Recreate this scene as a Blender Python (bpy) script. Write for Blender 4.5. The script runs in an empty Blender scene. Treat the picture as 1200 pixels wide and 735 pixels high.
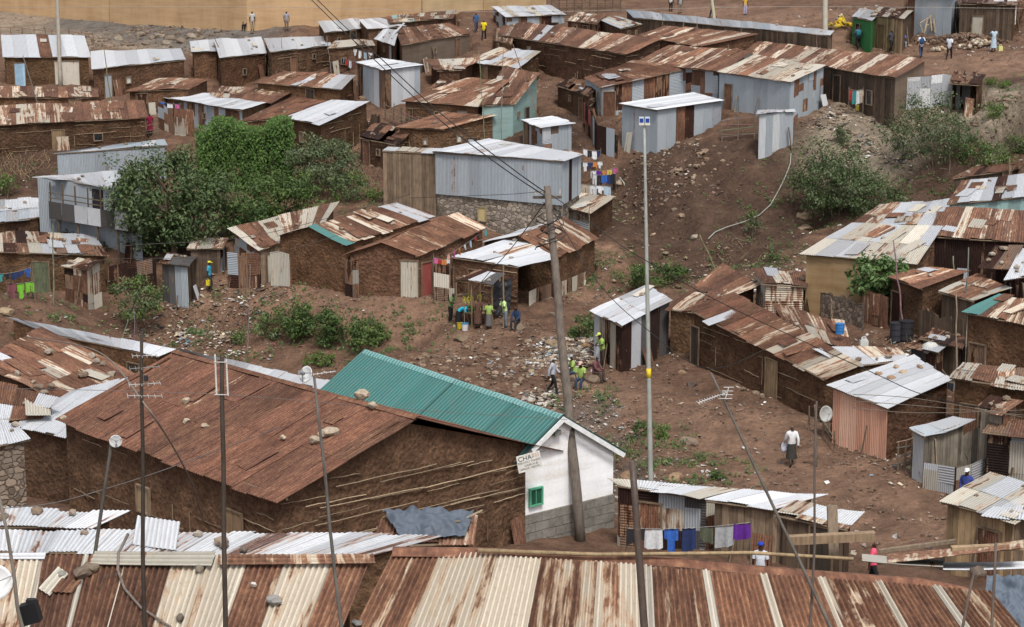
import bpy, bmesh, math, random
import numpy as np
from mathutils import Vector, Matrix, noise
random.seed(7)
DEBUG = False
# ------------------------------------------------------------------ scene, camera
sc = bpy.context.scene
COL = sc.collection
F = 2239.0; CAMZ = 22.0; PITCH = math.radians(12.0)
cam_d = bpy.data.cameras.new('camera'); cam = bpy.data.objects.new('camera', cam_d); COL.objects.link(cam)
cam_d.lens = 36*F/1200; cam_d.sensor_width = 36; cam_d.sensor_fit = 'HORIZONTAL'; cam_d.clip_end = 2000; cam_d.clip_start = .1
cam.location = (0, 0, CAMZ); cam.rotation_euler = (math.pi/2-PITCH, 0, 0)
sc.camera = cam
FW = Vector((0, math.cos(PITCH), -math.sin(PITCH))); UP = Vector((0, math.sin(PITCH), math.cos(PITCH)))
CAMP = Vector((0, 0, CAMZ))
def ray(u, v):
    return FW + Vector(((u-600)/F, 0, 0)) + UP*((367.5-v)/F)
def PZ(u, v, z):
    d = ray(u, v); t = (z-CAMZ)/d.z
    return CAMP + d*t
def PD(u, v, depth):
    return CAMP + ray(u, v)*depth
def depth_of(p): return (p-CAMP).dot(FW)
def pix(p):
    q = p-CAMP; d = q.dot(FW)
    return 600+F*q.x/d, 367.5-F*q.dot(UP)/d, d

# ------------------------------------------------------------------ terrain heights (survey points of the valley: image position + level)
SURV = [(0,20,11.8),(150,30,11.5),(300,38,11.5),(480,40,11.5),(600,8,13),(700,0,13.5),(850,20,13),(960,42,12.5),(1110,67,11.6),(1200,70,11.8),(1200,0,14.5),(1050,10,14),
 (50,112,8),(160,115,8),(280,100,8.3),(400,90,9),(455,122,8),(560,62,10.5),(640,84,9.5),(700,134,8),(850,118,9),(950,143,8.6),(1060,105,10.2),(1180,105,10.6),(1180,130,9.67),(1180,165,8.35),
 (50,185,5.5),(150,185,5.3),(330,165,6),(480,175,6),(600,160,6.8),(700,182,6.2),(780,186,6.5),(900,165,7.6),(940,180,7),(1050,190,6.8),(1150,185,7.5),
 (0,255,3.2),(100,272,2.8),(200,282,2.6),(350,250,3.5),(480,240,4),(560,262,3.2),(650,256,3.3),(720,235,3.9),(800,250,3.9),(900,260,3.7),(1000,270,3.8),(1120,240,5),(1200,230,6.1),
 (0,345,1.1),(60,350,1),(246,340,.8),(330,345,.9),(430,356,.8),(560,384,.3),(640,362,.6),(700,330,1.1),(750,300,2),(830,312,1.8),(900,322,2),(980,380,2),(1060,385,2.4),(1150,400,2.6),(1200,400,2.9),
 (0,372,-.6),(150,388,-1),(300,402,-1.3),(400,406,-1),(470,396,-.5),(540,430,-.2),(645,460,0),(700,442,.1),(760,432,.4),(780,480,0),(860,480,.4),(927,545,.1),(760,560,-.6),(700,600,-.4),(1000,560,.2),(1060,610,.2),(850,590,-.3),(1150,520,1.2),(1080,480,1.2)]
WPT = [(-14,60,1.6),(-6,58,1.3),(-18,72,.3),(-9,76,-.6),(3,61,.2),(10,61,.1),(18,60,.6),(26,62,1.2),(-24,62,2),(-14,45,4.6),(0,45,4.0),(14,45,4.0),(-12,34,7.6),(0,34,7.2),(12,34,7.2),(-10,25,10),(0,25,9.8),(10,25,9.8),(0,10,13),(-20,10,13),(20,10,13),(-60,30,9),(60,30,9),(-60,70,1.5),(60,70,4),(-60,110,3),(60,110,6),(-70,150,10),(70,150,12),(-40,195,15),(0,195,16),(40,195,17.5),(0,235,20),(-70,235,19),(70,235,21)]
_pts = [tuple(PZ(*s)) for s in SURV]+WPT
_P = np.array(_pts); _xy = _P[:, :2]/20.0; _z = _P[:, 2]
def _tps(r2): return np.where(r2 > 1e-12, .5*r2*np.log(np.maximum(r2, 1e-12)), 0)
_n = len(_P)
_K = _tps(((_xy[:, None]-_xy[None])**2).sum(-1)) + .004*np.eye(_n)
_A = np.zeros((_n+3, _n+3)); _A[:_n, :_n] = _K; _A[:_n, _n] = 1; _A[:_n, _n+1:] = _xy; _A[_n, :_n] = 1; _A[_n+1:, :_n] = _xy.T
_w = np.linalg.solve(_A, np.r_[_z, 0, 0, 0])
def tps_eval(X, Y):
    q = np.stack([X.ravel(), Y.ravel()], -1)/20.0
    out = np.empty(len(q))
    for i in range(0, len(q), 20000):
        qq = q[i:i+20000]
        out[i:i+20000] = _tps(((qq[:, None]-_xy[None])**2).sum(-1))@_w[:_n] + _w[_n] + qq@_w[_n+1:]
    return out.reshape(X.shape)
GX = np.arange(-75, 75.01, .5); GY = np.arange(4, 240.01, .5)
_XX, _YY = np.meshgrid(GX, GY)
HZ = tps_eval(_XX, _YY)
rs = np.random.RandomState(3)
def _lattice(cell, amp, seed):
    r = np.random.RandomState(seed); g = r.uniform(-1, 1, (int(240/cell)+3, int(150/cell)+3))
    fx = (_XX+75)/cell; fy = (_YY-4)/cell; ix = fx.astype(int); iy = fy.astype(int); tx = fx-ix; ty = fy-iy
    tx = tx*tx*(3-2*tx); ty = ty*ty*(3-2*ty)
    return amp*((g[iy, ix]*(1-tx)+g[iy, ix+1]*tx)*(1-ty)+(g[iy+1, ix]*(1-tx)+g[iy+1, ix+1]*tx)*ty)
HZ = HZ + _lattice(4, .16, 1) + _lattice(1.7, .10, 2)
def terr(x, y):
    fx = min(max((x+75)/.5, 0), len(GX)-1.001); fy = min(max((y-4)/.5, 0), len(GY)-1.001)
    i = int(fx); j = int(fy); a = fx-i; b = fy-j
    return float((HZ[j, i]*(1-a)+HZ[j, i+1]*a)*(1-b)+(HZ[j+1, i]*(1-a)+HZ[j+1, i+1]*a)*b)
def PH(u, v, h=0.0, dmin=50, dmax=240):
    """point on the sight line (u,v) that lies h above the ground, at least dmin away"""
    d = ray(u, v); t = dmin; st = .4
    while t < dmax:
        p = CAMP+d*t
        if p.z-terr(p.x, p.y) <= h:
            lo, hi = t-st, t
            for _ in range(12):
                m = (lo+hi)/2; p = CAMP+d*m
                if p.z-terr(p.x, p.y) <= h: hi = m
                else: lo = m
            return CAMP+d*hi
        t += st
    return CAMP+d*dmax

def ditch(pts, depth, width):
    """cut an eroded gully into the ground along a line of survey points"""
    global HZ
    P = [PH(u, v, 0) for u, v in pts]; D = np.full(HZ.shape, 99.)
    for a, b in zip(P[:-1], P[1:]):
        ex, ey = b.x-a.x, b.y-a.y; L2 = ex*ex+ey*ey; t = np.clip(((_XX-a.x)*ex+(_YY-a.y)*ey)/L2, 0, 1); D = np.minimum(D, np.hypot(_XX-a.x-t*ex, _YY-a.y-t*ey))
    HZ = HZ-depth*np.exp(-(D/width)**2)
ditch([(684, 478), (700, 508), (722, 540), (735, 575), (718, 600)], .75, 1.1)
ditch([(700, 200), (730, 225), (752, 255), (775, 268), (800, 268)], 1.0, 1.2)
ditch([(760, 300), (720, 330), (690, 345)], .5, 1.0)
ditch([(600, 402), (560, 412), (520, 408), (480, 398)], .45, .8)
ditch([(200, 372), (260, 378), (330, 386), (400, 392)], .45, .7)
ditch([(940, 190), (960, 225), (955, 260)], .7, 1.1)
ditch([(830, 200), (850, 230), (845, 262)], .5, .8)
ditch([(880, 300), (850, 300), (825, 305)], .6, 1.0)
# ------------------------------------------------------------------ mesh builder
class MB:
    def __init__(s): s.v = []; s.f = []; s.t = []; s.st = []; s.m = []; s.w = []
    def add(s, verts, faces, tint=(.5, .5, .5), rust=0.0, st=None, mat=0, wave=None):
        b = len(s.v); s.v.extend(verts); s.f.extend([tuple(i+b for i in f) for f in faces]); s.m.extend([mat]*len(faces))
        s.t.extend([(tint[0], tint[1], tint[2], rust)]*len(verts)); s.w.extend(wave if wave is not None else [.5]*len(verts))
        s.st.extend(st if st is not None else [(v[0], v[2]+v[1]*.37, 0) for v in verts])
    def build(s, name, mats, parent=None, smooth=False, origin=None):
        if not s.v: return None
        o3 = Vector(origin) if origin is not None else Vector((0, 0, 0))
        q = parent
        if q is not None: o3 = Vector((0, 0, 0))
        while q is not None: o3 = o3+q.location; q = q.parent
        me = bpy.data.meshes.new(name)
        a = np.array([tuple(v) for v in s.v], dtype=np.float32)-np.array(o3, dtype=np.float32)
        me.from_pydata(a.tolist(), [], s.f)
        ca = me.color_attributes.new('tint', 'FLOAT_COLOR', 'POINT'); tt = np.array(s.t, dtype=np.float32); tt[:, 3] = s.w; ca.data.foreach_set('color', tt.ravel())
        ra = me.attributes.new('rust', 'FLOAT', 'POINT'); ra.data.foreach_set('value', np.array(s.t, dtype=np.float32)[:, 3].copy())
        sa = me.attributes.new('st', 'FLOAT_VECTOR', 'POINT'); sa.data.foreach_set('vector', np.array([tuple(x) for x in s.st], dtype=np.float32).ravel())
        if not isinstance(mats, (list, tuple)): mats = [mats]
        for m in mats: me.materials.append(m)
        if len(mats) > 1: me.polygons.foreach_set('material_index', s.m)
        if smooth: me.polygons.foreach_set('use_smooth', [True]*len(s.f))
        me.update()
        o = bpy.data.objects.new(name, me); COL.objects.link(o)
        if parent is not None: o.parent = parent
        elif origin is not None: o.location = o3
        return o
def tag(o, label, cat, group=None, kind=None):
    if label: o['label'] = label
    if cat: o['category'] = cat
    if group: o['group'] = group
    if kind: o['kind'] = kind
    return o
def thing(name, label, cat, loc=(0, 0, 0), group=None):
    o = bpy.data.objects.new(name, None); COL.objects.link(o); o.location = loc; o.empty_display_size = .2
    return tag(o, label, cat, group)
def lerp(a, b, t): return a+(b-a)*t
V = Vector
def tube(mb, pts, r0, r1=None, n=6, tint=(.5, .5, .5), rust=0, cap=True):
    r1 = r0 if r1 is None else r1; pts = [V(p) for p in pts]; k = len(pts); vs = []; fs = []
    for i, p in enumerate(pts):
        d = (pts[min(i+1, k-1)]-pts[max(i-1, 0)]);
        d = d.normalized() if d.length > 1e-9 else V((0, 0, 1))
        a = d.cross(V((0, 0, 1)) if abs(d.z) < .9 else V((1, 0, 0))).normalized(); b = d.cross(a)
        r = lerp(r0, r1, i/max(1, k-1))
        for j in range(n):
            an = 2*math.pi*j/n; vs.append(p+a*(r*math.cos(an))+b*(r*math.sin(an)))
    for i in range(k-1):
        for j in range(n): fs.append((i*n+j, i*n+(j+1) % n, (i+1)*n+(j+1) % n, (i+1)*n+j))
    if cap: fs.append(tuple(range(n-1, -1, -1))); fs.append(tuple((k-1)*n+j for j in range(n)))
    mb.add(vs, fs, tint, rust)
def box(mb, c, ax, ay, az, tint=(.5, .5, .5), rust=0, st=None):
    """box centred on c, half-axes ax, ay, az"""
    c = V(c); ax = V(ax); ay = V(ay); az = V(az)
    vs = [c+ax*i+ay*j+az*k for k in (-1, 1) for j in (-1, 1) for i in (-1, 1)]
    mb.add(vs, [(0, 2, 3, 1), (4, 5, 7, 6), (0, 1, 5, 4), (2, 6, 7, 3), (0, 4, 6, 2), (1, 3, 7, 5)], tint, rust)
def beam(mb, a, b, w, h, tint=(.3, .22, .14), rust=0):
    a = V(a); b = V(b); d = b-a; L = d.length; d = d/L
    s = d.cross(V((0, 0, 1)) if abs(d.z) < .95 else V((0, 1, 0))).normalized(); u = s.cross(d)
    box(mb, (a+b)/2, d*(L/2), s*(w/2), u*(h/2), tint, rust)
def stick(mb, a, b, r, tint, wob=.03, n=5, k=4, r1=None):
    a = V(a); b = V(b); L = (b-a).length
    pts = [a.lerp(b, i/k)+V((random.uniform(-1, 1), random.uniform(-1, 1), random.uniform(-1, 1)))*(wob*L*.3 if 0 < i < k else 0) for i in range(k+1)]
    tube(mb, pts, r, r1 if r1 is not None else r*.8, n, tint)
def rock(mb, c, r, tint, sq=.7, seed=None, sub=1):
    bm = bmesh.new(); bmesh.ops.create_icosphere(bm, subdivisions=sub+1, radius=1)
    s = random.random()*100 if seed is None else seed
    ax, ay = random.uniform(.8, 1.3), random.uniform(.75, 1.1); an = random.uniform(0, 6.3)
    vs = []; cuts = []
    for _ in range(9):
        q = V((random.gauss(0, 1), random.gauss(0, 1), random.gauss(0, 1))); cuts.append((q.normalized(), random.uniform(.58, .88)))
    for v in bm.verts:
        p = v.co.copy(); k = 1+.30*noise.noise(p*1.1+V((s, s, 0)))+.12*noise.noise(p*2.7+V((0, s, s)))
        for q, h in cuts:
            e = p.dot(q)-h
            if e > 0: p = p-q*e
        p = V((p.x*ax*k, p.y*ay*k, p.z*sq*k)); x = p.x*math.cos(an)-p.y*math.sin(an); y = p.x*math.sin(an)+p.y*math.cos(an)
        vs.append(V(c)+V((x, y, p.z))*r)
    fs = [tuple(x.index for x in f.verts) for f in bm.faces]; bm.free()
    mb.add(vs, fs, tint)

# ------------------------------------------------------------------ materials
class NT:
    def __init__(s, name):
        s.m = bpy.data.materials.new(name); s.m.use_nodes = True; s.t = s.m.node_tree; s.n = s.t.nodes; s.l = s.t.links
        s.b = s.n['Principled BSDF']
    def node(s, k, **kw):
        x = s.n.new(k)
        for a, b in kw.items(): setattr(x, a, b)
        return x
    def put(s, sock, val):
        if hasattr(val, 'links') or isinstance(val, bpy.types.NodeSocket): s.l.new(val, sock)
        else: sock.default_value = val
    def attr(s, name, out='Color'): return s.node('ShaderNodeAttribute', attribute_name=name).outputs[out]
    def math(s, op, a, b=0.0, clamp=False):
        x = s.node('ShaderNodeMath', operation=op, use_clamp=clamp); s.put(x.inputs[0], a); s.put(x.inputs[1], b); return x.outputs[0]
    def vmath(s, op, a, b):
        x = s.node('ShaderNodeVectorMath', operation=op); s.put(x.inputs[0], a); s.put(x.inputs[1], b); return x.outputs[0]
    def noise(s, vec, scale, detail=4, rough=.6, dist=0):
        x = s.node('ShaderNodeTexNoise'); s.put(x.inputs['Vector'], vec); x.inputs['Scale'].default_value = scale; x.inputs['Detail'].default_value = detail; x.inputs['Roughness'].default_value = rough; x.inputs['Distortion'].default_value = dist
        return x.outputs['Fac']
    def ramp(s, fac, stops):
        x = s.node('ShaderNodeValToRGB'); s.put(x.inputs[0], fac); e = x.color_ramp.elements
        while len(e) < len(stops): e.new(.5)
        for i, (p, c) in enumerate(stops): e[i].position = p; e[i].color = (c[0], c[1], c[2], 1)
        return x.outputs[0]
    def mix(s, fac, a, b, mode='MIX'):
        x = s.node('ShaderNodeMix', data_type='RGBA', blend_type=mode); s.put(x.inputs[0], fac)
        s.put(x.inputs[6], a if not isinstance(a, tuple) else (*a, 1)); s.put(x.inputs[7], b if not isinstance(b, tuple) else (*b, 1)); return x.outputs[2]
    def bump(s, h, strength=.4, dist=.03):
        x = s.node('ShaderNodeBump'); s.put(x.inputs['Height'], h); x.inputs['Strength'].default_value = strength; x.inputs['Distance'].default_value = dist
        s.l.new(x.outputs[0], s.b.inputs['Normal'])
    def done(s, col, rough=.8, spec=.3, metal=None):
        s.put(s.b.inputs['Base Color'], col); s.put(s.b.inputs['Roughness'], rough); s.b.inputs['Specular IOR Level'].default_value = spec
        if metal is not None: s.put(s.b.inputs['Metallic'], metal)
        return s.m
    def pos(s): return s.node('ShaderNodeNewGeometry').outputs['Position']

def mat_sheet():
    s = NT('corrugated_iron'); st = s.attr('st', 'Vector'); rust = s.attr('rust', 'Fac'); tint = s.attr('tint')
    n1 = s.noise(s.vmath('MULTIPLY', st, (1.5, .42, 1)), 1.7, 7, .68, .4)
    n1b = s.math('MULTIPLY_ADD', n1, 2.6); s.n[-1].inputs[2].default_value = -.8
    n2 = s.noise(s.vmath('MULTIPLY', st, (6, .9, 1)), 2.2, 5, .7)
    n3 = s.noise(st, 14, 4, .7)
    n4 = s.noise(s.vmath('MULTIPLY', st, (1, .5, 1)), .55, 3, .5)
    n5 = s.noise(s.vmath('MULTIPLY', st, (4.2, .10, 1)), 1.5, 3, .6)
    n5b = s.math('MULTIPLY_ADD', n5, 2.6); s.n[-1].inputs[2].default_value = -.8
    comb = s.math('ADD', s.math('MULTIPLY', n1b, .40), s.math('ADD', s.math('MULTIPLY', n2, .25), s.math('MULTIPLY', n5b, .35)))
    m = s.math('MULTIPLY_ADD', s.math('SUBTRACT', comb, s.math('SUBTRACT', 1.0, rust)), 7.0, True); s.n[-1].inputs[2].default_value = .5
    rc = s.ramp(s.math('ADD', s.math('MULTIPLY', n2, .6), s.math('MULTIPLY', n3, .4)), [(.30, (.038, .020, .015)), (.41, (.090, .043, .029)), (.51, (.145, .071, .046)), (.60, (.215, .112, .067)), (.72, (.34, .215, .14))])
    rc = s.mix(1.0, rc, s.vmath('MULTIPLY', tint, (2.45, 2.9, 3.5)), 'MULTIPLY')
    rc = s.mix(1.0, rc, s.ramp(n4, [(.3, (.62, .58, .56)), (.5, (1, 1, 1)), (.7, (1.35, 1.3, 1.25))]), 'MULTIPLY')
    met = s.mix(s.math('MULTIPLY', s.math('SUBTRACT', n2, .25, True), .75), tint, s.mix(.8, tint, (.20, .175, .15)))
    met = s.mix(s.math('MULTIPLY', s.math('SUBTRACT', n3, .55, True), 2.2), met, (.22, .16, .11))
    tan = s.mix(.5, tint, (.36, .21, .11))
    wv = s.math('ADD', s.math('MULTIPLY', s.attr('tint', 'Alpha'), .50), .72); wm = s.math('ADD', s.math('MULTIPLY', s.attr('tint', 'Alpha'), .44), .75)  # rib shading and valley dirt put into the colour; sheet laps darkest
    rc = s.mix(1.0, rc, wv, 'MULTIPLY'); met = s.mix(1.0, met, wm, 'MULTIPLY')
    lo = s.math('MULTIPLY', m, 2.0, True); hi = s.math('SUBTRACT', s.math('MULTIPLY', m, 2.0), 1.0, True)
    c = s.mix(hi, s.mix(lo, met, tan), rc)
    s.bump(s.math('ADD', n3, s.math('MULTIPLY', n1, .5)), .4, .014)
    return s.done(c, s.math('ADD', s.math('MULTIPLY', m, .35), .5), .3)
def mat_mud():
    s = NT('mud_daub'); p = s.pos(); tint = s.attr('tint')
    n1 = s.noise(p, 1.1, 5, .65); n2 = s.noise(p, 7, 5, .7, .3); n3 = s.noise(p, 26, 3, .7)
    vo = s.node('ShaderNodeTexVoronoi', feature='F1'); s.put(vo.inputs['Vector'], s.vmath('ADD', p, s.vmath('MULTIPLY', s.node('ShaderNodeTexNoise').outputs['Color'], (.3, .3, .3)))); vo.inputs['Scale'].default_value = 5.5
    k = s.math('ADD', s.math('MULTIPLY', n1, .5), s.math('MULTIPLY', n2, .5))
    c = s.mix(1.0, tint, s.ramp(k, [(.30, (.34, .31, .29)), (.5, (.92, .91, .90)), (.69, (1.8, 1.72, 1.6))]), 'MULTIPLY')
    c = s.mix(s.math('MULTIPLY', s.math('SUBTRACT', n3, .62, True), 3.5), c, (.30, .22, .15))
    s.bump(s.math('ADD', s.math('ADD', s.math('MULTIPLY', n2, 1.2), s.math('MULTIPLY', n3, .5)), s.math('MULTIPLY', vo.outputs['Distance'], .9)), .9, .09)
    return s.done(c, .95, .1)
def mat_wood():
    s = NT('weathered_wood'); p = s.pos(); tint = s.attr('tint')
    n1 = s.noise(s.vmath('MULTIPLY', p, (9, 9, .9)), 1.6, 5, .7); n2 = s.noise(p, 2.3, 3, .5)
    c = s.mix(1.0, tint, s.ramp(s.math('ADD', s.math('MULTIPLY', n1, .65), s.math('MULTIPLY', n2, .35)), [(.28, (.42, .40, .38)), (.5, (1, 1, 1)), (.7, (1.5, 1.45, 1.35))]), 'MULTIPLY')
    s.bump(n1, .4, .015); return s.done(c, .85, .2)
def mat_paint():
    s = NT('painted_surface'); p = s.pos(); tint = s.attr('tint')
    n1 = s.noise(p, 3, 5, .65); n2 = s.noise(p, 24, 3, .6)
    c = s.mix(1.0, tint, s.ramp(n1, [(.3, (.80, .79, .77)), (.55, (1, 1, 1)), (.8, (1.08, 1.08, 1.08))]), 'MULTIPLY')
    s.bump(n2, .1, .01); return s.done(c, .6, .3)
def mat_cloth():
    s = NT('cloth'); p = s.pos(); tint = s.attr('tint'); n2 = s.noise(p, 9, 4, .6)
    c = s.mix(1.0, tint, s.ramp(n2, [(.3, (.78, .78, .78)), (.6, (1.05, 1.05, 1.05))]), 'MULTIPLY')
    s.bump(n2, .3, .03); return s.done(c, .9, .1)
def mat_leaf():
    s = NT('foliage'); tint = s.attr('tint'); p = s.pos(); n = s.noise(p, 5, 3, .6)
    c = s.mix(1.0, tint, s.ramp(n, [(.3, (.7, .75, .6)), (.65, (1.2, 1.15, 1.0))]), 'MULTIPLY')
    s.b.inputs['Transmission Weight'].default_value = 0
    m = s.done(c, .55, .25)
    tr = s.node('ShaderNodeBsdfTranslucent'); s.put(tr.inputs[0], c); mx = s.node('ShaderNodeMixShader'); mx.inputs[0].default_value = .22
    s.l.new(s.b.outputs[0], mx.inputs[1]); s.l.new(tr.outputs[0], mx.inputs[2]); s.l.new(mx.outputs[0], s.n['Material Output'].inputs[0])
    return m
def mat_stone():
    s = NT('rough_stone'); p = s.pos(); tint = s.attr('tint'); n1 = s.noise(p, 2.2, 5, .65); n2 = s.noise(p, 11, 5, .7)
    c = s.mix(1.0, tint, s.ramp(s.math('ADD', s.math('MULTIPLY', n1, .5), s.math('MULTIPLY', n2, .5)), [(.3, (.5, .47, .44)), (.52, (1, 1, 1)), (.72, (1.35, 1.32, 1.28))]), 'MULTIPLY')
    s.bump(s.math('ADD', n1, n2), .6, .04); return s.done(c, .92, .15)
def mat_masonry():
    s = NT('rubble_masonry'); p = s.pos(); tint = s.attr('tint')
    q = s.vmath('ADD', s.vmath('MULTIPLY', p, (1, 1, 1.5)), s.vmath('MULTIPLY', s.node('ShaderNodeTexNoise').outputs['Color'], (.2, .2, .2)))
    vo = s.node('ShaderNodeTexVoronoi', feature='DISTANCE_TO_EDGE'); s.put(vo.inputs['Vector'], q); vo.inputs['Scale'].default_value = 3.2
    vc = s.node('ShaderNodeTexVoronoi', feature='F1'); s.put(vc.inputs['Vector'], q); vc.inputs['Scale'].default_value = 3.2
    n2 = s.noise(p, 14, 4, .7); e = s.math('MULTIPLY', vo.outputs[0], 9, True)
    g = s.node('ShaderNodeSeparateColor'); s.put(g.inputs[0], vc.outputs['Color'])
    st = s.mix(1.0, tint, s.ramp(s.math('ADD', s.math('MULTIPLY', g.outputs[0], .6), s.math('MULTIPLY', n2, .4)), [(.2, (.55, .5, .46)), (.5, (1, 1, 1)), (.8, (1.5, 1.45, 1.4))]), 'MULTIPLY')
    c = s.mix(e, s.mix(.6, tint, (.05, .04, .03)), st)
    s.bump(s.math('ADD', e, s.math('MULTIPLY', n2, .4)), .8, .05); return s.done(c, .92, .15)
def mat_block():
    s = NT('stone_block_courses'); st = s.attr('st', 'Vector'); tint = s.attr('tint'); p = s.pos()
    br = s.node('ShaderNodeTexBrick'); s.put(br.inputs['Vector'], st); br.inputs['Scale'].default_value = 1; br.inputs['Brick Width'].default_value = .42; br.inputs['Row Height'].default_value = .21; br.inputs['Mortar Size'].default_value = .012
    br.inputs['Color1'].default_value = (1.1, 1.08, 1.0, 1); br.inputs['Color2'].default_value = (.7, .66, .6, 1); br.inputs['Mortar'].default_value = (.3, .26, .22, 1)
    n2 = s.noise(p, 12, 4, .7)
    c = s.mix(1.0, s.mix(1.0, tint, br.outputs[0], 'MULTIPLY'), s.ramp(n2, [(.3, (.65, .65, .65)), (.65, (1.2, 1.2, 1.2))]), 'MULTIPLY')
    s.bump(s.math('ADD', n2, s.math('MULTIPLY', br.outputs[1], -1.5)), .5, .03); return s.done(c, .92, .15)
def mat_ground():
    s = NT('red_earth'); p = s.pos(); tint = s.attr('tint')
    n0 = s.noise(p, .22, 4, .6); n1 = s.noise(p, .9, 6, .68, .3); n2 = s.noise(p, 5, 6, .72); n3 = s.noise(p, 22, 4, .75)
    k = s.math('ADD', s.math('MULTIPLY', n1, .55), s.math('MULTIPLY', n2, .45))
    c = s.mix(1.0, tint, s.ramp(k, [(.30, (.42, .38, .36)), (.45, (.78, .76, .75)), (.56, (1.15, 1.13, 1.1)), (.70, (1.75, 1.7, 1.62))]), 'MULTIPLY')
    c = s.mix(s.math('MULTIPLY', s.math('SUBTRACT', n3, .60, True), 4.0), c, (.34, .27, .20))
    c = s.mix(s.math('MULTIPLY', s.math('SUBTRACT', .40, n3, True), 4.0), c, (.03, .02, .015))
    s.bump(s.math('ADD', s.math('MULTIPLY', n2, 1.2), s.math('ADD', s.math('MULTIPLY', n3, .4), n1)), .95, .16); return s.done(c, .93, .15)
def mat_tin(name, rough, spec):
    s = NT(name); return s.done(s.attr('tint'), rough, spec)
M_SHEET = mat_sheet(); M_MUD = mat_mud(); M_WOOD = mat_wood(); M_PAINT = mat_paint(); M_CLOTH = mat_cloth(); M_LEAF = mat_leaf(); M_STONE = mat_stone(); M_MAS = mat_masonry(); M_BLOCK = mat_block(); M_GROUND = mat_ground()
def mat_glass():
    s = NT('dark_window_pane'); n = s.noise(s.pos(), 3, 3, .5); return s.done(s.ramp(n, [(.3, (.012, .014, .016)), (.7, (.04, .045, .05))]), .2, .5)
M_GLASS = mat_glass()
def mat_skin():
    s = NT('dark_skin'); n = s.noise(s.pos(), 8, 3, .5); return s.done(s.ramp(n, [(.3, (.035, .018, .011)), (.7, (.07, .036, .022))]), .5, .35)
M_SKIN = mat_skin()

def mat_plasterwall():
    s = NT('stained_plaster'); p = s.pos(); tint = s.attr('tint'); n1 = s.noise(s.vmath('MULTIPLY', p, (.5, .5, .12)), 1.0, 5, .65); n2 = s.noise(s.vmath('MULTIPLY', p, (.25, .25, 2.2)), 1.4, 4, .6); n3 = s.noise(p, 12, 4, .7)
    k = s.math('ADD', s.math('MULTIPLY', n1, .45), s.math('ADD', s.math('MULTIPLY', n2, .35), s.math('MULTIPLY', n3, .2)))
    c = s.mix(1.0, tint, s.ramp(k, [(.32, (.72, .62, .50)), (.5, (1, 1, 1)), (.66, (1.22, 1.2, 1.18))]), 'MULTIPLY')
    s.bump(n3, .3, .02); return s.done(c, .9, .15)
M_PLASTER = mat_plasterwall()
# ------------------------------------------------------------------ corrugated sheets
SH = {  # code: list of (weight, tint, rust)
 'W': [(3, (.50, .525, .56), .24), (2, (.58, .60, .63), .18), (2, (.42, .44, .475), .34)],
 'G': [(2, (.40, .42, .45), .2), (2, (.46, .48, .51), .15), (1, (.34, .35, .37), .3)],
 'S': [(3, (.335, .385, .43), .18), (2, (.365, .405, .445), .14), (1, (.30, .34, .385), .30)],
 'P': [(2, (.46, .43, .36), .35), (2, (.40, .38, .33), .42), (1, (.54, .50, .43), .3)],
 'K': [(2, (.54, .48, .39), .52), (1, (.50, .46, .39), .60)], 'Q': [(2, (.54, .475, .38), .40), (1, (.50, .44, .35), .46)],
 'R': [(3, (.42, .36, .29), .84), (2, (.40, .34, .28), 1.0), (2, (.45, .38, .30), .72)],
 'X': [(3, (.42, .335, .275), .98), (2, (.36, .295, .245), 1.1), (1, (.46, .37, .31), .9)],
 'O': [(1, (.58, .50, .40), .56), (1, (.54, .47, .37), .64)],
 'T': [(1, (.048, .188, .180), -.35)], 'L': [(1, (.24, .38, .38), .12)], 'D': [(1, (.045, .045, .05), .1), (1, (.07, .07, .075), .2)],
 'N': [(1, (.68, .37, .26), .18), (2, (.63, .325, .22), .22), (1, (.68, .41, .30), .14)], 'B': [(1, (.13, .075, .05), .5), (1, (.10, .06, .045), .7)], 'C': [(1, (.075, .045, .033), .8), (1, (.06, .045, .04), .75)],
 'A': [(1, (.75, .77, .78), .02)], 'U': [(1, (.10, .22, .42), .1)], 'M': [(1, (.27, .05, .045), .3)],
}
def pick(code):
    l = SH[code]; r = random.random()*sum(x[0] for x in l)
    for w, t, ru in l:
        r -= w
        if r <= 0: break
    k = random.uniform(.92, 1.08) if code in 'SWGATNQ' else random.uniform(.78, 1.16) if code == 'X' else random.uniform(.72, 1.24)
    return tuple(c*k for c in t), max(0, ru+random.uniform(-.1, .08) if ru > .02 else ru)
def quad(Q, a, b):
    return Q[0]*((1-a)*(1-b))+Q[1]*(a*(1-b))+Q[2]*(a*b)+Q[3]*((1-a)*b)
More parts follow.
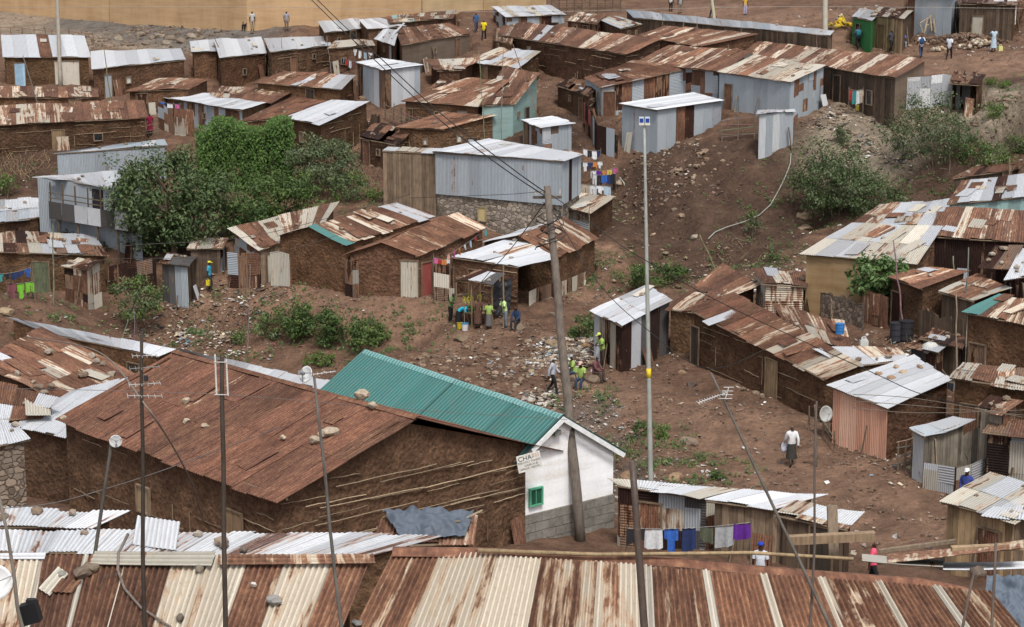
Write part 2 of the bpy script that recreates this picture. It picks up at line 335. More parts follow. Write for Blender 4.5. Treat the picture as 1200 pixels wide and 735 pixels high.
def corr(mb, Q, s0, s1, t0, t1, tint, rust, pitch=.1, amp=.014, nt=2, along='t', lift=0.0, sag=0.0, per=4, W=None, L=None, box_rib=False):
    """one corrugated sheet on the patch [s0,s1]x[t0,t1] of the surface quad Q (Q0->Q1 along s, Q0->Q3 along t)"""
    W = W or ((Q[1]-Q[0]).length+(Q[2]-Q[3]).length)/2; L = L or ((Q[3]-Q[0]).length+(Q[2]-Q[1]).length)/2
    nrm = (Q[1]-Q[0]).cross(Q[3]-Q[0]).normalized()
    if along == 't': ns = max(2, int((s1-s0)*W/pitch*per)); n2 = max(1, nt)
    else: ns = max(1, nt); n2 = max(2, int((t1-t0)*L/pitch*per))
    sd = random.random()*50; tw = random.uniform(-1, 1)*.012; vs = []; sts = []; wv = []
    for j in range(n2+1):
        b = lerp(t0, t1, j/n2)
        for i in range(ns+1):
            a = lerp(s0, s1, i/ns)
            x = (a*W if along == 't' else b*L)/pitch
            w = (math.sin(x*2*math.pi) if not box_rib else (1.0 if (x % 1) < .36 else -.7))*amp
            s_ = sag*noise.noise(V((a*W*.5, b*L*.5, sd*.0+W)))
            vs.append(quad(Q, a, b)+nrm*(w+lift+s_+tw*(i/ns-.5)+tw*.6*(j/n2-.5))); sts.append((a*W, b*L, sd)); wv.append((.5+.5*w/amp if not box_rib else .5+.7*w/amp) if not ((along == 't' and i in (0, ns) and ns > 5) or (along != 't' and j in (0, n2))) else -.5)  # tone value: crests light, valleys darkened as painted shade, dirty laps lowest
    fs = [(j*(ns+1)+i, j*(ns+1)+i+1, (j+1)*(ns+1)+i+1, (j+1)*(ns+1)+i) for j in range(n2) for i in range(ns)]
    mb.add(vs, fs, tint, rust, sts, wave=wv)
def sheet_plane(mb, Q, pal, sw=.8, rows=1, pitch=.1, amp=.014, ragged=.06, sag=.05, along='t', nt=3, lift0=0.0, skip=0.0, per=4, box_rib=False, rusty=0.0):
    """a whole plane of overlapping sheets; pal = random codes, or '=...' one code per column (rows split by '/')"""
    Q = [V(q) for q in Q]; W = ((Q[1]-Q[0]).length+(Q[2]-Q[3]).length)/2; L = ((Q[3]-Q[0]).length+(Q[2]-Q[1]).length)/2
    explicit = pal.startswith('=')
    if explicit:
        rr = pal[1:].split('/'); rows = len(rr); n = None
    for j in range(rows):
        seq = rr[j] if explicit else None
        n = len(seq) if explicit else max(1, round(W/sw)); wt = [.16 if explicit and seq[i].islower() else 1.0 for i in range(n)]; tot = sum(wt); cum = [sum(wt[:i])/tot for i in range(n+1)]
        for i in range(n):
            if random.random() < skip: continue
            code = seq[i] if explicit else random.choice(pal)
            if code == '.': continue
            t, ru = pick(code.upper()); ov = .05/W
            a0 = cum[i]-(ov if i and not code.islower() else 0); a1 = cum[i+1]+(ov if i < n-1 and not code.islower() else 0)
            b0 = j/rows-(.10/L if j else random.uniform(-1, 1)*ragged/L); b1 = (j+1)/rows+(.02/L if j < rows-1 else random.uniform(-.4, 1)*ragged/L)
            if code.islower(): ru *= .35
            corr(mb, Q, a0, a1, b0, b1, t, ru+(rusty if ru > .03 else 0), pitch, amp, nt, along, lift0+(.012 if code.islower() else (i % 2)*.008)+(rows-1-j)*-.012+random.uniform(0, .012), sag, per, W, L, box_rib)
# ------------------------------------------------------------------ house builder
MUDC = (.124, .072, .045)
MUDK = {}
def wall(parent, A, B, zt, kind, zb=None, peak=None, label=None):
    """one wall of a house from A to B (seen from outside left to right), top height zt(s)"""
    A = V((A[0], A[1], 0)); B = V((B[0], B[1], 0)); W = (B-A).length
    if W < .15: return None
    d = (B-A)/W; nrm = d.cross(V((0, 0, 1)))
    def at(s, z, off=0): p = A.lerp(B, s)+nrm*off; return V((p.x, p.y, z))
    if zb is None: zb = lambda s: terr(*(A.lerp(B, s)).xy)-.45
    k, _, arg = kind.partition(':'); mb = MB(); sub = None; mat = M_SHEET
    cuts = [0, 1]+([peak] if peak else [])
    def columns(w):
        n = max(1, round(W/w)); c = sorted(set([i/n for i in range(n+1)]+cuts)); c = [c[0]]+[x for i, x in enumerate(c[1:]) if x-c[i] > 1e-4]
        return list(zip(c[:-1], c[1:]))
    if k == 'sheet':
        ex = arg.startswith('='); cs = columns(.8) if not ex else [(i/(len(arg)-1), (i+1)/(len(arg)-1)) for i in range(len(arg)-1)]
        for i, (s0, s1) in enumerate(cs):
            t, ru = pick(arg[i+1] if ex else random.choice(arg))
            Q = [at(s0, zb(s0)), at(s1+.04/W, zb(s1)), at(s1+.04/W, zt(s1)-random.uniform(0, .03)), at(s0, zt(s0)-.02)]
            corr(mb, Q, 0, 1, 0, 1, t, ru, .1, .013, 3, 't', (i % 2)*.008+random.uniform(0, .01), .03, 4)
    elif k == 'hsheet':
        n = max(1, round(W/2.4)); z0 = min(zb(0), zb(1)); H = max(zt(0), zt(1))-z0; m = max(1, round(H/.75))
        for i in range(n):
            s0, s1 = i/n, (i+1)/n
            for j in range(m):
                t, ru = pick(random.choice(arg))
                q = lambda s, f: at(s, lerp(zb(s), zt(s), f))
                corr(mb, [q(s0, j/m), q(s1, j/m), q(s1, (j+1)/m), q(s0, (j+1)/m)], 0, 1, 0, 1, t, ru, .11, .016, 2, 's', (j % 2)*.01+random.uniform(0, .01), .03, 4)
    elif k == 'patch':
        x = 0
        while x < W-.05:
            w = random.uniform(.45, 1.0); w = min(w, W-x); s0, s1 = x/W, min(1, (x+w)/W)
            zA, zB = zb(s0), zt(s0); z = 0; H = max(.3, zB-zA)
            while z < H-.05:
                hh = random.choice([.5, .8, 1.2, 2.2]); hh = hh if z+hh < H-.25 else H-z
                f0, f1 = z/H, min(1, (z+hh)/H); t, ru = pick(random.choice(arg))
                q = lambda s, f: at(s, lerp(zb(s), zt(s), f))
                corr(mb, [q(s0, f0), q(s1, f0), q(s1, f1), q(s0, f1)], -.03, 1.03, -.02, 1.02, t, ru, .1, .010, 2, 't' if random.random() < .8 else 's', random.uniform(0, .045), .06, 4)
                z += hh
            x += w
    elif k == 'plank':
        x = 0; mat = M_WOOD; C = {'': (.20, .145, .10), 'g': (.24, .21, .17), 'd': (.10, .07, .05), 'y': (.34, .24, .14), 'r': (.13, .06, .04)}[arg]
        while x < W-.02:
            w = min(random.uniform(.12, .28), W-x); s0, s1 = x/W, (x+w-.012)/W; kk = random.uniform(.55, 1.35); o = random.uniform(0, .02)
            top0, top1 = zt(s0)-random.uniform(0, .08), zt(s1)-random.uniform(0, .08); b0 = zb(s0)
            vs = [at(s0, b0, o), at(s1, b0, o), at(s1, top1, o), at(s0, top0, o), at(s0, b0, o-.025), at(s1, b0, o-.025), at(s1, top1, o-.025), at(s0, top0, o-.025)]
            mb.add(vs, [(0, 1, 2, 3), (5, 4, 7, 6), (1, 5, 6, 2), (4, 0, 3, 7), (3, 2, 6, 7)], tuple(c*kk for c in C)); x += w
        b0 = MB()
    else:
        long_ = k == 'lathlong'; k = 'lath' if long_ else k
        mat = {'mud': M_MUD, 'lath': M_MUD, 'stone': M_MAS, 'plaster': M_PLASTER, 'block': M_BLOCK, 'canvas': M_PLASTER}[k]
        C = {'mud': MUDC, 'lath': MUDC, 'stone': (.24, .19, .15), 'block': (.34, .29, .23), 'canvas': (.42, .30, .16), 'plaster': (.28, .20, .14)}[k]
        if arg: C = tuple(float(x) for x in arg.split(','))
        elif k in ('mud', 'lath'):
            if parent.name not in MUDK: f_ = random.uniform(.78, 1.32); MUDK[parent.name] = (f_*random.uniform(.97, 1.06), f_, f_*random.uniform(.9, 1.06))
            C = tuple(a_*b_ for a_, b_ in zip(C, MUDK[parent.name]))
        amp = {'mud': .05, 'lath': .055, 'stone': .03, 'plaster': .012, 'block': .004, 'canvas': .06}[k]; fq = .8 if k == 'canvas' else 1.6
        cs = columns(.22); n = len(cs); m = max(2, round((max(zt(0), zt(1))-min(zb(0), zb(1)))/.22)); vs = []; sts = []
        xs = [cs[0][0]]+[c[1] for c in cs]; sd = random.random()*9
        for j in range(m+1):
            for s in xs:
                z = lerp(zb(s), zt(s), j/m); p = at(s, z); edge = 0 if s in (0, 1) else 1
                o = amp*(noise.noise(p*fq)+.6*noise.noise(p*4.3))*edge if k != 'block' else 0
                vs.append(p+nrm*o); sts.append((s*W, z, sd))
        N = len(xs)
        mb.add(vs, [(j*N+i, j*N+i+1, (j+1)*N+i+1, (j+1)*N+i) for j in range(m) for i in range(N-1)], C, 0, sts)
    w = mb.build('wall', mat, parent, smooth=k in ('mud', 'lath', 'stone', 'plaster', 'canvas'))
    if label: w['label'] = label
    if 'long_' not in dir(): long_ = False
    if k in ('lath',) or (k == 'mud' and W > 2.5):
        lb = MB(); dens = (.88 if long_ else .62) if k == 'lath' else .34; z0 = max(zb(0), zb(1))+.5; z = z0+random.uniform(0, .2)
        while z < max(zt(0), zt(1), zt(peak) if peak else 0)-.12:
            s = random.uniform(-.1, .2)
            while s < .97:
                e = min(.99, s+(random.uniform(1.2, 7) if long_ else random.uniform(.5, 3.4) if k == 'lath' else random.uniform(.12, .8))/W); s0 = max(.01, s)
                if e > s0 and random.random() < dens and z < min(zt(s0), zt(e))-.08 and z > max(zb(s0), zb(e)):
                    kk = random.choice([.35, .5, .6, .7, 1.05])*random.uniform(.85, 1.15); o = random.uniform(.0, .03)
                    if long_: kk = random.choice([.55, .75, .9, 1.1]); o = .03+.03*random.random()
                    dz = random.uniform(-.07, .07)-(.085*(e-s0)*W if long_ else 0); kx = 5
                    pts = [at(lerp(s0, e, i/kx), z+dz*i/kx+random.uniform(-.02, .02), o+amp*.9*random.uniform(.2, 1)) for i in range(kx+1)]
                    tube(lb, pts, random.uniform(.011, .02)*(1.15 if long_ else 1), n=4, tint=(.34*kk, .26*kk, .175*kk), cap=False)
                s = e+(random.uniform(0, .06) if long_ else random.uniform(.0, .35)*(1 if k == 'lath' else 1.6))
            z += random.uniform(.17, .34) if long_ else random.uniform(.2, .36) if k == 'lath' else random.uniform(.12, .22)
        if k == 'lath':
            x = random.uniform(.3, .8)
            while x < W-.2:
                s = x/W; kk = random.uniform(.5, 1.0)
                z0_ = zb(s)+random.uniform(.4, 1.0); z1_ = min(zt(s)-.08, z0_+random.uniform(.5, 1.4))
                if random.random() < .45 and z1_ > z0_+.2: stick(lb, at(s, z0_, .05), at(s, z1_, .05), random.uniform(.018, .03), (.30*kk, .23*kk, .155*kk), .02)
                x += random.uniform(.7, 1.5)
        if len(lb.v) > 24*14: lb.build('lath', M_WOOD, w)
    return w
DOORC = {'blue': ('A', (.30, .45, .58)), 'grey': ('S', None), 'white': ('W', None), 'rust': ('R', None), 'red': ('M', None), 'wood': (None, (.22, .15, .09)), 'pale': (None, (.42, .36, .27)), 'dark': (None, (.05, .038, .03)), 'green': (None, (.10, .115, .07)), 'panel': ('P', None), 'brown': ('B', None)}
def door(house, A, B, s, w, h, kind, z0=None, zbot=None):
    A = V((A[0], A[1], 0)); B = V((B[0], B[1], 0)); W = (B-A).length; d = (B-A)/W; nrm = d.cross(V((0, 0, 1))); c = A.lerp(B, s)
    zb = terr(c.x, c.y)-.05 if zbot is None else zbot
    code, col = DOORC[kind]
    def at(x, z, o): p = c+d*x+nrm*o; return V((p.x, p.y, z))
    mb = MB(); Q = [at(-w/2, zb, .07), at(w/2, zb, .07), at(w/2, zb+h, .07), at(-w/2, zb+h, .07)]
    if code and col is None:
        t, r = pick(code); corr(mb, Q, 0, 1, 0, 1, t, r, .09, .008, 2)
        o = mb.build('door', M_SHEET, house)
    else:
        n = 5
        for i in range(n):
            kk = random.uniform(.8, 1.15); box(mb, at(-w/2+w*(i+.5)/n, zb+h/2, .075), d*(w/n/2-.004), nrm*.02, V((0, 0, h/2)), tuple(x*kk for x in col))
        o = mb.build('door', M_PAINT if kind in ('blue',) else M_WOOD, house)
    f = MB(); fc = (.17, .12, .08)
    for x in (-w/2-.03, w/2+.03): box(f, at(x, zb+h/2, .09), d*.03, nrm*.035, V((0, 0, h/2+.03)), fc)
    box(f, at(0, zb+h+.035, .09), d*(w/2+.062), nrm*.034, V((0, 0, .03)), fc)
    f.build('frame', M_WOOD, o)
    return o
def window(house, A, B, s, zc, w, h, pane='glass', fcol=(.22, .16, .11), bars=0):
    A = V((A[0], A[1], 0)); B = V((B[0], B[1], 0)); W = (B-A).length; d = (B-A)/W; nrm = d.cross(V((0, 0, 1))); c = A.lerp(B, s)
    def at(x, z, o): p = c+d*x+nrm*o; return V((p.x, p.y, zc+z))
    f = MB()
    for x in (-w/2, w/2): box(f, at(x, 0, .08), d*.03, nrm*.05, V((0, 0, h/2+.03)), fcol)
    for z in (-h/2, h/2): box(f, at(0, z, .078), d*(w/2-.031), nrm*.048, V((0, 0, .03)), fcol)
    for i in range(bars): box(f, at(-w/2+w*(i+1)/(bars+1), 0, .085), d*.012, nrm*.012, V((0, 0, h/2-.03)), fcol)
    o = f.build('window', M_WOOD, house)
    p = MB(); box(p, at(0, 0, .055), d*(w/2-.02), nrm*.012, V((0, 0, h/2-.02)), pane if pane != 'glass' else (.03, .03, .03))
    p.build('pane', M_GLASS if pane == 'glass' else M_PAINT, o)
    return o
HOUSES = {}
def patches(mb, Q, pal, W, L, pitch):
    """odd sheets nailed askew over a patched roof"""
    codes = [c for c in pal.upper() if c in 'RKOPXBQ']
    if pitch < .09 or W*L < 5: return
    if set(pal.upper()) <= set('XR'): codes = ['X', 'R', 'X']
    if len(codes) < 2: codes = ['W', 'G', 'P']; n = random.choice([0, 1, 1])
    else:
        n = min(7, int(W*L/7)+1)
        if set(pal.upper()) - set('XR'): codes = codes+['P', 'K', 'R', 'G']
    for i in range(n):
        a, b = random.uniform(.12, .88), random.uniform(.12, .9); w, h = random.uniform(.5, .95)/W/2, random.uniform(.6, 1.9)/L/2; an = random.gauss(0, .10)
        u = (Q[1]-Q[0])/W; v_ = (Q[3]-Q[0])/L; c = quad(Q, a, b); x = u*math.cos(an)+v_*math.sin(an); y = v_*math.cos(an)-u*math.sin(an); nn = u.cross(v_).normalized()
        P = [c-x*w*W-y*h*L, c+x*w*W-y*h*L, c+x*w*W+y*h*L, c-x*w*W+y*h*L]; P = [q+nn*random.uniform(.03, .07) for q in P]
        t, ru = pick(random.choice(codes)); corr(mb, P, 0, 1, 0, 1, t, ru, pitch, .013, 3, 't', .01, .05, 4)
def carve(P, level, m=.35):
    """level the building plot: cut the slope down to the floor inside the footprint"""
    P = [V((p[0], p[1], 0)) for p in P]; c = sum(P, V((0, 0, 0)))/len(P)
    x0, x1 = min(p.x for p in P)-m-.5, max(p.x for p in P)+m+.5; y0, y1 = min(p.y for p in P)-m-.5, max(p.y for p in P)+m+.5
    ar = sum(P[i].x*P[(i+1) % len(P)].y-P[(i+1) % len(P)].x*P[i].y for i in range(len(P))); sg = 1 if ar > 0 else -1
    for i in range(max(0, int((x0+75)/.5)), min(len(GX)-1, int((x1+75)/.5)+1)+1):
        for j in range(max(0, int((y0-4)/.5)), min(len(GY)-1, int((y1-4)/.5)+1)+1):
            x, y = GX[i], GY[j]; d = 9
            for k in range(len(P)):
                a, b = P[k], P[(k+1) % len(P)]; e = b-a; L = max(e.length, .01)
                d = min(d, sg*(e.x*(y-a.y)-e.y*(x-a.x))/L)
            if d > -m: HZ[j, i] = min(HZ[j, i], level+max(0, -d)*.6)
def solveD(FL, FR, BR, BL, z, D):
    mf = (PZ(*FL, z)+PZ(*FR, z))/2; best = None; last = 1e9; ru = ((FR[0]-FL[0])**2+(FR[1]-FL[1])**2)**.5
    f0, f1 = PZ(*FL, z), PZ(*FR, z); n = V((-(f1-f0).y, (f1-f0).x, 0)).normalized()
    for i in range(-8, int(.45*D/.05)+1):
        r = i*.05; q = (PZ(*BL, z+r)+PZ(*BR, z+r))/2-mf; d = V((q.x, q.y, 0)).dot(n); e = abs(d-D)
        if best is None or e < best[0]: best = (e, r)
    if best[0] > .6 and DEBUG: print('   D unsolved', best)
    return best[1]
def eave_z(FL, FR, h, dmin):
    return (PH(*FL, h, dmin).z+PH(*FR, h, dmin).z)/2
def finish(t, C, zt, walls, doors, peak, oh, zb):
    """C = four wall corners FL, FR, BR, BL (xy); zt = dict side -> top function"""
    sides = {'F': (C[0], C[1]), 'R': (C[1], C[2]), 'B': (C[2], C[3]), 'L': (C[3], C[0])}
    for k, (a, b) in sides.items():
        kind = walls if isinstance(walls, str) else walls.get(k, walls.get('*', 'mud'))
        if kind == 'none': continue
        wall(t, a, b, zt[k], kind, peak=peak if k in ('R', 'L') else None, zb=zb)
    kf = walls if isinstance(walls, str) else walls.get('F', walls.get('*', 'mud')); Wf = (V(C[1])-V(C[0])).length; Hf = zt['F'](.5)-terr(*((V(C[0])+V(C[1]))/2).xy)
    if not doors and kf[:3] in ('mud', 'lat', 'pat', 'pla') and Wf > 2.2 and 1.5 < Hf < 3.2 and zb is None:
        s = random.choice([.2, .35, .65, .8]); doors = [('d', 'F', s, .8, min(1.75, Hf-.15), random.choice(['wood', 'rust', 'brown', 'grey', 'dark', 'panel']))]
        if Wf > 4.5: doors.append(('w', 'F', s+(.35 if s < .5 else -.35), Hf*.6, .4, .4))
    for dd in doors:
        a, b = sides[dd[1]]
        if dd[0] == 'd': door(t, a, b, *dd[2:])
        else:
            c = V(a).lerp(V(b), dd[2]); z0 = terr(c.x, c.y)
            window(t, a, b, dd[2], z0+dd[3], *dd[4:])
def mono(name, label, FL, FR, BR, BL, h=2.1, pal='R', D=4.5, r=None, rows=1, walls='mud', doors=(), oh=.22, cat='shack', z=None, dmin=50, zr=0, pitch=.1, amp=.014, sag=.085, sw=.8, per=4, floor=None, group=None, ragged=.10, skip=0, beam_=True, rusty=0):
    z = eave_z(FL, FR, h, dmin) if z is None else z
    if r is None: r = solveD(FL, FR, BR, BL, z, D)
    Q = [PZ(*FL, z), PZ(*FR, z+zr), PZ(*BR, z+r+zr), PZ(*BL, z+r)]
    W = (Q[1]-Q[0]).xy.length; L = (Q[3]-Q[0]).xy.length
    if DEBUG:
        s = F/depth_of(Q[0]); print('%-34s W %.1f Wb %.1f D %.1f r %.2f pitch %.0f z %.1f scale %.1f hF %.1f hB %.1f' % (label[:34], W, (Q[2]-Q[3]).xy.length, L, r, math.degrees(math.atan2(r, max(.1, L))), z, s, z-terr(*((Q[0]+Q[1])/2).xy), z+r-terr(*((Q[2]+Q[3])/2).xy)))
    ax = min(.3, oh/max(W, .3)); ay = min(.3, oh/max(L, .3))
    qc = lambda a, b: quad(Q, a, b)
    P4 = [qc(ax, ay), qc(1-ax, ay), qc(1-ax, 1-ay), qc(ax, 1-ay)]
    c = sum((p for p in P4), V((0, 0, 0)))/4
    if h > .5: carve(P4, z-h+.05)
    t = thing(name, label, cat, (c.x, c.y, terr(c.x, c.y)), group)
    mb = MB(); sheet_plane(mb, Q, pal, sw, rows, pitch, amp, ragged, sag, nt=3, per=per, skip=skip, rusty=rusty); patches(mb, Q, pal, W, L, pitch); mb.build('roof', M_SHEET, t)
    lin = lambda a, b: (lambda s: lerp(a.z, b.z, s)-.035)
    zt = {'F': lin(P4[0], P4[1]), 'R': lin(P4[1], P4[2]), 'B': lin(P4[2], P4[3]), 'L': lin(P4[3], P4[0])}
    finish(t, [p.xy.to_3d() for p in P4], zt, walls, doors, None, oh, (lambda s: floor) if floor is not None else None)
    if beam_:
        for nm, (a, b) in {'eave_beam': (qc(.01, ay*.4), qc(.99, ay*.4))}.items():
            m = MB(); stick(m, a-V((0, 0, .06)), b-V((0, 0, .06)), .045, (.17, .125, .085), .01, 6); m.build(nm, M_WOOD, t)
    HOUSES[label] = dict(t=t, Q=Q, P=P4, z=z)
    return t
def gable(name, label, e0, e1, r1, r0, h=2.1, pal='R', pal2='R', D=2.5, r=None, k=1.0, dzb=0, rows=1, walls='mud', doors=(), oh=.25, cat='shack', z=None, dmin=50, zr=0, pitch=.1, amp=.014, sag=.085, sw=.8, per=4, floor=None, ragged=.10, box_rib=False, rusty=0, ridge_cap=None, ohb=None):
    z = eave_z(e0, e1, h, dmin) if z is None else z
    if r is None: r = solveD(e0, e1, r1, r0, z, D)
    E0, E1, R1, R0 = PZ(*e0, z), PZ(*e1, z+zr), PZ(*r1, z+r+zr), PZ(*r0, z+r)
    def back(E, R): q = R+(R-E)*k; return V((q.x, q.y, E.z+dzb))
    B0, B1 = back(E0, R0), back(E1, R1); W = (E1-E0).xy.length; L = (R0-E0).xy.length
    if DEBUG:
        print('%-34s W %.1f Wr %.1f half %.1f r %.2f pitch %.0f z %.1f scale %.1f hF %.1f' % (label[:34], W, (R1-R0).xy.length, L, r, math.degrees(math.atan2(r, max(.1, L))), z, F/depth_of(E0), z-terr(*((E0+E1)/2).xy)), 'backpx', [tuple(round(c) for c in pix(q)[:2]) for q in (B0, B1)])
    carve([E0, E1, B1, B0], z-h+.05, .1)
    c = (E0+E1+B0+B1)/4; t = thing(name, label, cat, (c.x, c.y, terr(c.x, c.y)))
    mb = MB(); sheet_plane(mb, [E0, E1, R1, R0], pal, sw, rows, pitch, amp, ragged, sag, per=per, box_rib=box_rib, rusty=rusty)
    patches(mb, [E0, E1, R1, R0], pal, W, L, pitch) if not box_rib else None
    up = V((0, 0, .02)); sheet_plane(mb, [B1, B0, R0-up, R1-up], pal2, sw, 1, pitch, amp, ragged, sag, per=per, box_rib=box_rib, rusty=rusty)
    rf = mb.build('roof', M_SHEET, t)
    if ridge_cap:
        cp = MB(); n = ((R1-R0).normalized()).cross(V((0, 0, 1))); m = 24; tt, ru = ridge_cap; vs = []
        for i in range(m+1):
            p = R0.lerp(R1, i/m)+V((0, 0, .05+random.uniform(-.01, .01))); vs += [p+(E0-R0).normalized()*.22, p+V((0, 0, .02)), p+(B0-R0).normalized()*.22]
        cp.add(vs, [(i*3+a, i*3+3+a, i*3+4+a, i*3+1+a) for i in range(m) for a in (0, 1)], tt, ru, [(i*.3, a*.2, 3) for i in range(m+1) for a in range(3)]); cp.build('ridge_cap', M_SHEET, rf)
    a = min(.3, oh/W); kk = (1-min(.3, oh/L))
    def ins(E, R, o): return lerp(R, E, kk)+o
    dr = (E1-E0)*a; dr2 = (R1-R0)*a
    c0, c1, c2, c3 = ins(E0, R0, dr), ins(E1, R1, -dr), ins(B1, R1, -dr), ins(B0, R0, dr)
    if ohb: c2, c3 = lerp(B1, R1, ohb/(L*k))-dr2, lerp(B0, R0, ohb/(L*k))+dr2
    rz = (R0.z+R1.z)/2-.05; pk = 1/(1+k)
    def gt(za, zb_, rz_): return lambda s: (lerp(za, rz_, s/pk) if s < pk else lerp(rz_, zb_, (s-pk)/(1-pk)))-.04
    def gt2(za, zb_, rz_): return lambda s: (lerp(za, rz_, s/(1-pk)) if s < 1-pk else lerp(rz_, zb_, (s-(1-pk))/pk))-.04
    zt = {'F': lambda s: lerp(c0.z, c1.z, s)-.04, 'B': lambda s: lerp(c2.z, c3.z, s)-.04, 'R': gt(c1.z, c2.z, R1.z), 'L': gt2(c3.z, c0.z, R0.z)}
    zbf = (lambda s: floor) if floor is not None else None
    C = [c0, c1, c2, c3]; sides = {'F': (c0, c1), 'R': (c1, c2), 'B': (c2, c3), 'L': (c3, c0)}
    for kx, (p, q) in sides.items():
        kind = walls if isinstance(walls, str) else walls.get(kx, walls.get('*', 'mud'))
        if kind != 'none': wall(t, p, q, zt[kx], kind, zb=zbf, peak={'R': pk, 'L': 1-pk}.get(kx))
    for dd in doors:
        p, q = sides[dd[1]]
        if dd[0] == 'd': door(t, p, q, *dd[2:])
        else:
            m_ = V(p).lerp(V(q), dd[2]); window(t, p, q, dd[2], terr(m_.x, m_.y)+dd[3], *dd[4:])
    m = MB(); stick(m, lerp(E0, R0, .08)-V((0, 0, .08)), lerp(E1, R1, .08)-V((0, 0, .08)), .05, (.17, .125, .085), .008, 6); m.build('eave_beam', M_WOOD, t)
    HOUSES[label] = dict(t=t, Q=[E0, E1, R1, R0], P=C, z=z, B=(B0, B1))
    return t
# ------------------------------------------------------------------ the houses
HALL_FLOOR = 4.9
# ---- upper left rows
mono('mud_house', 'mud house with white iron roof bearing one red sheet, pale blue door', (3,67), (107,67), (99,42), (1,41), 2.2, '=WWWRWWW', 4.5, doors=[('d','F',.17,.8,1.75,'blue'),('d','F',.74,1.9,1.85,'panel')], rows=1)
mono('mud_house', 'long mud house with bare white roof and pale door, right of red-patched roof', (107,81), (218,70), (212,57), (106,60), 2.2, '=WWWWWWWW', 4, doors=[('d','F',.14,.75,1.8,'white'),('w','F',.36,1.0,.5,.5,(.6,.6,.55))])
mono('mud_house', 'small mud house under a plain grey-white roof, left of a bigger roof overlapping it', (224,61), (257,60), (254,46), (222,48), 2.2, 'WWG', 4, walls='mud')
mono('mud_house', 'mud house with overhanging white roof and a pole antenna leaning beside it', (257,68), (313,62), (306,44), (250,46), 2.3, 'W', 4.2, doors=[('w','F',.5,1.0,.4,.5)])
mono('mud_house', 'mud house with pale roof below the figures on the tan wall', (316,61), (389,53), (384,42), (309,45), 2.1, 'WWG', 4, walls='lath')
mono('long_shack', 'low long shack with striped rusty roof at the left edge, upper of two', (-14,114), (116,114.5), (115,103), (-14,101), 1.7, '=RKRORRKRRORKOR', 3.2, walls='mud', rows=1)
mono('long_shack', 'long mud shack with rust and cream striped roof at left edge, lower of two', (-14,147), (174,138), (169,117), (-14,124), 2.2, '=RKOKKKRORRRKRKRRR', 4, walls='lath', doors=[('d','F',.42,.8,1.6,'wood'),('w','F',.68,1.0,.6,.5)])
mono('shack', 'squat shack under a rusty roof heaped with pale debris', (147,107), (222,104), (246,92), (186,92), 1.7, 'RRKO', 4, rows=2, ragged=.2, sag=.15)
mono('shack', 'shack with bright white slanting roof behind the vine thicket', (187,113), (284,130), (318,119), (226,108), 1.9, 'WWWW', 4.5, walls={'F':'patch:SBR','*':'mud'})
mono('shack', 'shack with rust-streaked roof ending in one light grey sheet', (298,97), (400,105), (417,88), (333,83), 1.8, '=RKRRKRKGG', 4)
mono('shack', 'shack with mottled tan roof wedged left of the rusty slanting one', (244,113), (318,121), (347,106), (250,100), 1.8, 'RKRO', 4, rows=2, sag=.1)
mono('mud_house', 'mud house with long plain rusty roof above the vine thicket', (277,144), (335,137.5), (414,112), (348,110), 2.2, 'RRRX', 4.5, walls='mud')
mono('mud_house', 'stick and mud house with one blank white sheet roof', (332,138), (375,146.5), (434,119), (388,117), 2.3, 'W', 5.0, walls='lath', doors=[('w','F',.45,1.1,.5,.7,(.2,.16,.11))], r=.9)
mono('metal_hut', 'tall white iron cabin on dark corner posts among brown roofs', (416,73), (449,82), (496,76), (447,68), 2.7, 'W', 4.2, walls={'F':'sheet:=BSSWB','R':'sheet:=BWWWWS','*':'sheet:S'}, r=.1, sag=.01)
mono('mud_house', 'mud house with light grey roof just under the tan wall', (380,38), (431,33), (420,22), (372,25), 2.0, 'WWG', 4)
mono('mud_house', 'mud house with weathered white roof right of the light grey one, laundry in front', (430,34), (477,31), (446,21), (420,23), 1.8, 'WWG', 4.5)
mono('shack', 'shack with cluttered roof of rust and whitish scraps near the tan wall end', (456,27), (531,21), (536,12), (452,19), 1.4, 'RKPRL', 4, rows=2, ragged=.2, sag=.1)
mono('shack', 'low shack with reddish roof crossed by thin white seams and grey mud wall', (470,53), (552,40), (527,27), (463,34), 2.0, '=RKRKRRKR', 5, walls={'F':'plaster:.17,.13,.10','*':'mud'})
mono('lean_to', 'lean-to of one grey sheet against the seamed reddish roof', (438,46), (462,54), (468,35), (450,34), 1.9, 'G', 3, walls='mud', r=.8)
mono('mud_house', 'small mud house with pale sheet roof beside hanging washing', (383,57), (440,53), (436,46), (392,48), 1.8, 'PK', 3, doors=[('w','F',.3,.9,.5,.5)])
mono('shack', 'broken shack with torn brown roof and whitish tarpaulin scraps', (512,83), (541,82), (562,70), (498,70), 1.5, 'RKPO', 4.5, rows=2, ragged=.3, sag=.2)
mono('shack', 'shack under a pale grey roof strewn with odds and ends', (545,72), (607,80), (634,60), (585,56), 1.6, 'PGKG', 4.5, rows=2, sag=.08)
mono('shack', 'wide shack with rusty roof running up beside a pale green plaster house', (469,118), (561,124.5), (600,94), (545,92), 2.1, 'RRKRO', 5, rows=2, walls='lath', ragged=.15)
mono('plaster_house', 'pale green plastered house with brown door under a rusty roof', (561,124), (604,122), (633,86), (590,78), 2.3, '=RRKRRO', 7.0, rows=1, walls={'F':'plaster:.24,.34,.33','R':'plaster:.26,.38,.36','*':'plaster:.24,.34,.33'}, doors=[('d','R',.55,.8,1.7,'dark'),('w','R',.2,1.4,.3,.3)], cat='house')
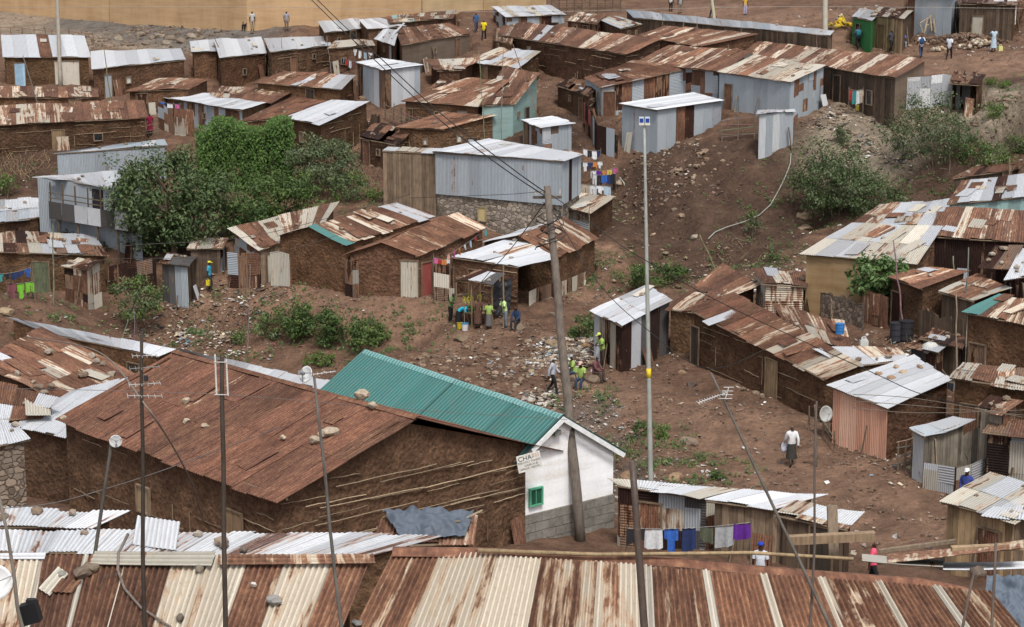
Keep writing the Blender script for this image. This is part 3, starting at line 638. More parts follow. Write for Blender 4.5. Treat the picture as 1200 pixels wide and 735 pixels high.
mono('mud_house', 'mud house with flattish rusty roof and two tiny windows, in front of green plaster house', (462,149), (520,152), (584,135), (520,131), 2.0, 'RRXO', 4.5, walls='lath', doors=[('w','R',.3,1.2,.4,.45,(.55,.55,.5)),('w','F',.6,1.1,.3,.4,(.5,.5,.45))])
# blue-grey hall with stone basement
mono('iron_hall', 'big blue-grey iron hall with white roof raised on a stone basement', (505,177), (662,189), (684,181), (573,162.5), 4.6, 'W', 6.5, walls={'F':'sheet:S','R':'sheet:=SSBSSS','*':'sheet:S'}, sag=.015, ragged=.03, cat='hall', doors=[], floor=4.9)
mono('plank_shed', 'tall shed of grey and brown planks attached left of the blue-grey hall', (447,177), (511,179.5), (520,174), (455,172), 3.6, 'GP', 3, walls={'F':'plank:','*':'plank:g'}, oh=.05, r=.25)
mono('shack', 'small grey shed with a white roof above the washing lines', (609,141), (633,150), (675,145), (647,136), 1.9, 'W', 3.2, walls={'F':'patch:SSR','R':'patch:SBSG','*':'patch:SR'}, r=.2)
mono('shack', 'low shack under a sand-strewn white roof in front of small grey shed', (597,176), (663,186), (682,180), (606,169), 1.6, 'KWP', 3.5, walls='patch:SBR', r=.35)
# ---- upper middle / right
mono('mud_house', 'long mud house with big rust and cream striped roof, tan scaffold behind', (583,41), (734,64), (776,46), (592,23), 2.3, '=RKRRKRWRRKRRRKRRKRRR', 5.5, walls='lath', doors=[('w','F',.27,1.2,.5,.75,(.55,.62,.68))], ragged=.1)
mono('shack', 'shack with whitish sheets on its roof, behind the big striped roof', (727,34), (753,28), (724,19.5), (694,20), 1.6, 'WPGR', 4)
mono('mud_house', 'mud house with streaky rust and pale roof, right of big striped roof', (747,42), (822,55), (889,40), (778,30), 1.8, '=RKRRKRORKRRKR', 4.5)
mono('market_shed', 'very long low plank shed with a narrow grey roof along the road', (742,21), (973,42), (978,36), (733,11), 1.5, 'GGSG', 2.2, walls='plank:d', r=.35)
mono('shack', 'patchwork shack of grey and brown sheets with sagging rusty roof', (703,103), (814,79), (744,71), (684,91), 2.1, z=9.9, zr=1.3, r=.3, pal='RRKXR', rows=2, walls={'F':'patch:SRBSG','L':'patch:SS','*':'patch:SR'}, doors=[('d','F',.08,.8,1.7,'rust')], ragged=.15)
mono('shack', 'shack with wide rust and cream roof behind the patchwork shack', (745,73), (842,84), (886,60), (784,53), 2.3, '=RKRKRRKRKRRR', 5, walls='patch:RBS')
mono('iron_house', 'blue-grey iron house with pale cream roof crossed by one rusty strip', (840,84), (927,96), (968,77), (880,64), 2.6, '=PKRPPKP', 5, walls={'F':'sheet:S','R':'patch:SSRS','*':'sheet:S'}, doors=[('d','F',.15,.8,1.8,'rust')])
mono('long_house', 'long house with striped rust roof, dark plank front and broken window, by the road', (870,62), (1050,92), (1087,70), (888,48), 2.3, '=RKRRKRRKRKRRKRRKRRKR', 5, walls={'F':'plank:d','R':'plaster:.20,.15,.11','*':'mud'}, doors=[('w','F',.86,1.2,.7,.9),('d','F',.66,.9,1.8,'dark')])
mono('plaster_house', 'small brown plastered room with open window at the striped long house end', (1010,82), (1050,91), (1062,80), (1022,74), 2.2, 'R', 2.5, walls='plaster:.21,.15,.11', doors=[('w','F',.25,1.3,.75,.8),('w','F',.7,1.0,.6,.8)], r=.3)
mono('metal_hut', 'white roofed grey iron box hut with a rusty door, above the dirt bank', (725,121.5), (770,129), (849,118), (813,108.5), 2.9, 'W', 5.3, walls={'F':'sheet:S','R':'sheet:=SSRBSSS','*':'sheet:S'}, r=.2, sag=.01, ragged=.03)
mono('ruin', 'ruined hut frame hung with torn white rags near the road bend', (1112,98), (1148,100), (1156,86), (1118,84), 2.0, 'RB', 3, walls={'F':'none','R':'mud','L':'mud','B':'patch:WB'}, ragged=.3)
# ---- left middle
mono('iron_house', 'light blue iron house with flat whitish roof left of the big tree', (60,180), (197,170), (193,163), (122,171), 2.3, 'SW', 3, walls='sheet:S', r=.2)
mono('balcony_house', 'iron house with a railed balcony and white roof left of the big tree', (72,210), (165,228), (172,196), (37,208), 3.8, 'WWW', 6, walls={'F':'sheet:S','L':'sheet:S','*':'sheet:S'}, r=.25, cat='house')
mono('shack', 'collapsed roof of loose grey sheets at the left edge under the balcony house', (-8,262), (48,254), (50,233), (-8,236), 1.2, 'GWGS', 4, rows=2, ragged=.4, sag=.25)
mono('mud_house', 'mud house with low cluttered roof and washing before its green door, left edge', (-10,295), (127,299), (112,276), (-10,271), 2.3, 'RKPGRB', 4.5, rows=2, walls='mud', doors=[('d','F',.42,.95,1.8,'green')], ragged=.2, sag=.12)
mono('shack', 'tiny patched shack of rags, rust and pale boards', (70,312), (103,316), (122,306), (92,302), 2.0, 'PB', 2, walls={'F':'patch:RKBC','R':'patch:PKB','*':'patch:RB'}, r=.1, ragged=.2, sag=.15)
mono('shack', 'dark shed with grey sheet front behind the small feathery tree', (186,308), (222,312), (232,300), (196,297), 2.4, 'DB', 2.2, walls={'F':'sheet:=DDSS','R':'plank:d','*':'patch:DB'}, r=.1)
mono('shack', 'low shack with flat whitish roof edge beside woman carrying the yellow can', (218,292), (262,291), (268,278), (226,279), 1.7, 'PKB', 2.5, walls={'F':'plank:d','R':'patch:SB','*':'mud'}, r=.2)
mono('mud_house', 'mud house with pale striped roof, leftmost of the row above the scrub bank', (303,294.5), (378,265), (398,236), (266,268), 2.1, z=3.12, zr=1.0, pal='=PRRPPKRPPRP', rows=1, walls={'F':'plank:','L':'patch:RSPG','*':'mud'}, r=.75)
gable('mud_house', 'mud gabled house with stone footing and one teal sheet on its striped roof', (404,287.5), (512,254), (466,238), (361,266), 2.75, z=3.78, zr=.9, pal='=TKKRKRKRWW', pal2='RKR', r=.8, walls={'L':'mud','F':'mud','*':'mud'}, rows=1)
gable('mud_house', 'mud gabled house with plain rusty roof, grey sheet door and dark red door', (491,301), (573,267), (535,248), (446,284), 2.4, z=3.28, zr=.8, pal='RRRO', pal2='R', r=.75, walls={'L':'lath','F':'mud','*':'mud'}, doors=[('d','L',.88,.95,2.1,'panel'),('d','F',.12,.85,1.9,'red')])
gable('mud_house', 'mud house with rust and white hipped roof behind the vegetable stall', (652,304), (702,279), (662,254), (606,276), 2.3, z=3.02, zr=.25, pal='=RRKRRKR', pal2='=WWWWW', r=.9, walls='mud', ragged=.1)
mono('shack', 'shack with round-edged white roof under two lines of washing', (626,236), (692,250), (722,231), (660,224), 1.7, 'WKPW', 4, walls={'F':'hsheet:PW','*':'mud'}, r=.2)
# ---- right side
mono('iron_shack', 'corner shack of battered corrugated sheets with light grey roof, people sitting beside', (692,363.5), (728,382.5), (788,352), (757,334), 2.4, 'WGWG', 4.5, walls={'F':'sheet:=GPBPB','R':'sheet:=CGDCD','*':'patch:SR'}, r=.5, rows=2, ragged=.12)
mono('shack', 'shack with jumbled rust and pale roof behind the grey corner shack', (780,362), (812,366), (892,333), (846,309), 2.3, 'RKROKR', 5, rows=2, walls='lath', ragged=.2, sag=.1, r=.4)
mono('mud_house', 'long stick and mud house with dark rust roof beside the path', (806,363), (966,446), (1012,428), (860,342), 2.7, z=3.25, zr=-.8, pal='=RXRRXRRKRKRRPKO', walls='lath', r=.9, doors=[('d','F',.63,.9,1.8,'wood'),('d','F',.02,.7,1.9,'dark')], ragged=.1)
mono('shack', 'shack with peach painted iron front and stone-weighted white roof', (968,451), (1041,479), (1117,445), (1070,416), 2.55, '=GWGGWG', z=2.78, zr=-.22, walls={'F':'sheet:=NNNNNNN','R':'mud','*':'mud'}, r=.75, ragged=.06)
mono('shack', 'low shack with brown scrap roof behind the long stick and mud house', (926,388), (1000,412), (990,378), (905,358), 1.8, 'RKBPO', 4, rows=2, walls='mud', ragged=.25, sag=.15, r=.3)
mono('shack', 'low shack with white sheets and blue bucket on its roof', (990,430), (1068,422), (1052,408), (950,408), 2.0, 'WGWK', 4, rows=2, walls='mud', ragged=.2, r=.4)
mono('shack', 'low store of horizontal beige iron with junk piled on its roof', (893,333), (947,336), (946,318), (880,315), 2.0, 'PKRP', 3, walls='hsheet:KP', r=.2, ragged=.2, sag=.12)
mono('stone_house', 'house with broad grey roof, tattered ochre canvas wall and stone footing', (937,297), (1075,310), (1106,266), (998,261), 3.0, 'PGPGG', 6, rows=2, walls={'F':'canvas:.31,.215,.12','L':'stone','*':'mud'}, r=1.1, sag=.06)
mono('shack', 'shack with white strips and brown scraps on a low roof above the broad grey one', (995,264), (1108,263), (1119,233), (1030,240), 2.0, 'WWKRW', 4.5, rows=2, walls='mud', ragged=.2, sag=.1)
mono('iron_house', 'rusty brown iron house with dark corrugated walls, right edge', (1089,277), (1212,285), (1212,247), (1109,243), 2.5, '=RRRKRRKRRKRRR', 4.5, walls='sheet:C', pitch=.12)
mono('iron_house', 'iron house with white roof, one rust sheet at its left, right edge', (1109,239), (1212,230), (1212,203), (1127,212), 2.4, '=RWWWBWWW', 4.2, walls='sheet:L')
mono('wooden_house', 'plank house with brown edge of roof cut by the upper right frame edge', (1115,209), (1212,195), (1212,172), (1140,196), 2.2, 'RB', 4, walls='plank:d')
mono('mud_house', 'mud and lattice house with small rust roof behind the papaya-like tree', (1039,324), (1079,339), (1138,317), (1089,313), 2.4, 'RRO', 3.2, walls='lath', r=.3)
mono('lean_to', 'open lean-to with striped rust and tan roof on poles', (1098,342), (1140,353), (1185,337), (1143,322), 2.0, '=PORRP', 3, walls={'F':'plank:d','R':'none','L':'none','B':'mud'}, r=.3)
mono('lean_to', 'lean-to of brown corrugated sheets against the rusty iron house', (1146,313), (1184,316), (1200,288), (1166,287), 2.4, 'BPB', 2.5, walls={'*':'none','B':'sheet:C'}, r=.7)
mono('lean_to', 'lean-to with pale corrugated sheet hanging at the right frame edge', (1176,328), (1215,322), (1215,290), (1196,291), 2.2, 'W', 2.5, walls={'*':'none','B':'sheet:C'}, r=.7)
mono('mud_house', 'stick and mud house with teal striped patchwork roof, right edge', (1126,366), (1212,383), (1212,352), (1170,345), 3.0, '=TTKKROKR', 4.2, walls={'F':'lath','L':'sheet:P','*':'lath'}, r=.5)
mono('lean_to', 'ramshackle lean-to of bent scrap sheets below the peach shack', (1064,502), (1082,512), (1139,494), (1113,487), 2.0, 'SRKGB', 2.6, rows=2, walls={'F':'patch:GW','R':'plank:g','*':'none'}, r=.1, ragged=.3, sag=.25)
mono('plank_shed', 'shed of grey upright boards with torn sheets, right of ramshackle lean-to', (1142,478), (1178,486), (1200,470), (1160,462), 2.6, 'BR', 2.4, walls={'F':'plank:g','R':'patch:BR','*':'plank:g'}, ragged=.3, r=.2)
mono('plank_shed', 'plank hut with broad grey sheet roof at the lower right edge', (1100,587), (1192,613), (1250,580), (1160,553), 2.3, 'PPGP', 4.4, rows=2, walls={'F':'plank:y','*':'plank:'}, r=.45, ragged=.1)
mono('lean_to', 'white corrugated canopy with a blue rag, in front of lower right plank hut', (1150,604), (1215,612), (1215,594), (1165,592), 2.2, 'W', 2.2, walls={'*':'none','B':'plank:y'}, r=.2)
# ---- sheds by the church
mono('shack', 'patched plank shed with wavy white roof beside the white church', (724,569), (822,584.5), (868,573), (712,561.5), 2.1, 'WWWP', 3.2, walls={'F':'patch:BPDSC','R':'patch:BRP','*':'patch:BP'}, r=.12, sag=.12)
mono('shack', 'shack with white roof edge and plank wall, right of the patched shed', (824,586), (905,598), (968,580), (872,574), 2.0, 'WGWP', 3.4, walls={'F':'plank:','*':'plank:'}, r=.2, sag=.1)
mono('shack', 'half-collapsed shed of pale boards and timber posts near the rubble path', (905,604), (992,622), (1008,606), (925,592), 1.6, 'KPWK', 3.2, rows=2, walls={'F':'plank:d','*':'plank:d'}, r=.3, ragged=.3, sag=.2)
# ---- near left
BIG = gable('mud_house', 'largest mud house with a wide dark rust roof and lath ribs', (62,493), (322,591), (490,490), (205,412), 2.8, 'XXRX', 'XX', 6.0, z=4.5, r=1.3, k=1.22, dzb=-1.65, rows=2, walls={'F':'lath:.152,.09,.057','R':'lathlong:.155,.092,.058','*':'mud'}, pitch=.13, amp=.02, oh=.35, cat='house', doors=[('d','F',.82,.9,2.0,'wood'),('w','F',.40,1.5,.75,.9,(.33,.25,.15))], sag=.06, ridge_cap=((.5,.42,.33), .8), ohb=1.78)
CHURCH = gable('church', 'white plastered church with ribbed teal roof behind the leaning utility pole', (356,476), (583,566), (660,488), (428,411), 2.6, '=TTTTTTTTTTTTTT', '=TTTTTTTT', 2.75, z=2.4, r=1.9, rows=1, walls={'R':'plaster:.88,.89,.90','*':'plaster:.76,.78,.79'}, pitch=.20, amp=.065, box_rib=True, per=8, oh=.3, cat='church', sag=.01, ragged=.0, ridge_cap=((.22,.42,.42), 0.0))
mono('shack', 'roof patched from rust, cream and grey strips with stones, left edge before big mud house', (70,470), (158,437), (52,386), (-30,425), 2.4, '=RXKRRKRXR/KRRPKRRKR/RRWXRRKRR', 6, z=3.6, r=.9, walls='mud', ragged=.2, sag=.1)
mono('shack', 'rusty sheet roof patched with a white piece in the left corner, below the striped one', (-30,492), (50,490), (70,466), (-30,446), 2.2, 'RXPRW', 4.5, z=3.7, r=.7, rows=2, walls='mud', ragged=.3)
mono('shack', 'white iron roof wedged between the striped patchwork and the largest rust roof', (14,500), (78,513), (152,443), (84,458), 2.4, '=WWWWW', 6.5, z=3.5, r=.6, rows=2, walls='mud')
mono('stone_house', 'stone-walled house corner with a white roof at left edge', (-14,525), (36,515), (19,497), (-14,490), 3.0, 'W', 3, z=4.6, r=.4, walls={'F':'stone','R':'stone','*':'stone'})
mono('long_house', 'long low roof of bright white sheets in the gully behind the largest mud house', (50,389), (187,418), (207,409), (8,372), 1.3, 'WWWWW', 2.5, r=.3, walls='mud', z=.9)
mono('long_house', 'narrow white roof strip between the gully and the teal church roof', (212,414), (380,458), (398,449), (208,408), 1.5, 'WWWW', 2.0, r=.3, walls='mud', z=1.3)
# ---- nearest roofs
mono('long_house', 'long white iron roof with rust seams crossing the lower left', (-20,647), (432,653), (520,628), (-20,621), 2.3, '='+'W'*24, 3.0, z=8.9, r=.25, walls='mud', dmin=20, sag=.03, rusty=.12)
mono('long_house', 'farther white iron roof at left, antenna pole standing beside it', (-20,618), (112,617.5), (152,600), (-20,597), 2.3, 'WWWW', 3.0, z=7.6, r=.2, walls='mud', dmin=20, rusty=.12)
NEARL = mono('long_house', 'nearest roof at lower left, streaked rust and cream sheets under stones', (-60,775), (383,783), (437,652), (-40,651), 3, '=QQkRkRkRQQkRkQkR', 3.4, z=12.55, r=.85, walls='mud', dmin=18, pitch=.076, amp=.018, per=8, sw=.75, sag=.02, ragged=.02)
NEARR = mono('long_house', 'nearest roof at lower right, cream then rust sheets with white seams', (388,790), (1250,800), (1160,692), (462,643), 3, '=OQQOQkRkRkRkOkRkO', 3.4, z=12.35, r=1.05, zr=-.6, walls='mud', dmin=18, pitch=.076, amp=.018, per=8, sw=.75, sag=.02, ragged=.02)
# ---- huts and screens along the upper road
mono('kiosk', 'green painted kiosk with grey awning beside the upper road', (998,20), (1022,24), (1036,14), (1008,10), 2.2, 'G', 2.2, walls={'F':'plaster:.045,.19,.065','*':'plaster:.045,.17,.06'}, r=.1)
mono('plank_shed', 'weathered plank shed with open dark front beside the upper road', (1020,18), (1060,22), (1072,12), (1030,8), 2.4, 'PB', 3, walls={'F':'plank:y','R':'plank:d','*':'plank:'}, r=.1)
mono('iron_house', 'tall grey corrugated iron house at the top right, rusty corner', (1062,-6), (1118,-3), (1126,-14), (1070,-16), 3.4, 'G', 3, walls={'F':'sheet:=RSSGSS','*':'sheet:S'}, r=.1)
mono('shop', 'small shop with white poster boards at the top right corner', (1122,4), (1192,6), (1198,-8), (1128,-8), 2.6, 'B', 3.2, walls={'F':'plank:d','*':'mud'}, r=.1)
mono('lean_to', 'white fan of roof sheets in front of the hipped mud house, above the stall', (527,301), (608,313), (653,303), (606,277), 2.3, '=WWKWWW', z=3.12, r=.45, walls={'F':'lath','L':'mud','*':'none'}, oh=.12, ragged=.1)
mono('mud_house', 'mud house with scrap roof between the peach shack and teal striped roof house', (1112,442), (1215,458), (1215,434), (1128,425), 2.7, 'BRPO', 2.8, rows=2, walls={'F':'lath','*':'mud'}, doors=[('d','F',.22,.7,1.7,'rust'),('d','F',.6,.8,1.7,'wood')], ragged=.25, sag=.15)
mono('shack', 'squat scrap hut on the rubbish ground behind the stone-weighted white roof', (1062,404), (1100,414), (1116,404), (1078,396), 1.5, 'BGD', 2, walls='patch:BDR', ragged=.3, sag=.15, r=.1)
mono('shack', 'low shed of rust sheets under the tarpaulin pile beside the largest mud house', (436,641), (556,637), (560,606), (446,608), 1.6, 'ROKR', z=6.6, r=.35, walls='patch:RBC', dmin=20)
mono('mud_house', 'unroofed-looking mud room of sticks left of the flattish rusty roof', (420,161), (463,170), (486,152), (438,146), 1.8, 'CBCR', 3.5, rows=2, walls='lathlong', ragged=.4, sag=.25, skip=.3)
mono('plank_shed', 'narrow plank shed in the scrap corner above the lower right plank hut', (1150,506), (1215,514), (1215,494), (1162,489), 2.2, 'BRP', 2.4, walls={'F':'patch:BSPC','*':'plank:g'}, ragged=.3, sag=.15)
mono('lean_to', 'dark lean-to of boards below the lattice house, by the drums', (1076,396), (1128,408), (1140,394), (1092,386), 1.7, 'BCR', 2.2, walls={'F':'plank:d','*':'patch:BC'}, ragged=.3, sag=.15)
mono('shack', 'small shack with rust and grey scraps under the washing by basement hall', (612,262), (640,268), (664,256), (632,250), 1.7, 'RGK', 2.4, walls='patch:SRB', ragged=.25, sag=.15)
mono('shack', 'sunken shack with brown roof scraps between cabin and green plaster house', (498,106), (536,112), (556,98), (514,94), 1.5, 'RBK', 3, walls='mud', ragged=.3, sag=.18)
mono('shack', 'scrap shack squeezed between the timber-framed shack and road shed at top', (664,24), (700,28), (712,18), (676,14), 1.5, 'RKW', 3.2, walls='patch:BR', ragged=.2, sag=.12)
mono('mud_house', 'low mud outhouse with twig roof under the long striped mud house', (652,100), (690,112), (706,98), (668,90), 1.6, 'CRB', 3, rows=2, walls='lathlong', ragged=.35, sag=.2, skip=.2)
# ------------------------------------------------------------------ ground, boundary wall, light
def smooth(e0, e1, x): t = np.clip((x-e0)/(e1-e0), 0, 1); return t*t*(3-2*t)
def blobs(X, Y, pts):
    w = np.zeros_like(X)
    for (u, v, r) in pts:
        p = PH(u, v, 0); w = np.maximum(w, 1-smooth(.45*r, r, np.hypot(X-p.x, Y-p.y)))
    return w
def ground():
    xs = np.concatenate([np.arange(-75, -42, 1.5), np.arange(-42, 42.01, .30), np.arange(43.5, 75.1, 1.5)])
    ys = np.concatenate([np.arange(4, 60, .75), np.arange(60, 124, .27), np.arange(124, 170, .5), np.arange(170, 240, 2)])
    X, Y = np.meshgrid(xs, ys)
    fx = np.clip((X+75)/.5, 0, len(GX)-1.001); fy = np.clip((Y-4)/.5, 0, len(GY)-1.001); i = fx.astype(int); j = fy.astype(int); a = fx-i; b = fy-j
    Z = (HZ[j, i]*(1-a)+HZ[j, i+1]*a)*(1-b)+(HZ[j+1, i]*(1-a)+HZ[j+1, i+1]*a)*b
    path = blobs(X, Y, [(640, 470, 3), (560, 392, 3), (480, 372, 3), (400, 366, 3), (330, 352, 2.5), (250, 345, 2), (700, 470, 4), (780, 490, 4), (860, 510, 5), (930, 560, 5), (1000, 590, 5), (860, 580, 3), (1050, 620, 4), (660, 400, 2.5), (690, 350, 2.5), (700, 300, 2.5), (1020, 70, 7), (1110, 80, 8), (1190, 75, 7), (900, 25, 8), (800, 20, 8), (980, 55, 6)])
    dark = blobs(X, Y, [(800, 240, 8), (860, 250, 8), (850, 300, 6), (1000, 200, 8), (1060, 200, 8), (900, 200, 8), (1100, 200, 8), (770, 210, 5), (1180, 110, 6), (640, 170, 6), (690, 260, 4), (60, 200, 7), (20, 190, 6)])
    wet = blobs(X, Y, [(735, 590, 2.5), (720, 560, 2), (700, 530, 2), (690, 495, 2), (770, 590, 2)])
    pale = blobs(X, Y, [(20, 28, 14), (90, 30, 12), (150, 40, 9), (200, 45, 8), (1150, 130, 6), (1020, 165, 6), (1010, 130, 4)])
    gravel = blobs(X, Y, [(200, 33, 8), (260, 38, 8), (150, 28, 7), (110, 24, 6)])
    nz = np.vectorize(lambda x, y: noise.noise(V((x*.9, y*.9, 3)))+.55*noise.noise(V((x*2.6, y*2.6, 7))))(X, Y)
    Z = Z+nz*(.13-.10*np.clip(path*1.3, 0, 1))*np.where(Y < 170, 1, 0)
    rg = np.vectorize(lambda x, y: 1-2*abs(noise.noise(V((x*.55, y*.9, 11))))+.6*(1-2*abs(noise.noise(V((x*1.7, y*2.2, 5))))))(X, Y)
    Z = Z+np.where(dark > .02, dark*.20*(rg-.6), 0)
    C = np.zeros(X.shape+(3,)); C[:] = (.172, .103, .070)
    def to(w, c): C[:] = C*(1-w[..., None])+np.array(c)*w[..., None]
    to(dark*.85, (.078, .049, .036)); to(path*.85, (.25, .155, .107)); to(pale*.8, (.31, .26, .20)); to(gravel*.9, (.15, .14, .13)); to(wet*.7, (.16, .13, .11))
    C *= (1+.22*np.clip(nz, -1, 1))[..., None]
    n, m = X.shape; vs = np.stack([X.ravel(), Y.ravel(), Z.ravel()], -1); idx = np.arange(n*m).reshape(n, m)
    fs = np.stack([idx[:-1, :-1].ravel(), idx[:-1, 1:].ravel(), idx[1:, 1:].ravel(), idx[1:, :-1].ravel()], -1)
    me = bpy.data.meshes.new('ground'); me.vertices.add(len(vs)); me.vertices.foreach_set('co', vs.ravel().astype(np.float32))
    me.loops.add(len(fs)*4); me.loops.foreach_set('vertex_index', fs.ravel().astype(np.int32)); me.polygons.add(len(fs)); me.polygons.foreach_set('loop_start', np.arange(0, len(fs)*4, 4, dtype=np.int32))
    ca = me.color_attributes.new('tint', 'FLOAT_COLOR', 'POINT'); ca.data.foreach_set('color', np.concatenate([C.reshape(-1, 3), np.ones((n*m, 1))], 1).ravel().astype(np.float32))
    me.update(calc_edges=True); me.polygons.foreach_set('use_smooth', [True]*len(fs)); me.materials.append(M_GROUND)
    o = bpy.data.objects.new('ground', me); COL.objects.link(o); o['kind'] = 'structure'; return o
ground()
# tan boundary wall along the top left
def strip_wall(name, label, pts, z_top, col, thick=.5, sink=1.2):
    mb = MB(); P = [PH(u, v, 0) for u, v in pts]; Q = []
    for a, b in zip(P[:-1], P[1:]):
        k = max(2, int((b-a).length/.8)); Q += [a.lerp(b, i/k) for i in range(k)]
    Q.append(P[-1]); vs = []; m = 8
    for p in Q:
        for j in range(m+1):
            z = lerp(p.z-sink, z_top, j/m); q = V((p.x, p.y, z)); vs.append(q+V((0, -1, 0))*.05*noise.noise(q*.8))
        vs.append(V((p.x, p.y+thick, z_top)))
    K = m+2; mb.add(vs, [(i*K+j, (i+1)*K+j, (i+1)*K+j+1, i*K+j+1) for i in range(len(Q)-1) for j in range(K-1)], col, 0, [(q.x, q.z, 0) for q in vs])
    o = mb.build(name, M_PLASTER, None, smooth=False, origin=P[0]); tag(o, label, 'wall'); return o
strip_wall('boundary_wall', 'long tan plastered boundary wall across the top left of the slope', [(-60, 2), (60, 20), (130, 26), (200, 31), (290, 37), (400, 30), (494, 16)], 22, (.45, .30, .17))
strip_wall('boundary_wall', 'greyer stretch of wall with a low pale top, continuing right of the tan wall', [(495, 15), (540, 13), (600, 9), (640, 6)], 15.6, (.40, .29, .17))

w = bpy.data.worlds.new('World'); sc.world = w; w.use_nodes = True; nt = w.node_tree
sky = nt.nodes.new('ShaderNodeTexSky'); sky.sky_type = 'NISHITA'; sky.sun_disc = False
SUN_EL, SUN_AZ = math.radians(58), math.radians(168)   # azimuth clockwise from +Y (away from the camera)
sky.sun_elevation = SUN_EL; sky.sun_rotation = SUN_AZ; sky.dust_density = 4; sky.air_density = 1.0; sky.ozone_density = 1.0
hs = nt.nodes.new('ShaderNodeHueSaturation'); hs.inputs['Saturation'].default_value = .35
nt.links.new(sky.outputs[0], hs.inputs['Color']); bg = nt.nodes['Background']; nt.links.new(hs.outputs[0], bg.inputs[0]); bg.inputs[1].default_value = .115
sl = bpy.data.lights.new('sun', 'SUN'); sl.energy = 1.5; sl.angle = math.radians(10); sl.color = (1, .965, .91); so = bpy.data.objects.new('sun', sl); COL.objects.link(so)
sd = V((math.sin(SUN_AZ)*math.cos(SUN_EL), math.cos(SUN_AZ)*math.cos(SUN_EL), math.sin(SUN_EL)))
so.rotation_euler = sd.to_track_quat('Z', 'Y').to_euler(); so.location = (0, 0, 60)
sc.view_settings.view_transform = 'Standard'; sc.view_settings.look = 'None'; sc.view_settings.exposure = .60; sc.view_settings.gamma = 1; sc.view_settings.use_curve_mapping = False
sc.cycles.max_bounces = 5; sc.cycles.diffuse_bounces = 2; sc.cycles.glossy_bounces = 2; sc.cycles.transmission_bounces = 2; sc.cycles.use_denoising = True
# ------------------------------------------------------------------ extra parts of particular houses
def side(label, k):
    P = HOUSES[label]['P']; i = {'F': 0, 'R': 1, 'B': 2, 'L': 3}[k]; return V((P[i].x, P[i].y, 0)), V((P[(i+1) % 4].x, P[(i+1) % 4].y, 0))
def frame_of(A, B):
    W = (B-A).length; d = (B-A)/W; return W, d, d.cross(V((0, 0, 1)))
HALL = 'big blue-grey iron hall with white roof raised on a stone basement'
for k in 'FRBL':
    A, B = side(HALL, k); W, d, n = frame_of(A, B); o = -.12
    w_ = wall(HOUSES[HALL]['t'], A+n*o, B+n*o, lambda s: HALL_FLOOR+.02, 'stone:.27,.23,.19'); w_.name = 'basement_wall'
A, B = side(HALL, 'F'); window(HOUSES[HALL]['t'], A, B, .38, 3.95, .55, .85, (.50, .40, .20), (.30, .24, .16))
A, B = side(HALL, 'R')
BALC = 'iron house with a railed balcony and white roof left of the big tree'
A, B = side(BALC, 'F'); W, d, n = frame_of(A, B); T_ = HOUSES[BALC]['t']; zr = HOUSES[BALC]['z']
f0 = zr-2.15; m = MB(); m.add([A-n*.1+V((0, 0, f0)), B-n*.1+V((0, 0, f0)), B+n*.9+V((0, 0, f0)), A+n*.9+V((0, 0, f0))]+[A-n*.1+V((0, 0, f0-.12)), B-n*.1+V((0, 0, f0-.12)), B+n*.9+V((0, 0, f0-.12)), A+n*.9+V((0, 0, f0-.12))], [(0, 3, 2, 1), (4, 5, 6, 7), (3, 7, 6, 2), (0, 4, 7, 3), (1, 2, 6, 5)], (.12, .085, .06)); m.build('balcony_floor', M_WOOD, T_)
for i in range(7):
    m = MB(); q = A.lerp(B, (i+.1)/6.2)+n*.85; beam(m, V((q.x, q.y, f0)), V((q.x, q.y, zr-.05)), .08, .08, (.10, .075, .055)); m.build('post', M_WOOD, T_)
for z in (1.15, 1.45):
    m = MB(); beam(m, A+n*.86+V((0, 0, f0+z)), B+n*.86+V((0, 0, f0+z)), .06, .05, (.13, .10, .075)); m.build('rail', M_WOOD, T_)
for i, c in enumerate('DDWWDW'):
    m = MB(); a, b = A.lerp(B, i/6)+n*.92, A.lerp(B, (i+1)/6)+n*.92; t, ru = pick(c); corr(m, [a+V((0, 0, f0-.1)), b+V((0, 0, f0-.1)), b+V((0, 0, f0+.95)), a+V((0, 0, f0+.95))], .01, .99, 0, 1, t, ru, .1, .012, 2); m.build('parapet_sheet', M_SHEET, T_)
for i in range(4):
    m = MB(); q = A.lerp(B, (i+.4)/4)+n*.8; g = terr(q.x, q.y); beam(m, V((q.x, q.y, g-.2)), V((q.x, q.y, f0-.1)), .12, .12, (.10, .075, .055)); m.build('post', M_WOOD, T_)
m = MB(); a, b = A.lerp(B, .42)+n*.05, A.lerp(B, .55)+n*.05; box(m, (a+b)/2+V((0, 0, f0+.95)), (b-a)/2, n*.03, V((0, 0, .95)), (.03, .025, .03)); m.build('door', M_WOOD, T_)
# church: block plinth, barge board, green window, lamp box
CH = 'white plastered church with ribbed teal roof behind the leaning utility pole'
T_ = HOUSES[CH]['t']; A, B = side(CH, 'R'); W, d, n = frame_of(A, B); g = min(terr(*A.xy), terr(*B.xy))-.4
m = MB(); top = terr(*((A+B)/2).xy)+1.15; rows = 5
for j in range(rows):
    z0, z1 = lerp(g, top, j/rows), lerp(g, top, (j+1)/rows)
    for i in range(9):
        s0, s1 = max(0, (i-.5*(j % 2))/8.5), min(1, (i+1-.5*(j % 2))/8.5)
        if s1-s0 < .02: continue
        kk = random.uniform(.85, 1.12); c = A.lerp(B, (s0+s1)/2)+n*.04; box(m, V((c.x, c.y, (z0+z1)/2)), d*((s1-s0)*W/2-.006), n*.05, V((0, 0, (z1-z0)/2-.012)), (.24*kk, .225*kk, .20*kk))
m.build('plinth', M_STONE, T_)
window(T_, A, B, .30, top+.62, .55, .62, (.02, .09, .055), (.10, .36, .22), 1)
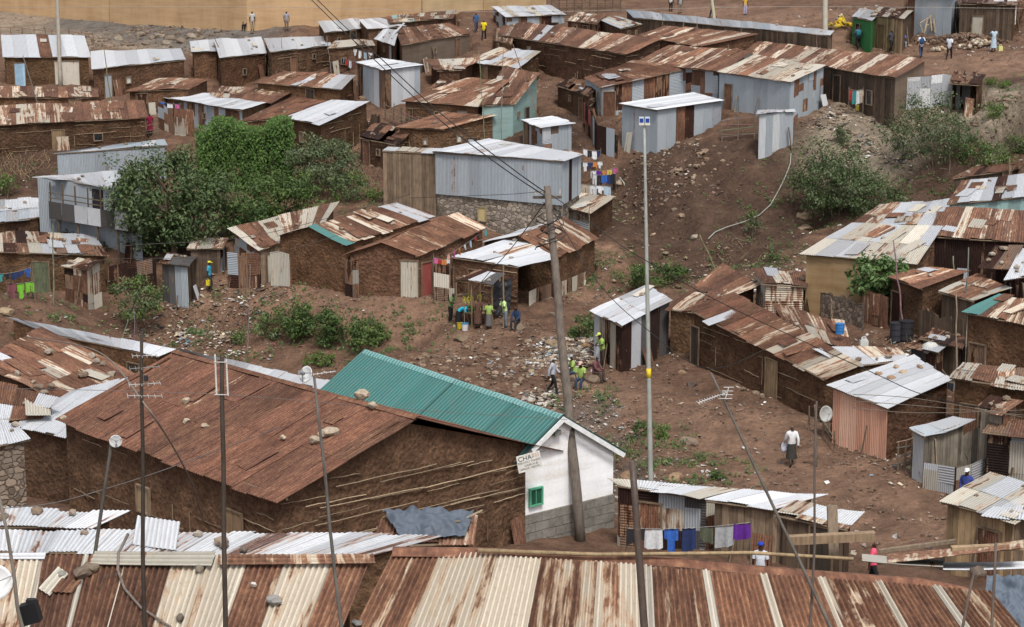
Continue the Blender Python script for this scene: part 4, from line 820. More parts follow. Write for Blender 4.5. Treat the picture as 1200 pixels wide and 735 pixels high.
E0, E1, R1, R0 = HOUSES[CH]['Q']; B0, B1 = HOUSES[CH]['B']; out = (R1-R0).normalized()
for a, b in ((R1, lerp(R1, E1, .5)), (R1, B1)):
    m = MB(); q = (b-a).normalized(); up = q.cross(out).normalized(); up = up if up.z > 0 else -up
    box(m, (a+b)/2-up*.085+out*.03, (b-a)/2, out*.02, up*.085, (.78, .80, .80)); m.build('barge_board', M_PAINT, T_)
m = MB(); c = A.lerp(B, .47)+n*.12; box(m, V((c.x, c.y, R1.z-.62)), d*.14, n*.09, V((0, 0, .09)), (.20, .20, .19)); m.build('lamp_box', M_PAINT, T_)
m = MB(); c = R1.lerp(E1, .0); a = V(E0).lerp(E1, .62)+V((0, 0, .25)); 
# hand-lettered board on the corner of the largest mud house
BG = 'largest mud house with a wide dark rust roof and lath ribs'
A, B = side(BG, 'R'); W, d, n = frame_of(A, B)
SG0 = PD(606, 542, depth_of(PZ(606, 542, 2.6)))
def text_mesh(body, size, c, dx, up, nrm, col, parent, ext=.004):
    cu = bpy.data.curves.new('lettering', 'FONT'); cu.body = body; cu.size = size; cu.align_x = 'CENTER'; cu.align_y = 'CENTER'; cu.extrude = ext
    o = bpy.data.objects.new('lettering', cu); COL.objects.link(o); bpy.context.view_layer.update()
    me = bpy.data.meshes.new_from_object(o.evaluated_get(bpy.context.evaluated_depsgraph_get())); bpy.data.objects.remove(o)
    M = Matrix((dx, up, nrm)).transposed(); vs = [V(c)+M@v.co for v in me.vertices]; m = MB(); m.add(vs, [tuple(p.vertices) for p in me.polygons], col); bpy.data.meshes.remove(me)
    return m.build('lettering', M_PAINT, parent)
def sign_board():
    e = B-n*-.0; c = B+n*.40+V((0, 0, 0)); s = F/depth_of(V((c.x, c.y, 3)))
    p = PD(620, 541.5, depth_of(V((c.x, c.y, 3.0)))-.55); t = thing('sign', 'white board hand-lettered CHA with small lines, on the mud house corner', 'sign', p)
    dx = (V((1, .35, 0)).normalized()+V((0, 0, .17))).normalized(); nn = V((.33, -1, 0)).normalized(); nn = (nn-dx*nn.dot(dx)).normalized(); up = nn.cross(dx); up = up if up.z > 0 else -up
    m = MB(); box(m, p, dx*.44, nn*.015, up*.31, (.72, .71, .67)); b = m.build('board', M_PAINT, t)
    text_mesh('CHA-', .24, p+dx*-.10+up*.17+nn*.016, dx, up, nn, (.02, .02, .02), b); text_mesh('023', .17, p+dx*.27+up*.20+nn*.016, dx, up, nn, (.55, .32, .16), b)
    for i, l in enumerate(('THE HOLY TRINITY', 'CHURCH', 'AFRICA - KENYA')): text_mesh(l, .098, p+dx*0+up*(.02-.115*i)+nn*.016, dx, up, nn, (.03, .03, .03), b)
    text_mesh('&', .098, p+dx*.27+up*(.02-.115)+nn*.016, dx, up, nn, (.03, .03, .03), b)
    m = MB(); a_ = PD(604, 538, depth_of(p)+.8); stick(m, p-dx*.4-nn*.03+up*.2, a_, .02, (.2, .15, .1)); stick(m, p+dx*.3-nn*.03+up*.25, PD(640, 528, depth_of(p)+.3), .015, (.1, .1, .1)); m.build('bracket', M_WOOD, t)
sign_board()

# ------------------------------------------------------------------ plants
def leaf_quads(mb, pts, nrms, size, cols, curl=.25):
    for p, nv in zip(pts, nrms):
        a = nv.cross(V((random.uniform(-1, 1), random.uniform(-1, 1), random.uniform(-1, 1))))
        if a.length < 1e-4: continue
        a.normalize(); b = nv.cross(a).normalized(); s = size*random.uniform(.6, 1.3); c = random.choice(cols); k = random.uniform(.75, 1.25); c = tuple(x*k for x in c)
        dr = V((0, 0, -s*curl))
        mb.add([p-a*s*.5, p-b*s*.26, p+a*s*.5+dr, p+b*s*.26], [(0, 1, 2, 3)], c)
def crown(mb, c, R, ncl, per, cr, size, cols, hollow=.45, flat=.75, low=0.0):
    for i in range(ncl):
        while True:
            q = V((random.uniform(-1, 1), random.uniform(-1, 1), random.uniform(-1+low, 1)))
            if hollow < q.length < 1: break
        out = random.random() < .2
        if out: q = q.normalized()*random.uniform(1.0, 1.32)
        cc = V(c)+V((q.x*R[0], q.y*R[1], q.z*R[2])); r = cr*random.uniform(.6, 1.25); cs = random.sample(cols, min(len(cols), 2))
        pts = []; nr = []
        for j in range(int(per*random.uniform(.6, 1.3)*(.35 if out else 1))):
            g = V((random.gauss(0, 1), random.gauss(0, 1), random.gauss(0, 1)))
            if g.length < .01: continue
            g = g.normalized()*(random.random()**.45); pts.append(cc+V((g.x*r, g.y*r, g.z*r*flat))); nr.append((g+V((random.uniform(-.7, .7), random.uniform(-.7, .7), .6+random.uniform(-.5, .5)))).normalized())
        leaf_quads(mb, pts, nr, size, cs)
GREEN = [(.065, .11, .038), (.08, .13, .045), (.05, .088, .032), (.11, .16, .06)]
LIGHT = [(.10, .16, .045), (.13, .19, .06), (.075, .13, .035)]
GREY = [(.13, .16, .095), (.10, .135, .075), (.16, .19, .12), (.075, .10, .05)]
VINE = [(.072, .145, .033), (.098, .175, .043), (.052, .105, .027), (.085, .14, .045)]
DARKG = [(.05, .09, .034), (.07, .115, .042), (.085, .12, .055)]
TRK = (.14, .105, .075)
def plant(name, label, cat, u, v, hw, hh, base, ncl, per, size, cols, trunk=.09, cr=None, depth=None, stems=4, hollow=.4, flat=.75, group=None, deep=1.0):
    """crown centred on (u,v) with half-size hw x hh given in pixels of the photo, rooted where the sight line of `base` meets the ground"""
    b = PH(*base, 0) if depth is None else PD(*base, depth); D = depth_of(b); s = F/D
    c = PD(u, v, D); rx, rz = hw/s, hh/s
    t = thing(name, label, cat, (b.x, b.y, terr(b.x, b.y)), group)
    mb = MB(); crown(mb, c, (rx*.8, min(rx, 3.2)*.8*deep, rz*.8), ncl, per, cr or min(rx, rz)*.42, size, cols, hollow, flat); mb.build('crown' if name == 'tree' else 'foliage', M_LEAF, t)
    if trunk:
        m = MB(); g = V((b.x, b.y, terr(b.x, b.y)-.2)); fork = g.lerp(c, .55)
        if name == 'tree': tube(m, [g, g.lerp(fork, .5)+V((.06, 0, 0)), fork], trunk, trunk*.7, 8, TRK)
        for i in range(stems):
            e = c+V((random.uniform(-.7, .7)*rx, random.uniform(-.6, .6)*rx*deep, random.uniform(-.1, .7)*rz)); st_ = fork if name == 'tree' else g+V((random.uniform(-.15, .15)*rx, random.uniform(-.1, .1)*rx, 0))
            tube(m, [st_, st_.lerp(e, .5)+V((random.uniform(-.1, .1)*rx, 0, .12*rz)), e], trunk*.55, trunk*.15, 6, TRK)
        m.build('trunk' if name == 'tree' else 'stem', M_WOOD, t)
    return t
plant('tree', 'big dense dark green broadleaf tree beside the balcony house', 'tree', 196, 231, 78, 73, (205, 303), 160, 105, .24, [(.075, .115, .05), (.095, .14, .062), (.058, .092, .042), (.12, .165, .085)], .22, 1.0, stems=14, hollow=.5)
def vine():
    b = PH(286, 232, 0); D = depth_of(b); s = F/D; t = thing('vine_thicket', 'bright green wall of hanging vines smothering a frame between tree and rusty roof', 'vines', (b.x, b.y, terr(b.x, b.y)))
    mb = MB(); W = 52/s; tops = []
    for i in range(330):
        u = random.uniform(232, 340); y = random.uniform(0, 2.6); top_v = 140+6*math.sin(u*.09)+random.uniform(0, 10)+(u < 250)*14*random.random()
        p = PD(u, top_v, D+y); L = random.uniform(2.4, 5.4)*(1 if y < 1.2 else .6); pts = []; nr = []
        for k in range(int(L*26)):
            z = random.uniform(0, L); q = p+V((random.gauss(0, .13), random.gauss(0, .13)-.12*math.sin(z*2+i), -z)); pts.append(q); nr.append(V((random.uniform(-.6, .6), -1+random.uniform(-.2, .9), random.uniform(.1, .9))).normalized())
        leaf_quads(mb, pts, nr, .19, random.sample(VINE, 2))
    mb.build('foliage', M_LEAF, t); m = MB()
    for i in range(9):
        p = PD(240+i*12, 146, D+1.2+random.uniform(-.5, 1)); tube(m, [V((p.x, p.y, terr(p.x, p.y)-.2)), p], .06, .03, 5, TRK)
    m.build('stem', M_WOOD, t)
vine()
plant('bush', 'grey-green bush right of the vine wall, under the stick house', 'bush', 376, 190, 54, 36, (376, 228), 100, 95, .18, GREY, .06, .75, flat=.6)
plant('bush', 'mixed yellow-green undergrowth below the vine wall', 'bush', 326, 228, 52, 32, (328, 262), 84, 85, .20, LIGHT+GREEN, .05, .7)
plant('bush', 'dark undergrowth filling the gap right of the big tree crown', 'bush', 282, 252, 40, 28, (284, 280), 60, 80, .20, GREEN, .05, .65)
plant('bush', 'pale scrubby bush with whitish leaves beside mottled roof', 'bush', 408, 218, 28, 20, (408, 238), 34, 65, .15, GREY+LIGHT, .05, .6)
plant('tree', 'small feathery light green tree in front of the dark sheds', 'tree', 159, 349, 38, 31, (159, 392), 48, 65, .17, GREY+LIGHT, .07, .5, stems=7)
plant('bush', 'leftmost shrub on the scrub bank below the row of mud houses', 'shrub', 318, 378, 25, 21, (318, 398), 30, 85, .15, LIGHT+GREY, .03, .45)
plant('bush', 'tallest dense shrub in the middle of the scrub bank', 'shrub', 352, 374, 24, 27, (353, 400), 34, 90, .16, GREEN+LIGHT, .03, .5)
plant('bush', 'dark leafy shrub right of the tallest shrub on the scrub bank', 'shrub', 384, 382, 26, 26, (384, 408), 36, 90, .16, GREEN, .03, .5)
plant('bush', 'spiky grass-like shrub at the right end of the scrub bank', 'shrub', 431, 388, 28, 20, (431, 406), 30, 75, .17, GREEN+LIGHT, .02, .45)
plant('weeds', 'low bright weed patch behind the dish antenna roof ridge', 'weeds', 375, 420, 24, 8, (375, 427), 20, 60, .12, LIGHT, .02, .3)
plant('weeds', 'small weed tuft on the litter bank left of the scrub', 'weeds', 276, 397, 14, 8, (276, 403), 10, 60, .12, LIGHT+GREY, .02, .3)
plant('bush', 'small bright bush cut by the left edge of the frame', 'bush', 6, 216, 16, 14, (6, 232), 18, 70, .16, LIGHT, .04, .45)
plant('bush', 'dark green bush on the earth bank below the long striped house', 'bush', 976, 210, 56, 50, (978, 258), 110, 95, .18, DARKG+GREY, .07, .8)
plant('bush', 'lower bush spreading toward the broad grey roof', 'bush', 1026, 230, 44, 32, (1024, 264), 60, 85, .17, GREY+DARKG, .05, .7)
plant('bush', 'large twiggy grey-green bush in front of the white rag fence', 'bush', 1090, 150, 66, 48, (1092, 198), 100, 70, .16, GREY+DARKG, .06, .85, stems=9)
plant('bush', 'bush on the right slope beside the pale rubble', 'bush', 1148, 184, 46, 26, (1150, 209), 54, 75, .16, DARKG+LIGHT, .05, .65)
plant('bush', 'spreading scrub on the pale slope at the right frame edge', 'bush', 1188, 168, 30, 18, (1188, 184), 40, 70, .15, LIGHT+GREY, .04, .5)
plant('tree', 'bare twiggy sapling rising before the white rag fence', 'tree', 1113, 150, 22, 34, (1112, 205), 7, 14, .12, GREY, .05, .3, stems=16)
plant('bush', 'little upright bush by the ruined hut', 'bush', 1166, 128, 10, 14, (1166, 143), 12, 60, .14, LIGHT, .03, .4)
plant('bush', 'small bush above the big dark one, left of the rubbish slope', 'bush', 985, 160, 12, 13, (985, 174), 12, 60, .15, GREY, .03, .4)
plant('weeds', 'weeds at the road edge, top right, over the dark bank', 'weeds', 1170, 97, 22, 6, (1170, 103), 16, 60, .13, LIGHT, .02, .3)
plant('tree', 'slender papaya-like tree growing by the ochre canvas wall', 'tree', 1030, 322, 36, 30, (1036, 374), 46, 55, .28, [(.10, .17, .06), (.13, .20, .085), (.075, .135, .05)], .09, .5, stems=8)
plant('bush', 'leafy branch hanging low beside the slender papaya-like tree', 'bush', 1034, 352, 12, 14, (1036, 374), 12, 45, .25, [(.10, .17, .06), (.075, .135, .05)], .04, .4)
plant('weeds', 'grassy green clump on the path bank above grey corner shack', 'weeds', 768, 320, 40, 17, (768, 336), 44, 75, .15, LIGHT+GREEN, .02, .45)
plant('bush', 'small green shrub between path and grey corner shack', 'shrub', 690, 380, 13, 16, (690, 397), 14, 70, .15, GREEN, .03, .4)
plant('bush', 'green shrub by the foot of the path near the litter heap', 'shrub', 673, 384, 9, 12, (673, 397), 10, 60, .15, GREEN, .03, .35)
plant('weeds', 'dry weeds at the corner of the hipped roof mud house', 'weeds', 690, 306, 16, 12, (690, 320), 14, 60, .14, LIGHT+GREY, .02, .4)
plant('sapling', 'thin sapling beside the hose on the dark bank', 'sapling', 881, 258, 11, 18, (883, 280), 14, 40, .14, GREY+LIGHT, .03, .35)
plant('weeds', 'weed tuft on the path bank left of the yellow banded pole', 'weeds', 752, 502, 12, 9, (752, 512), 10, 55, .11, GREEN, .015, .25)
plant('weeds', 'weed tuft on the path right of the yellow banded pole', 'weeds', 775, 506, 10, 8, (775, 515), 10, 55, .11, LIGHT, .015, .25)
plant('weeds', 'low weeds beside the drain behind the patched plank shed', 'weeds', 842, 556, 11, 6, (842, 562), 8, 50, .11, GREEN, .015, .2)
plant('weeds', 'weeds at the foot of the hall basement', 'weeds', 441, 226, 12, 10, (441, 237), 12, 50, .14, LIGHT, .015, .3)
plant('weeds', 'weeds growing on the soil edge of the grey corner shack roof side', 'weeds', 800, 320, 12, 8, (800, 329), 10, 50, .13, GREEN, .015, .3)
plant('weeds', 'weeds beside the small boulders along the right bank', 'weeds', 910, 300, 12, 6, (910, 306), 8, 50, .13, GREEN, .015, .3)

# ------------------------------------------------------------------ loose stones and rubbish
_bm = bmesh.new(); bmesh.ops.create_icosphere(_bm, subdivisions=1, radius=1); ICO = [v.co.copy() for v in _bm.verts]; ICOF = [tuple(x.index for x in f.verts) for f in _bm.faces]; _bm.free()
def pebble(mb, p, r, col, sq=.6):
    a = random.uniform(0, 6.3); ca, sa = math.cos(a), math.sin(a); ax = random.uniform(.7, 1.4)
    vs = []
    for q in ICO:
        k = r*random.uniform(.75, 1.2); x, y = q.x*k*ax, q.y*k/ax; vs.append(V((p.x+x*ca-y*sa, p.y+x*sa+y*ca, p.z+q.z*k*sq)))
    mb.add(vs, ICOF, col)
def flake(mb, p, r, col):
    a = random.uniform(0, 6.3); d = V((math.cos(a), math.sin(a), random.uniform(-.3, .5))).normalized(); e = d.cross(V((random.uniform(-.6, .6), random.uniform(-.6, .6), 1))).normalized(); n = d.cross(e)
    q = random.uniform(.35, .9)*r; h = r*.25
    mb.add([p-d*r-e*q, p+d*r-e*q*.7+n*h, p+d*r*.8+e*q, p-d*r*.9+e*q*.8+n*h*.6, p+n*h*1.3], [(0, 1, 4), (1, 2, 4), (2, 3, 4), (3, 0, 4)], col)
STN = [(.16, .105, .075), (.20, .14, .10), (.12, .08, .06), (.25, .18, .13), (.17, .13, .10)]
LIT = [(.55, .53, .48), (.42, .36, .29), (.30, .22, .15), (.62, .62, .60), (.35, .30, .27), (.20, .16, .13), (.48, .40, .28), (.10, .09, .085), (.25, .30, .34)]
LITC = LIT*4+[(.10, .20, .35), (.40, .10, .09), (.08, .28, .22)]
def inside_house(x, y):
    for h in HOUSES.values():
        P = h['P']; ok = True; ar = sum(P[i].x*P[(i+1) % 4].y-P[(i+1) % 4].x*P[i].y for i in range(4)); sg = 1 if ar > 0 else -1
        for i in range(4):
            a, b = P[i], P[(i+1) % 4]
            if sg*((b.x-a.x)*(y-a.y)-(b.y-a.y)*(x-a.x)) < 0: ok = False; break
        if ok: return True
    return False
rub = MB(); lit = MB()
def scatter(u, v, r, n, what, smin, smax, cols, sq=1.0):
    c = PH(u, v, 0); k = 0
    while k < n:
        k += 1; a = random.uniform(0, 6.3); q = r*math.sqrt(random.random()); x, y = c.x+math.cos(a)*q, c.y+math.sin(a)*q*sq
        if inside_house(x, y): continue
        if n >= 250 and noise.noise(V((x*.55, y*.55, 2.5))) < random.uniform(-.35, .15): continue
        s = smin*(smax/smin)**(random.random()**1.6); p = V((x, y, terr(x, y)+.03)); col = random.choice(cols); kk = random.uniform(.7, 1.2); col = tuple(z*kk for z in col)
        if what == 's': pebble(rub, p, s, col)
        else: flake(lit, p+V((0, 0, .03)), s, col)
for (u, v, r, n) in [(700, 470, 7, 500), (560, 395, 5, 260), (640, 450, 4, 400), (800, 470, 6, 300), (860, 540, 6, 350), (950, 560, 6, 300), (1030, 600, 6, 300), (740, 590, 4, 500), (700, 350, 5, 500), (760, 280, 6, 500), (800, 200, 5, 400), (720, 520, 5, 500), (480, 400, 5, 500), (380, 400, 8, 500), (240, 385, 6, 500), (120, 372, 7, 400), (880, 400, 5, 300), (1080, 470, 4, 300), (900, 290, 7, 500), (860, 220, 8, 150), (1050, 90, 9, 350), (900, 30, 10, 300), (170, 35, 14, 900), (60, 30, 12, 700), (330, 355, 6, 400), (1130, 140, 7, 400), (640, 390, 4, 400), (1000, 520, 5, 300), (440, 240, 5, 250), (150, 300, 6, 250), (30, 355, 5, 250), (1150, 560, 5, 250)]:
    scatter(u, v, r, n, 's', .02, .10, STN)
for (u, v, r, n) in [(770, 205, 3.2, 200), (800, 195, 3, 160), (760, 250, 3, 90), (650, 415, 3, 200), (690, 300, 4, 120), (170, 42, 8, 420), (150, 45, 5, 260), (230, 48, 5, 150), (820, 320, 3.5, 160), (850, 380, 3, 80), (530, 420, 3, 160), (620, 440, 3, 160), (940, 440, 3, 100), (1000, 165, 5, 240), (740, 240, 3, 120)]:
    scatter(u, v, r, n, 's', .06, .24, STN+[(.30, .23, .16)])
for (u, v, r, n) in [(240, 375, 5, 420), (290, 385, 5, 300), (215, 385, 4, 240), (1010, 160, 4, 600), (1020, 185, 4, 500), (1000, 140, 4, 300), (675, 412, 2.6, 420), (640, 425, 3, 220), (1150, 140, 5, 320), (1170, 165, 4, 200), (640, 470, 2, 140), (700, 320, 4, 200), (720, 430, 4, 120), (540, 410, 4, 120), (900, 300, 5, 200), (790, 210, 5, 250), (780, 490, 6, 110), (900, 560, 6, 120), (1040, 610, 5, 140), (716, 520, 1.6, 260), (690, 490, 1.6, 180), (735, 590, 1.8, 220), (350, 400, 6, 250), (40, 360, 6, 160), (880, 330, 4, 240), (1060, 400, 3, 200), (1090, 420, 3, 160), (600, 420, 4, 160), (740, 575, 4, 220), (60, 205, 7, 260), (20, 200, 5, 200), (440, 170, 5, 160), (640, 165, 4, 160), (1140, 60, 8, 200), (1180, 50, 5, 160), (1000, 20, 6, 160), (720, 205, 4, 160), (1100, 520, 3, 160), (1130, 430, 3, 160), (560, 50, 6, 120), (640, 100, 5, 160)]:
    scatter(u, v, r, n, 'l', .035, .14, LITC if n > 290 else LIT)
for (u, v, r, n) in [(1008, 150, 3, 500), (1018, 170, 3.2, 600), (1028, 190, 2.6, 350), (985, 175, 2, 150), (1150, 150, 3.5, 260), (672, 410, 2.2, 420), (690, 405, 1.6, 220), (655, 425, 1.8, 200), (230, 378, 3, 260), (265, 385, 3, 260), (200, 372, 2.5, 160), (1090, 418, 1.6, 200), (935, 330, 2, 140), (640, 468, 1.2, 120), (820, 190, 3, 160), (1120, 540, 2, 160)]:
    scatter(u, v, r, n, 'l', .06, .24, LIT+[(.60, .57, .50), (.50, .44, .35), (.55, .50, .44)])
gr = MB()
for (u, v, r, n) in [(1175, 130, 3, 300), (1160, 150, 3, 300), (1190, 160, 3, 200)]: scatter(u, v, r, n, 's', .04, .2, STN)
for (u, v, r, n) in [(300, 385, 4, 260), (420, 395, 3, 160), (480, 392, 3, 120), (230, 392, 3, 120), (740, 318, 3, 160), (690, 330, 3, 120), (900, 240, 4, 160), (1040, 200, 5, 260), (1130, 165, 5, 260), (1170, 110, 5, 200), (940, 175, 3, 120), (870, 290, 4, 120), (745, 520, 2.5, 160), (780, 545, 2.5, 120), (690, 470, 2, 80), (700, 250, 3, 120), (440, 232, 3, 160), (120, 300, 4, 120), (340, 255, 4, 200), (70, 372, 4, 120), (820, 560, 3, 100), (900, 310, 3, 120), (60, 205, 6, 120), (1000, 250, 3, 160), (850, 330, 3, 100)]:
    c = PH(u, v, 0)
    for _ in range(n):
        a = random.uniform(0, 6.3); q = r*random.random()**.8; x, y = c.x+math.cos(a)*q, c.y+math.sin(a)*q
        if inside_house(x, y) or noise.noise(V((x*.8, y*.8, 9))) < -.05: continue
        p = V((x, y, terr(x, y))); leaf_quads(gr, [p+V((random.gauss(0, .08), random.gauss(0, .08), random.uniform(.02, .22))) for _ in range(7)], [V((random.uniform(-1, 1), -random.random(), random.uniform(.2, 1))).normalized() for _ in range(7)], .14, GREEN+LIGHT+GREY)
tag(gr.build('grass', M_LEAF), None, None, None, 'stuff')
tag(rub.build('rubble', M_STONE), None, None, None, 'stuff'); tag(lit.build('litter', M_PAINT), None, None, None, 'stuff')
# ------------------------------------------------------------------ people
BONES = {'torso': [('pel', 'spn'), ('spn', 'chs'), ('chs', 'shL'), ('chs', 'shR')], 'neck': [('chs', 'nck')], 'head': [('nck', 'hd0'), ('hd0', 'hd1')],
 'uarm': [('shL', 'elL'), ('shR', 'elR')], 'farm': [('elL', 'wrL'), ('elR', 'wrR')], 'hand': [('wrL', 'haL'), ('wrR', 'haR')], 'hip': [('pel', 'hiL'), ('pel', 'hiR')],
 'thigh': [('hiL', 'knL'), ('hiR', 'knR')], 'shin': [('knL', 'anL'), ('knR', 'anR')], 'foot': [('anL', 'toL'), ('anR', 'toR')]}
RAD = {'pel': .125, 'spn': .115, 'chs': .135, 'nck': .052, 'hd0': .078, 'hd1': .092, 'sh': .062, 'el': .043, 'wr': .030, 'ha': .034, 'hi': .088, 'kn': .058, 'an': .04, 'to': .034}
POSES = {
 'stand': {},
 'walk': {'knR': (-.10, -.16, .49), 'anR': (-.10, -.24, .08), 'toR': (-.10, -.38, .05), 'knL': (.10, .06, .47), 'anL': (.10, .30, .13), 'toL': (.10, .19, .03), 'elL': (.24, -.08, 1.14), 'wrL': (.22, -.26, .97), 'haL': (.21, -.33, .93), 'elR': (-.24, .12, 1.14), 'wrR': (-.23, .14, .90), 'haR': (-.23, .13, .82)},
 'sit': {'pel': (0, 0, .46), 'spn': (0, -.02, .68), 'chs': (0, -.05, .90), 'nck': (0, -.07, 1.05), 'hd0': (0, -.10, 1.13), 'hd1': (0, -.12, 1.22), 'shL': (.18, -.05, .95), 'shR': (-.18, -.05, .95), 'elL': (.23, -.17, .70), 'elR': (-.23, -.17, .70), 'wrL': (.14, -.36, .58), 'wrR': (-.14, -.36, .58), 'haL': (.10, -.42, .56), 'haR': (-.10, -.42, .56),
   'hiL': (.10, 0, .46), 'hiR': (-.10, 0, .46), 'knL': (.13, -.42, .50), 'knR': (-.13, -.42, .50), 'anL': (.13, -.40, .08), 'anR': (-.13, -.40, .08), 'toL': (.14, -.55, .04), 'toR': (-.14, -.55, .04)},
 'bend': {'spn': (0, -.14, 1.08), 'chs': (0, -.36, 1.12), 'nck': (0, -.50, 1.10), 'hd0': (0, -.58, 1.05), 'hd1': (0, -.66, 1.00), 'shL': (.17, -.40, 1.10), 'shR': (-.17, -.40, 1.10), 'elL': (.19, -.46, .84), 'elR': (-.19, -.46, .84), 'wrL': (.14, -.55, .60), 'wrR': (-.14, -.55, .60), 'haL': (.13, -.58, .52), 'haR': (-.13, -.58, .52)},
 'carry': {'elR': (-.24, .02, 1.13), 'wrR': (-.27, .0, .88), 'haR': (-.28, -.01, .79)},
 'reach': {'elL': (.26, -.20, 1.22), 'wrL': (.20, -.44, 1.18), 'haL': (.17, -.51, 1.18), 'elR': (-.26, -.16, 1.18), 'wrR': (-.20, -.38, 1.10), 'haR': (-.17, -.45, 1.10)},
 'lean': {'chs': (0, -.10, 1.34), 'spn': (0, -.04, 1.12), 'nck': (0, -.15, 1.47), 'hd0': (0, -.19, 1.55), 'hd1': (0, -.22, 1.64), 'shL': (.18, -.11, 1.39), 'shR': (-.18, -.11, 1.39), 'elL': (.22, -.20, 1.14), 'elR': (-.22, -.20, 1.14), 'wrL': (.08, -.36, 1.12), 'wrR': (-.08, -.36, 1.12), 'haL': (.03, -.41, 1.14), 'haR': (-.03, -.41, 1.14)},
}
BASE = {'pel': (0, 0, .93), 'spn': (0, .01, 1.14), 'chs': (0, 0, 1.34), 'nck': (0, 0, 1.48), 'hd0': (0, -.015, 1.56), 'hd1': (0, -.02, 1.645), 'shL': (.18, 0, 1.40), 'shR': (-.18, 0, 1.40), 'elL': (.23, .02, 1.13), 'elR': (-.23, .02, 1.13), 'wrL': (.23, -.07, .89), 'wrR': (-.23, -.07, .89), 'haL': (.225, -.10, .81), 'haR': (-.225, -.10, .81),
 'hiL': (.09, 0, .90), 'hiR': (-.09, 0, .90), 'knL': (.10, -.02, .50), 'knR': (-.10, -.02, .50), 'anL': (.10, .02, .085), 'anR': (-.10, .02, .085), 'toL': (.11, -.13, .04), 'toR': (-.11, -.13, .04)}
_BODY = {}
def body_mesh(pose):
    if pose in _BODY: return _BODY[pose]
    J = dict(BASE); J.update(POSES[pose]); names = list(J); bm = bmesh.new(); lay = bm.verts.layers.skin.verify(); bv = {}
    for n in names:
        v = bm.verts.new(J[n]); r = RAD.get(n, RAD.get(n[:2], .05)); v[lay].radius = (r, r); v[lay].use_root = n == 'pel'; bv[n] = v
    for bs in BONES.values():
        for a, b in bs: bm.edges.new((bv[a], bv[b]))
    me = bpy.data.meshes.new('armature_edges'); bm.to_mesh(me); bm.free()
    o = bpy.data.objects.new('armature_edges', me); COL.objects.link(o); o.modifiers.new('Skin', 'SKIN').use_smooth_shade = True; o.modifiers.new('Sub', 'SUBSURF').levels = 1
    bpy.context.view_layer.update(); ev = bpy.data.meshes.new_from_object(o.evaluated_get(bpy.context.evaluated_depsgraph_get())); bpy.data.objects.remove(o); bpy.data.meshes.remove(me)
    vs = [v.co.copy() for v in ev.vertices]; nr = [v.normal.copy() for v in ev.vertices]; fs = [tuple(p.vertices) for p in ev.polygons]; bpy.data.meshes.remove(ev)
    seg = [(k, V(J[a]), V(J[b])) for k, bs in BONES.items() for a, b in bs]
    def near(p):
        best = None
        for k, a, b in seg:
            t = max(0, min(1, (p-a).dot(b-a)/(b-a).length_squared)); d = (p-a.lerp(b, t)).length-(0 if k != 'torso' else .05)
            if best is None or d < best[0]: best = (d, k, t)
        return best[1], best[2]
    fg = [near(sum((vs[i] for i in f), V((0, 0, 0)))/len(f)) for f in fs]
    _BODY[pose] = (J, vs, nr, fs, fg); return _BODY[pose]
PEOPLE = 0
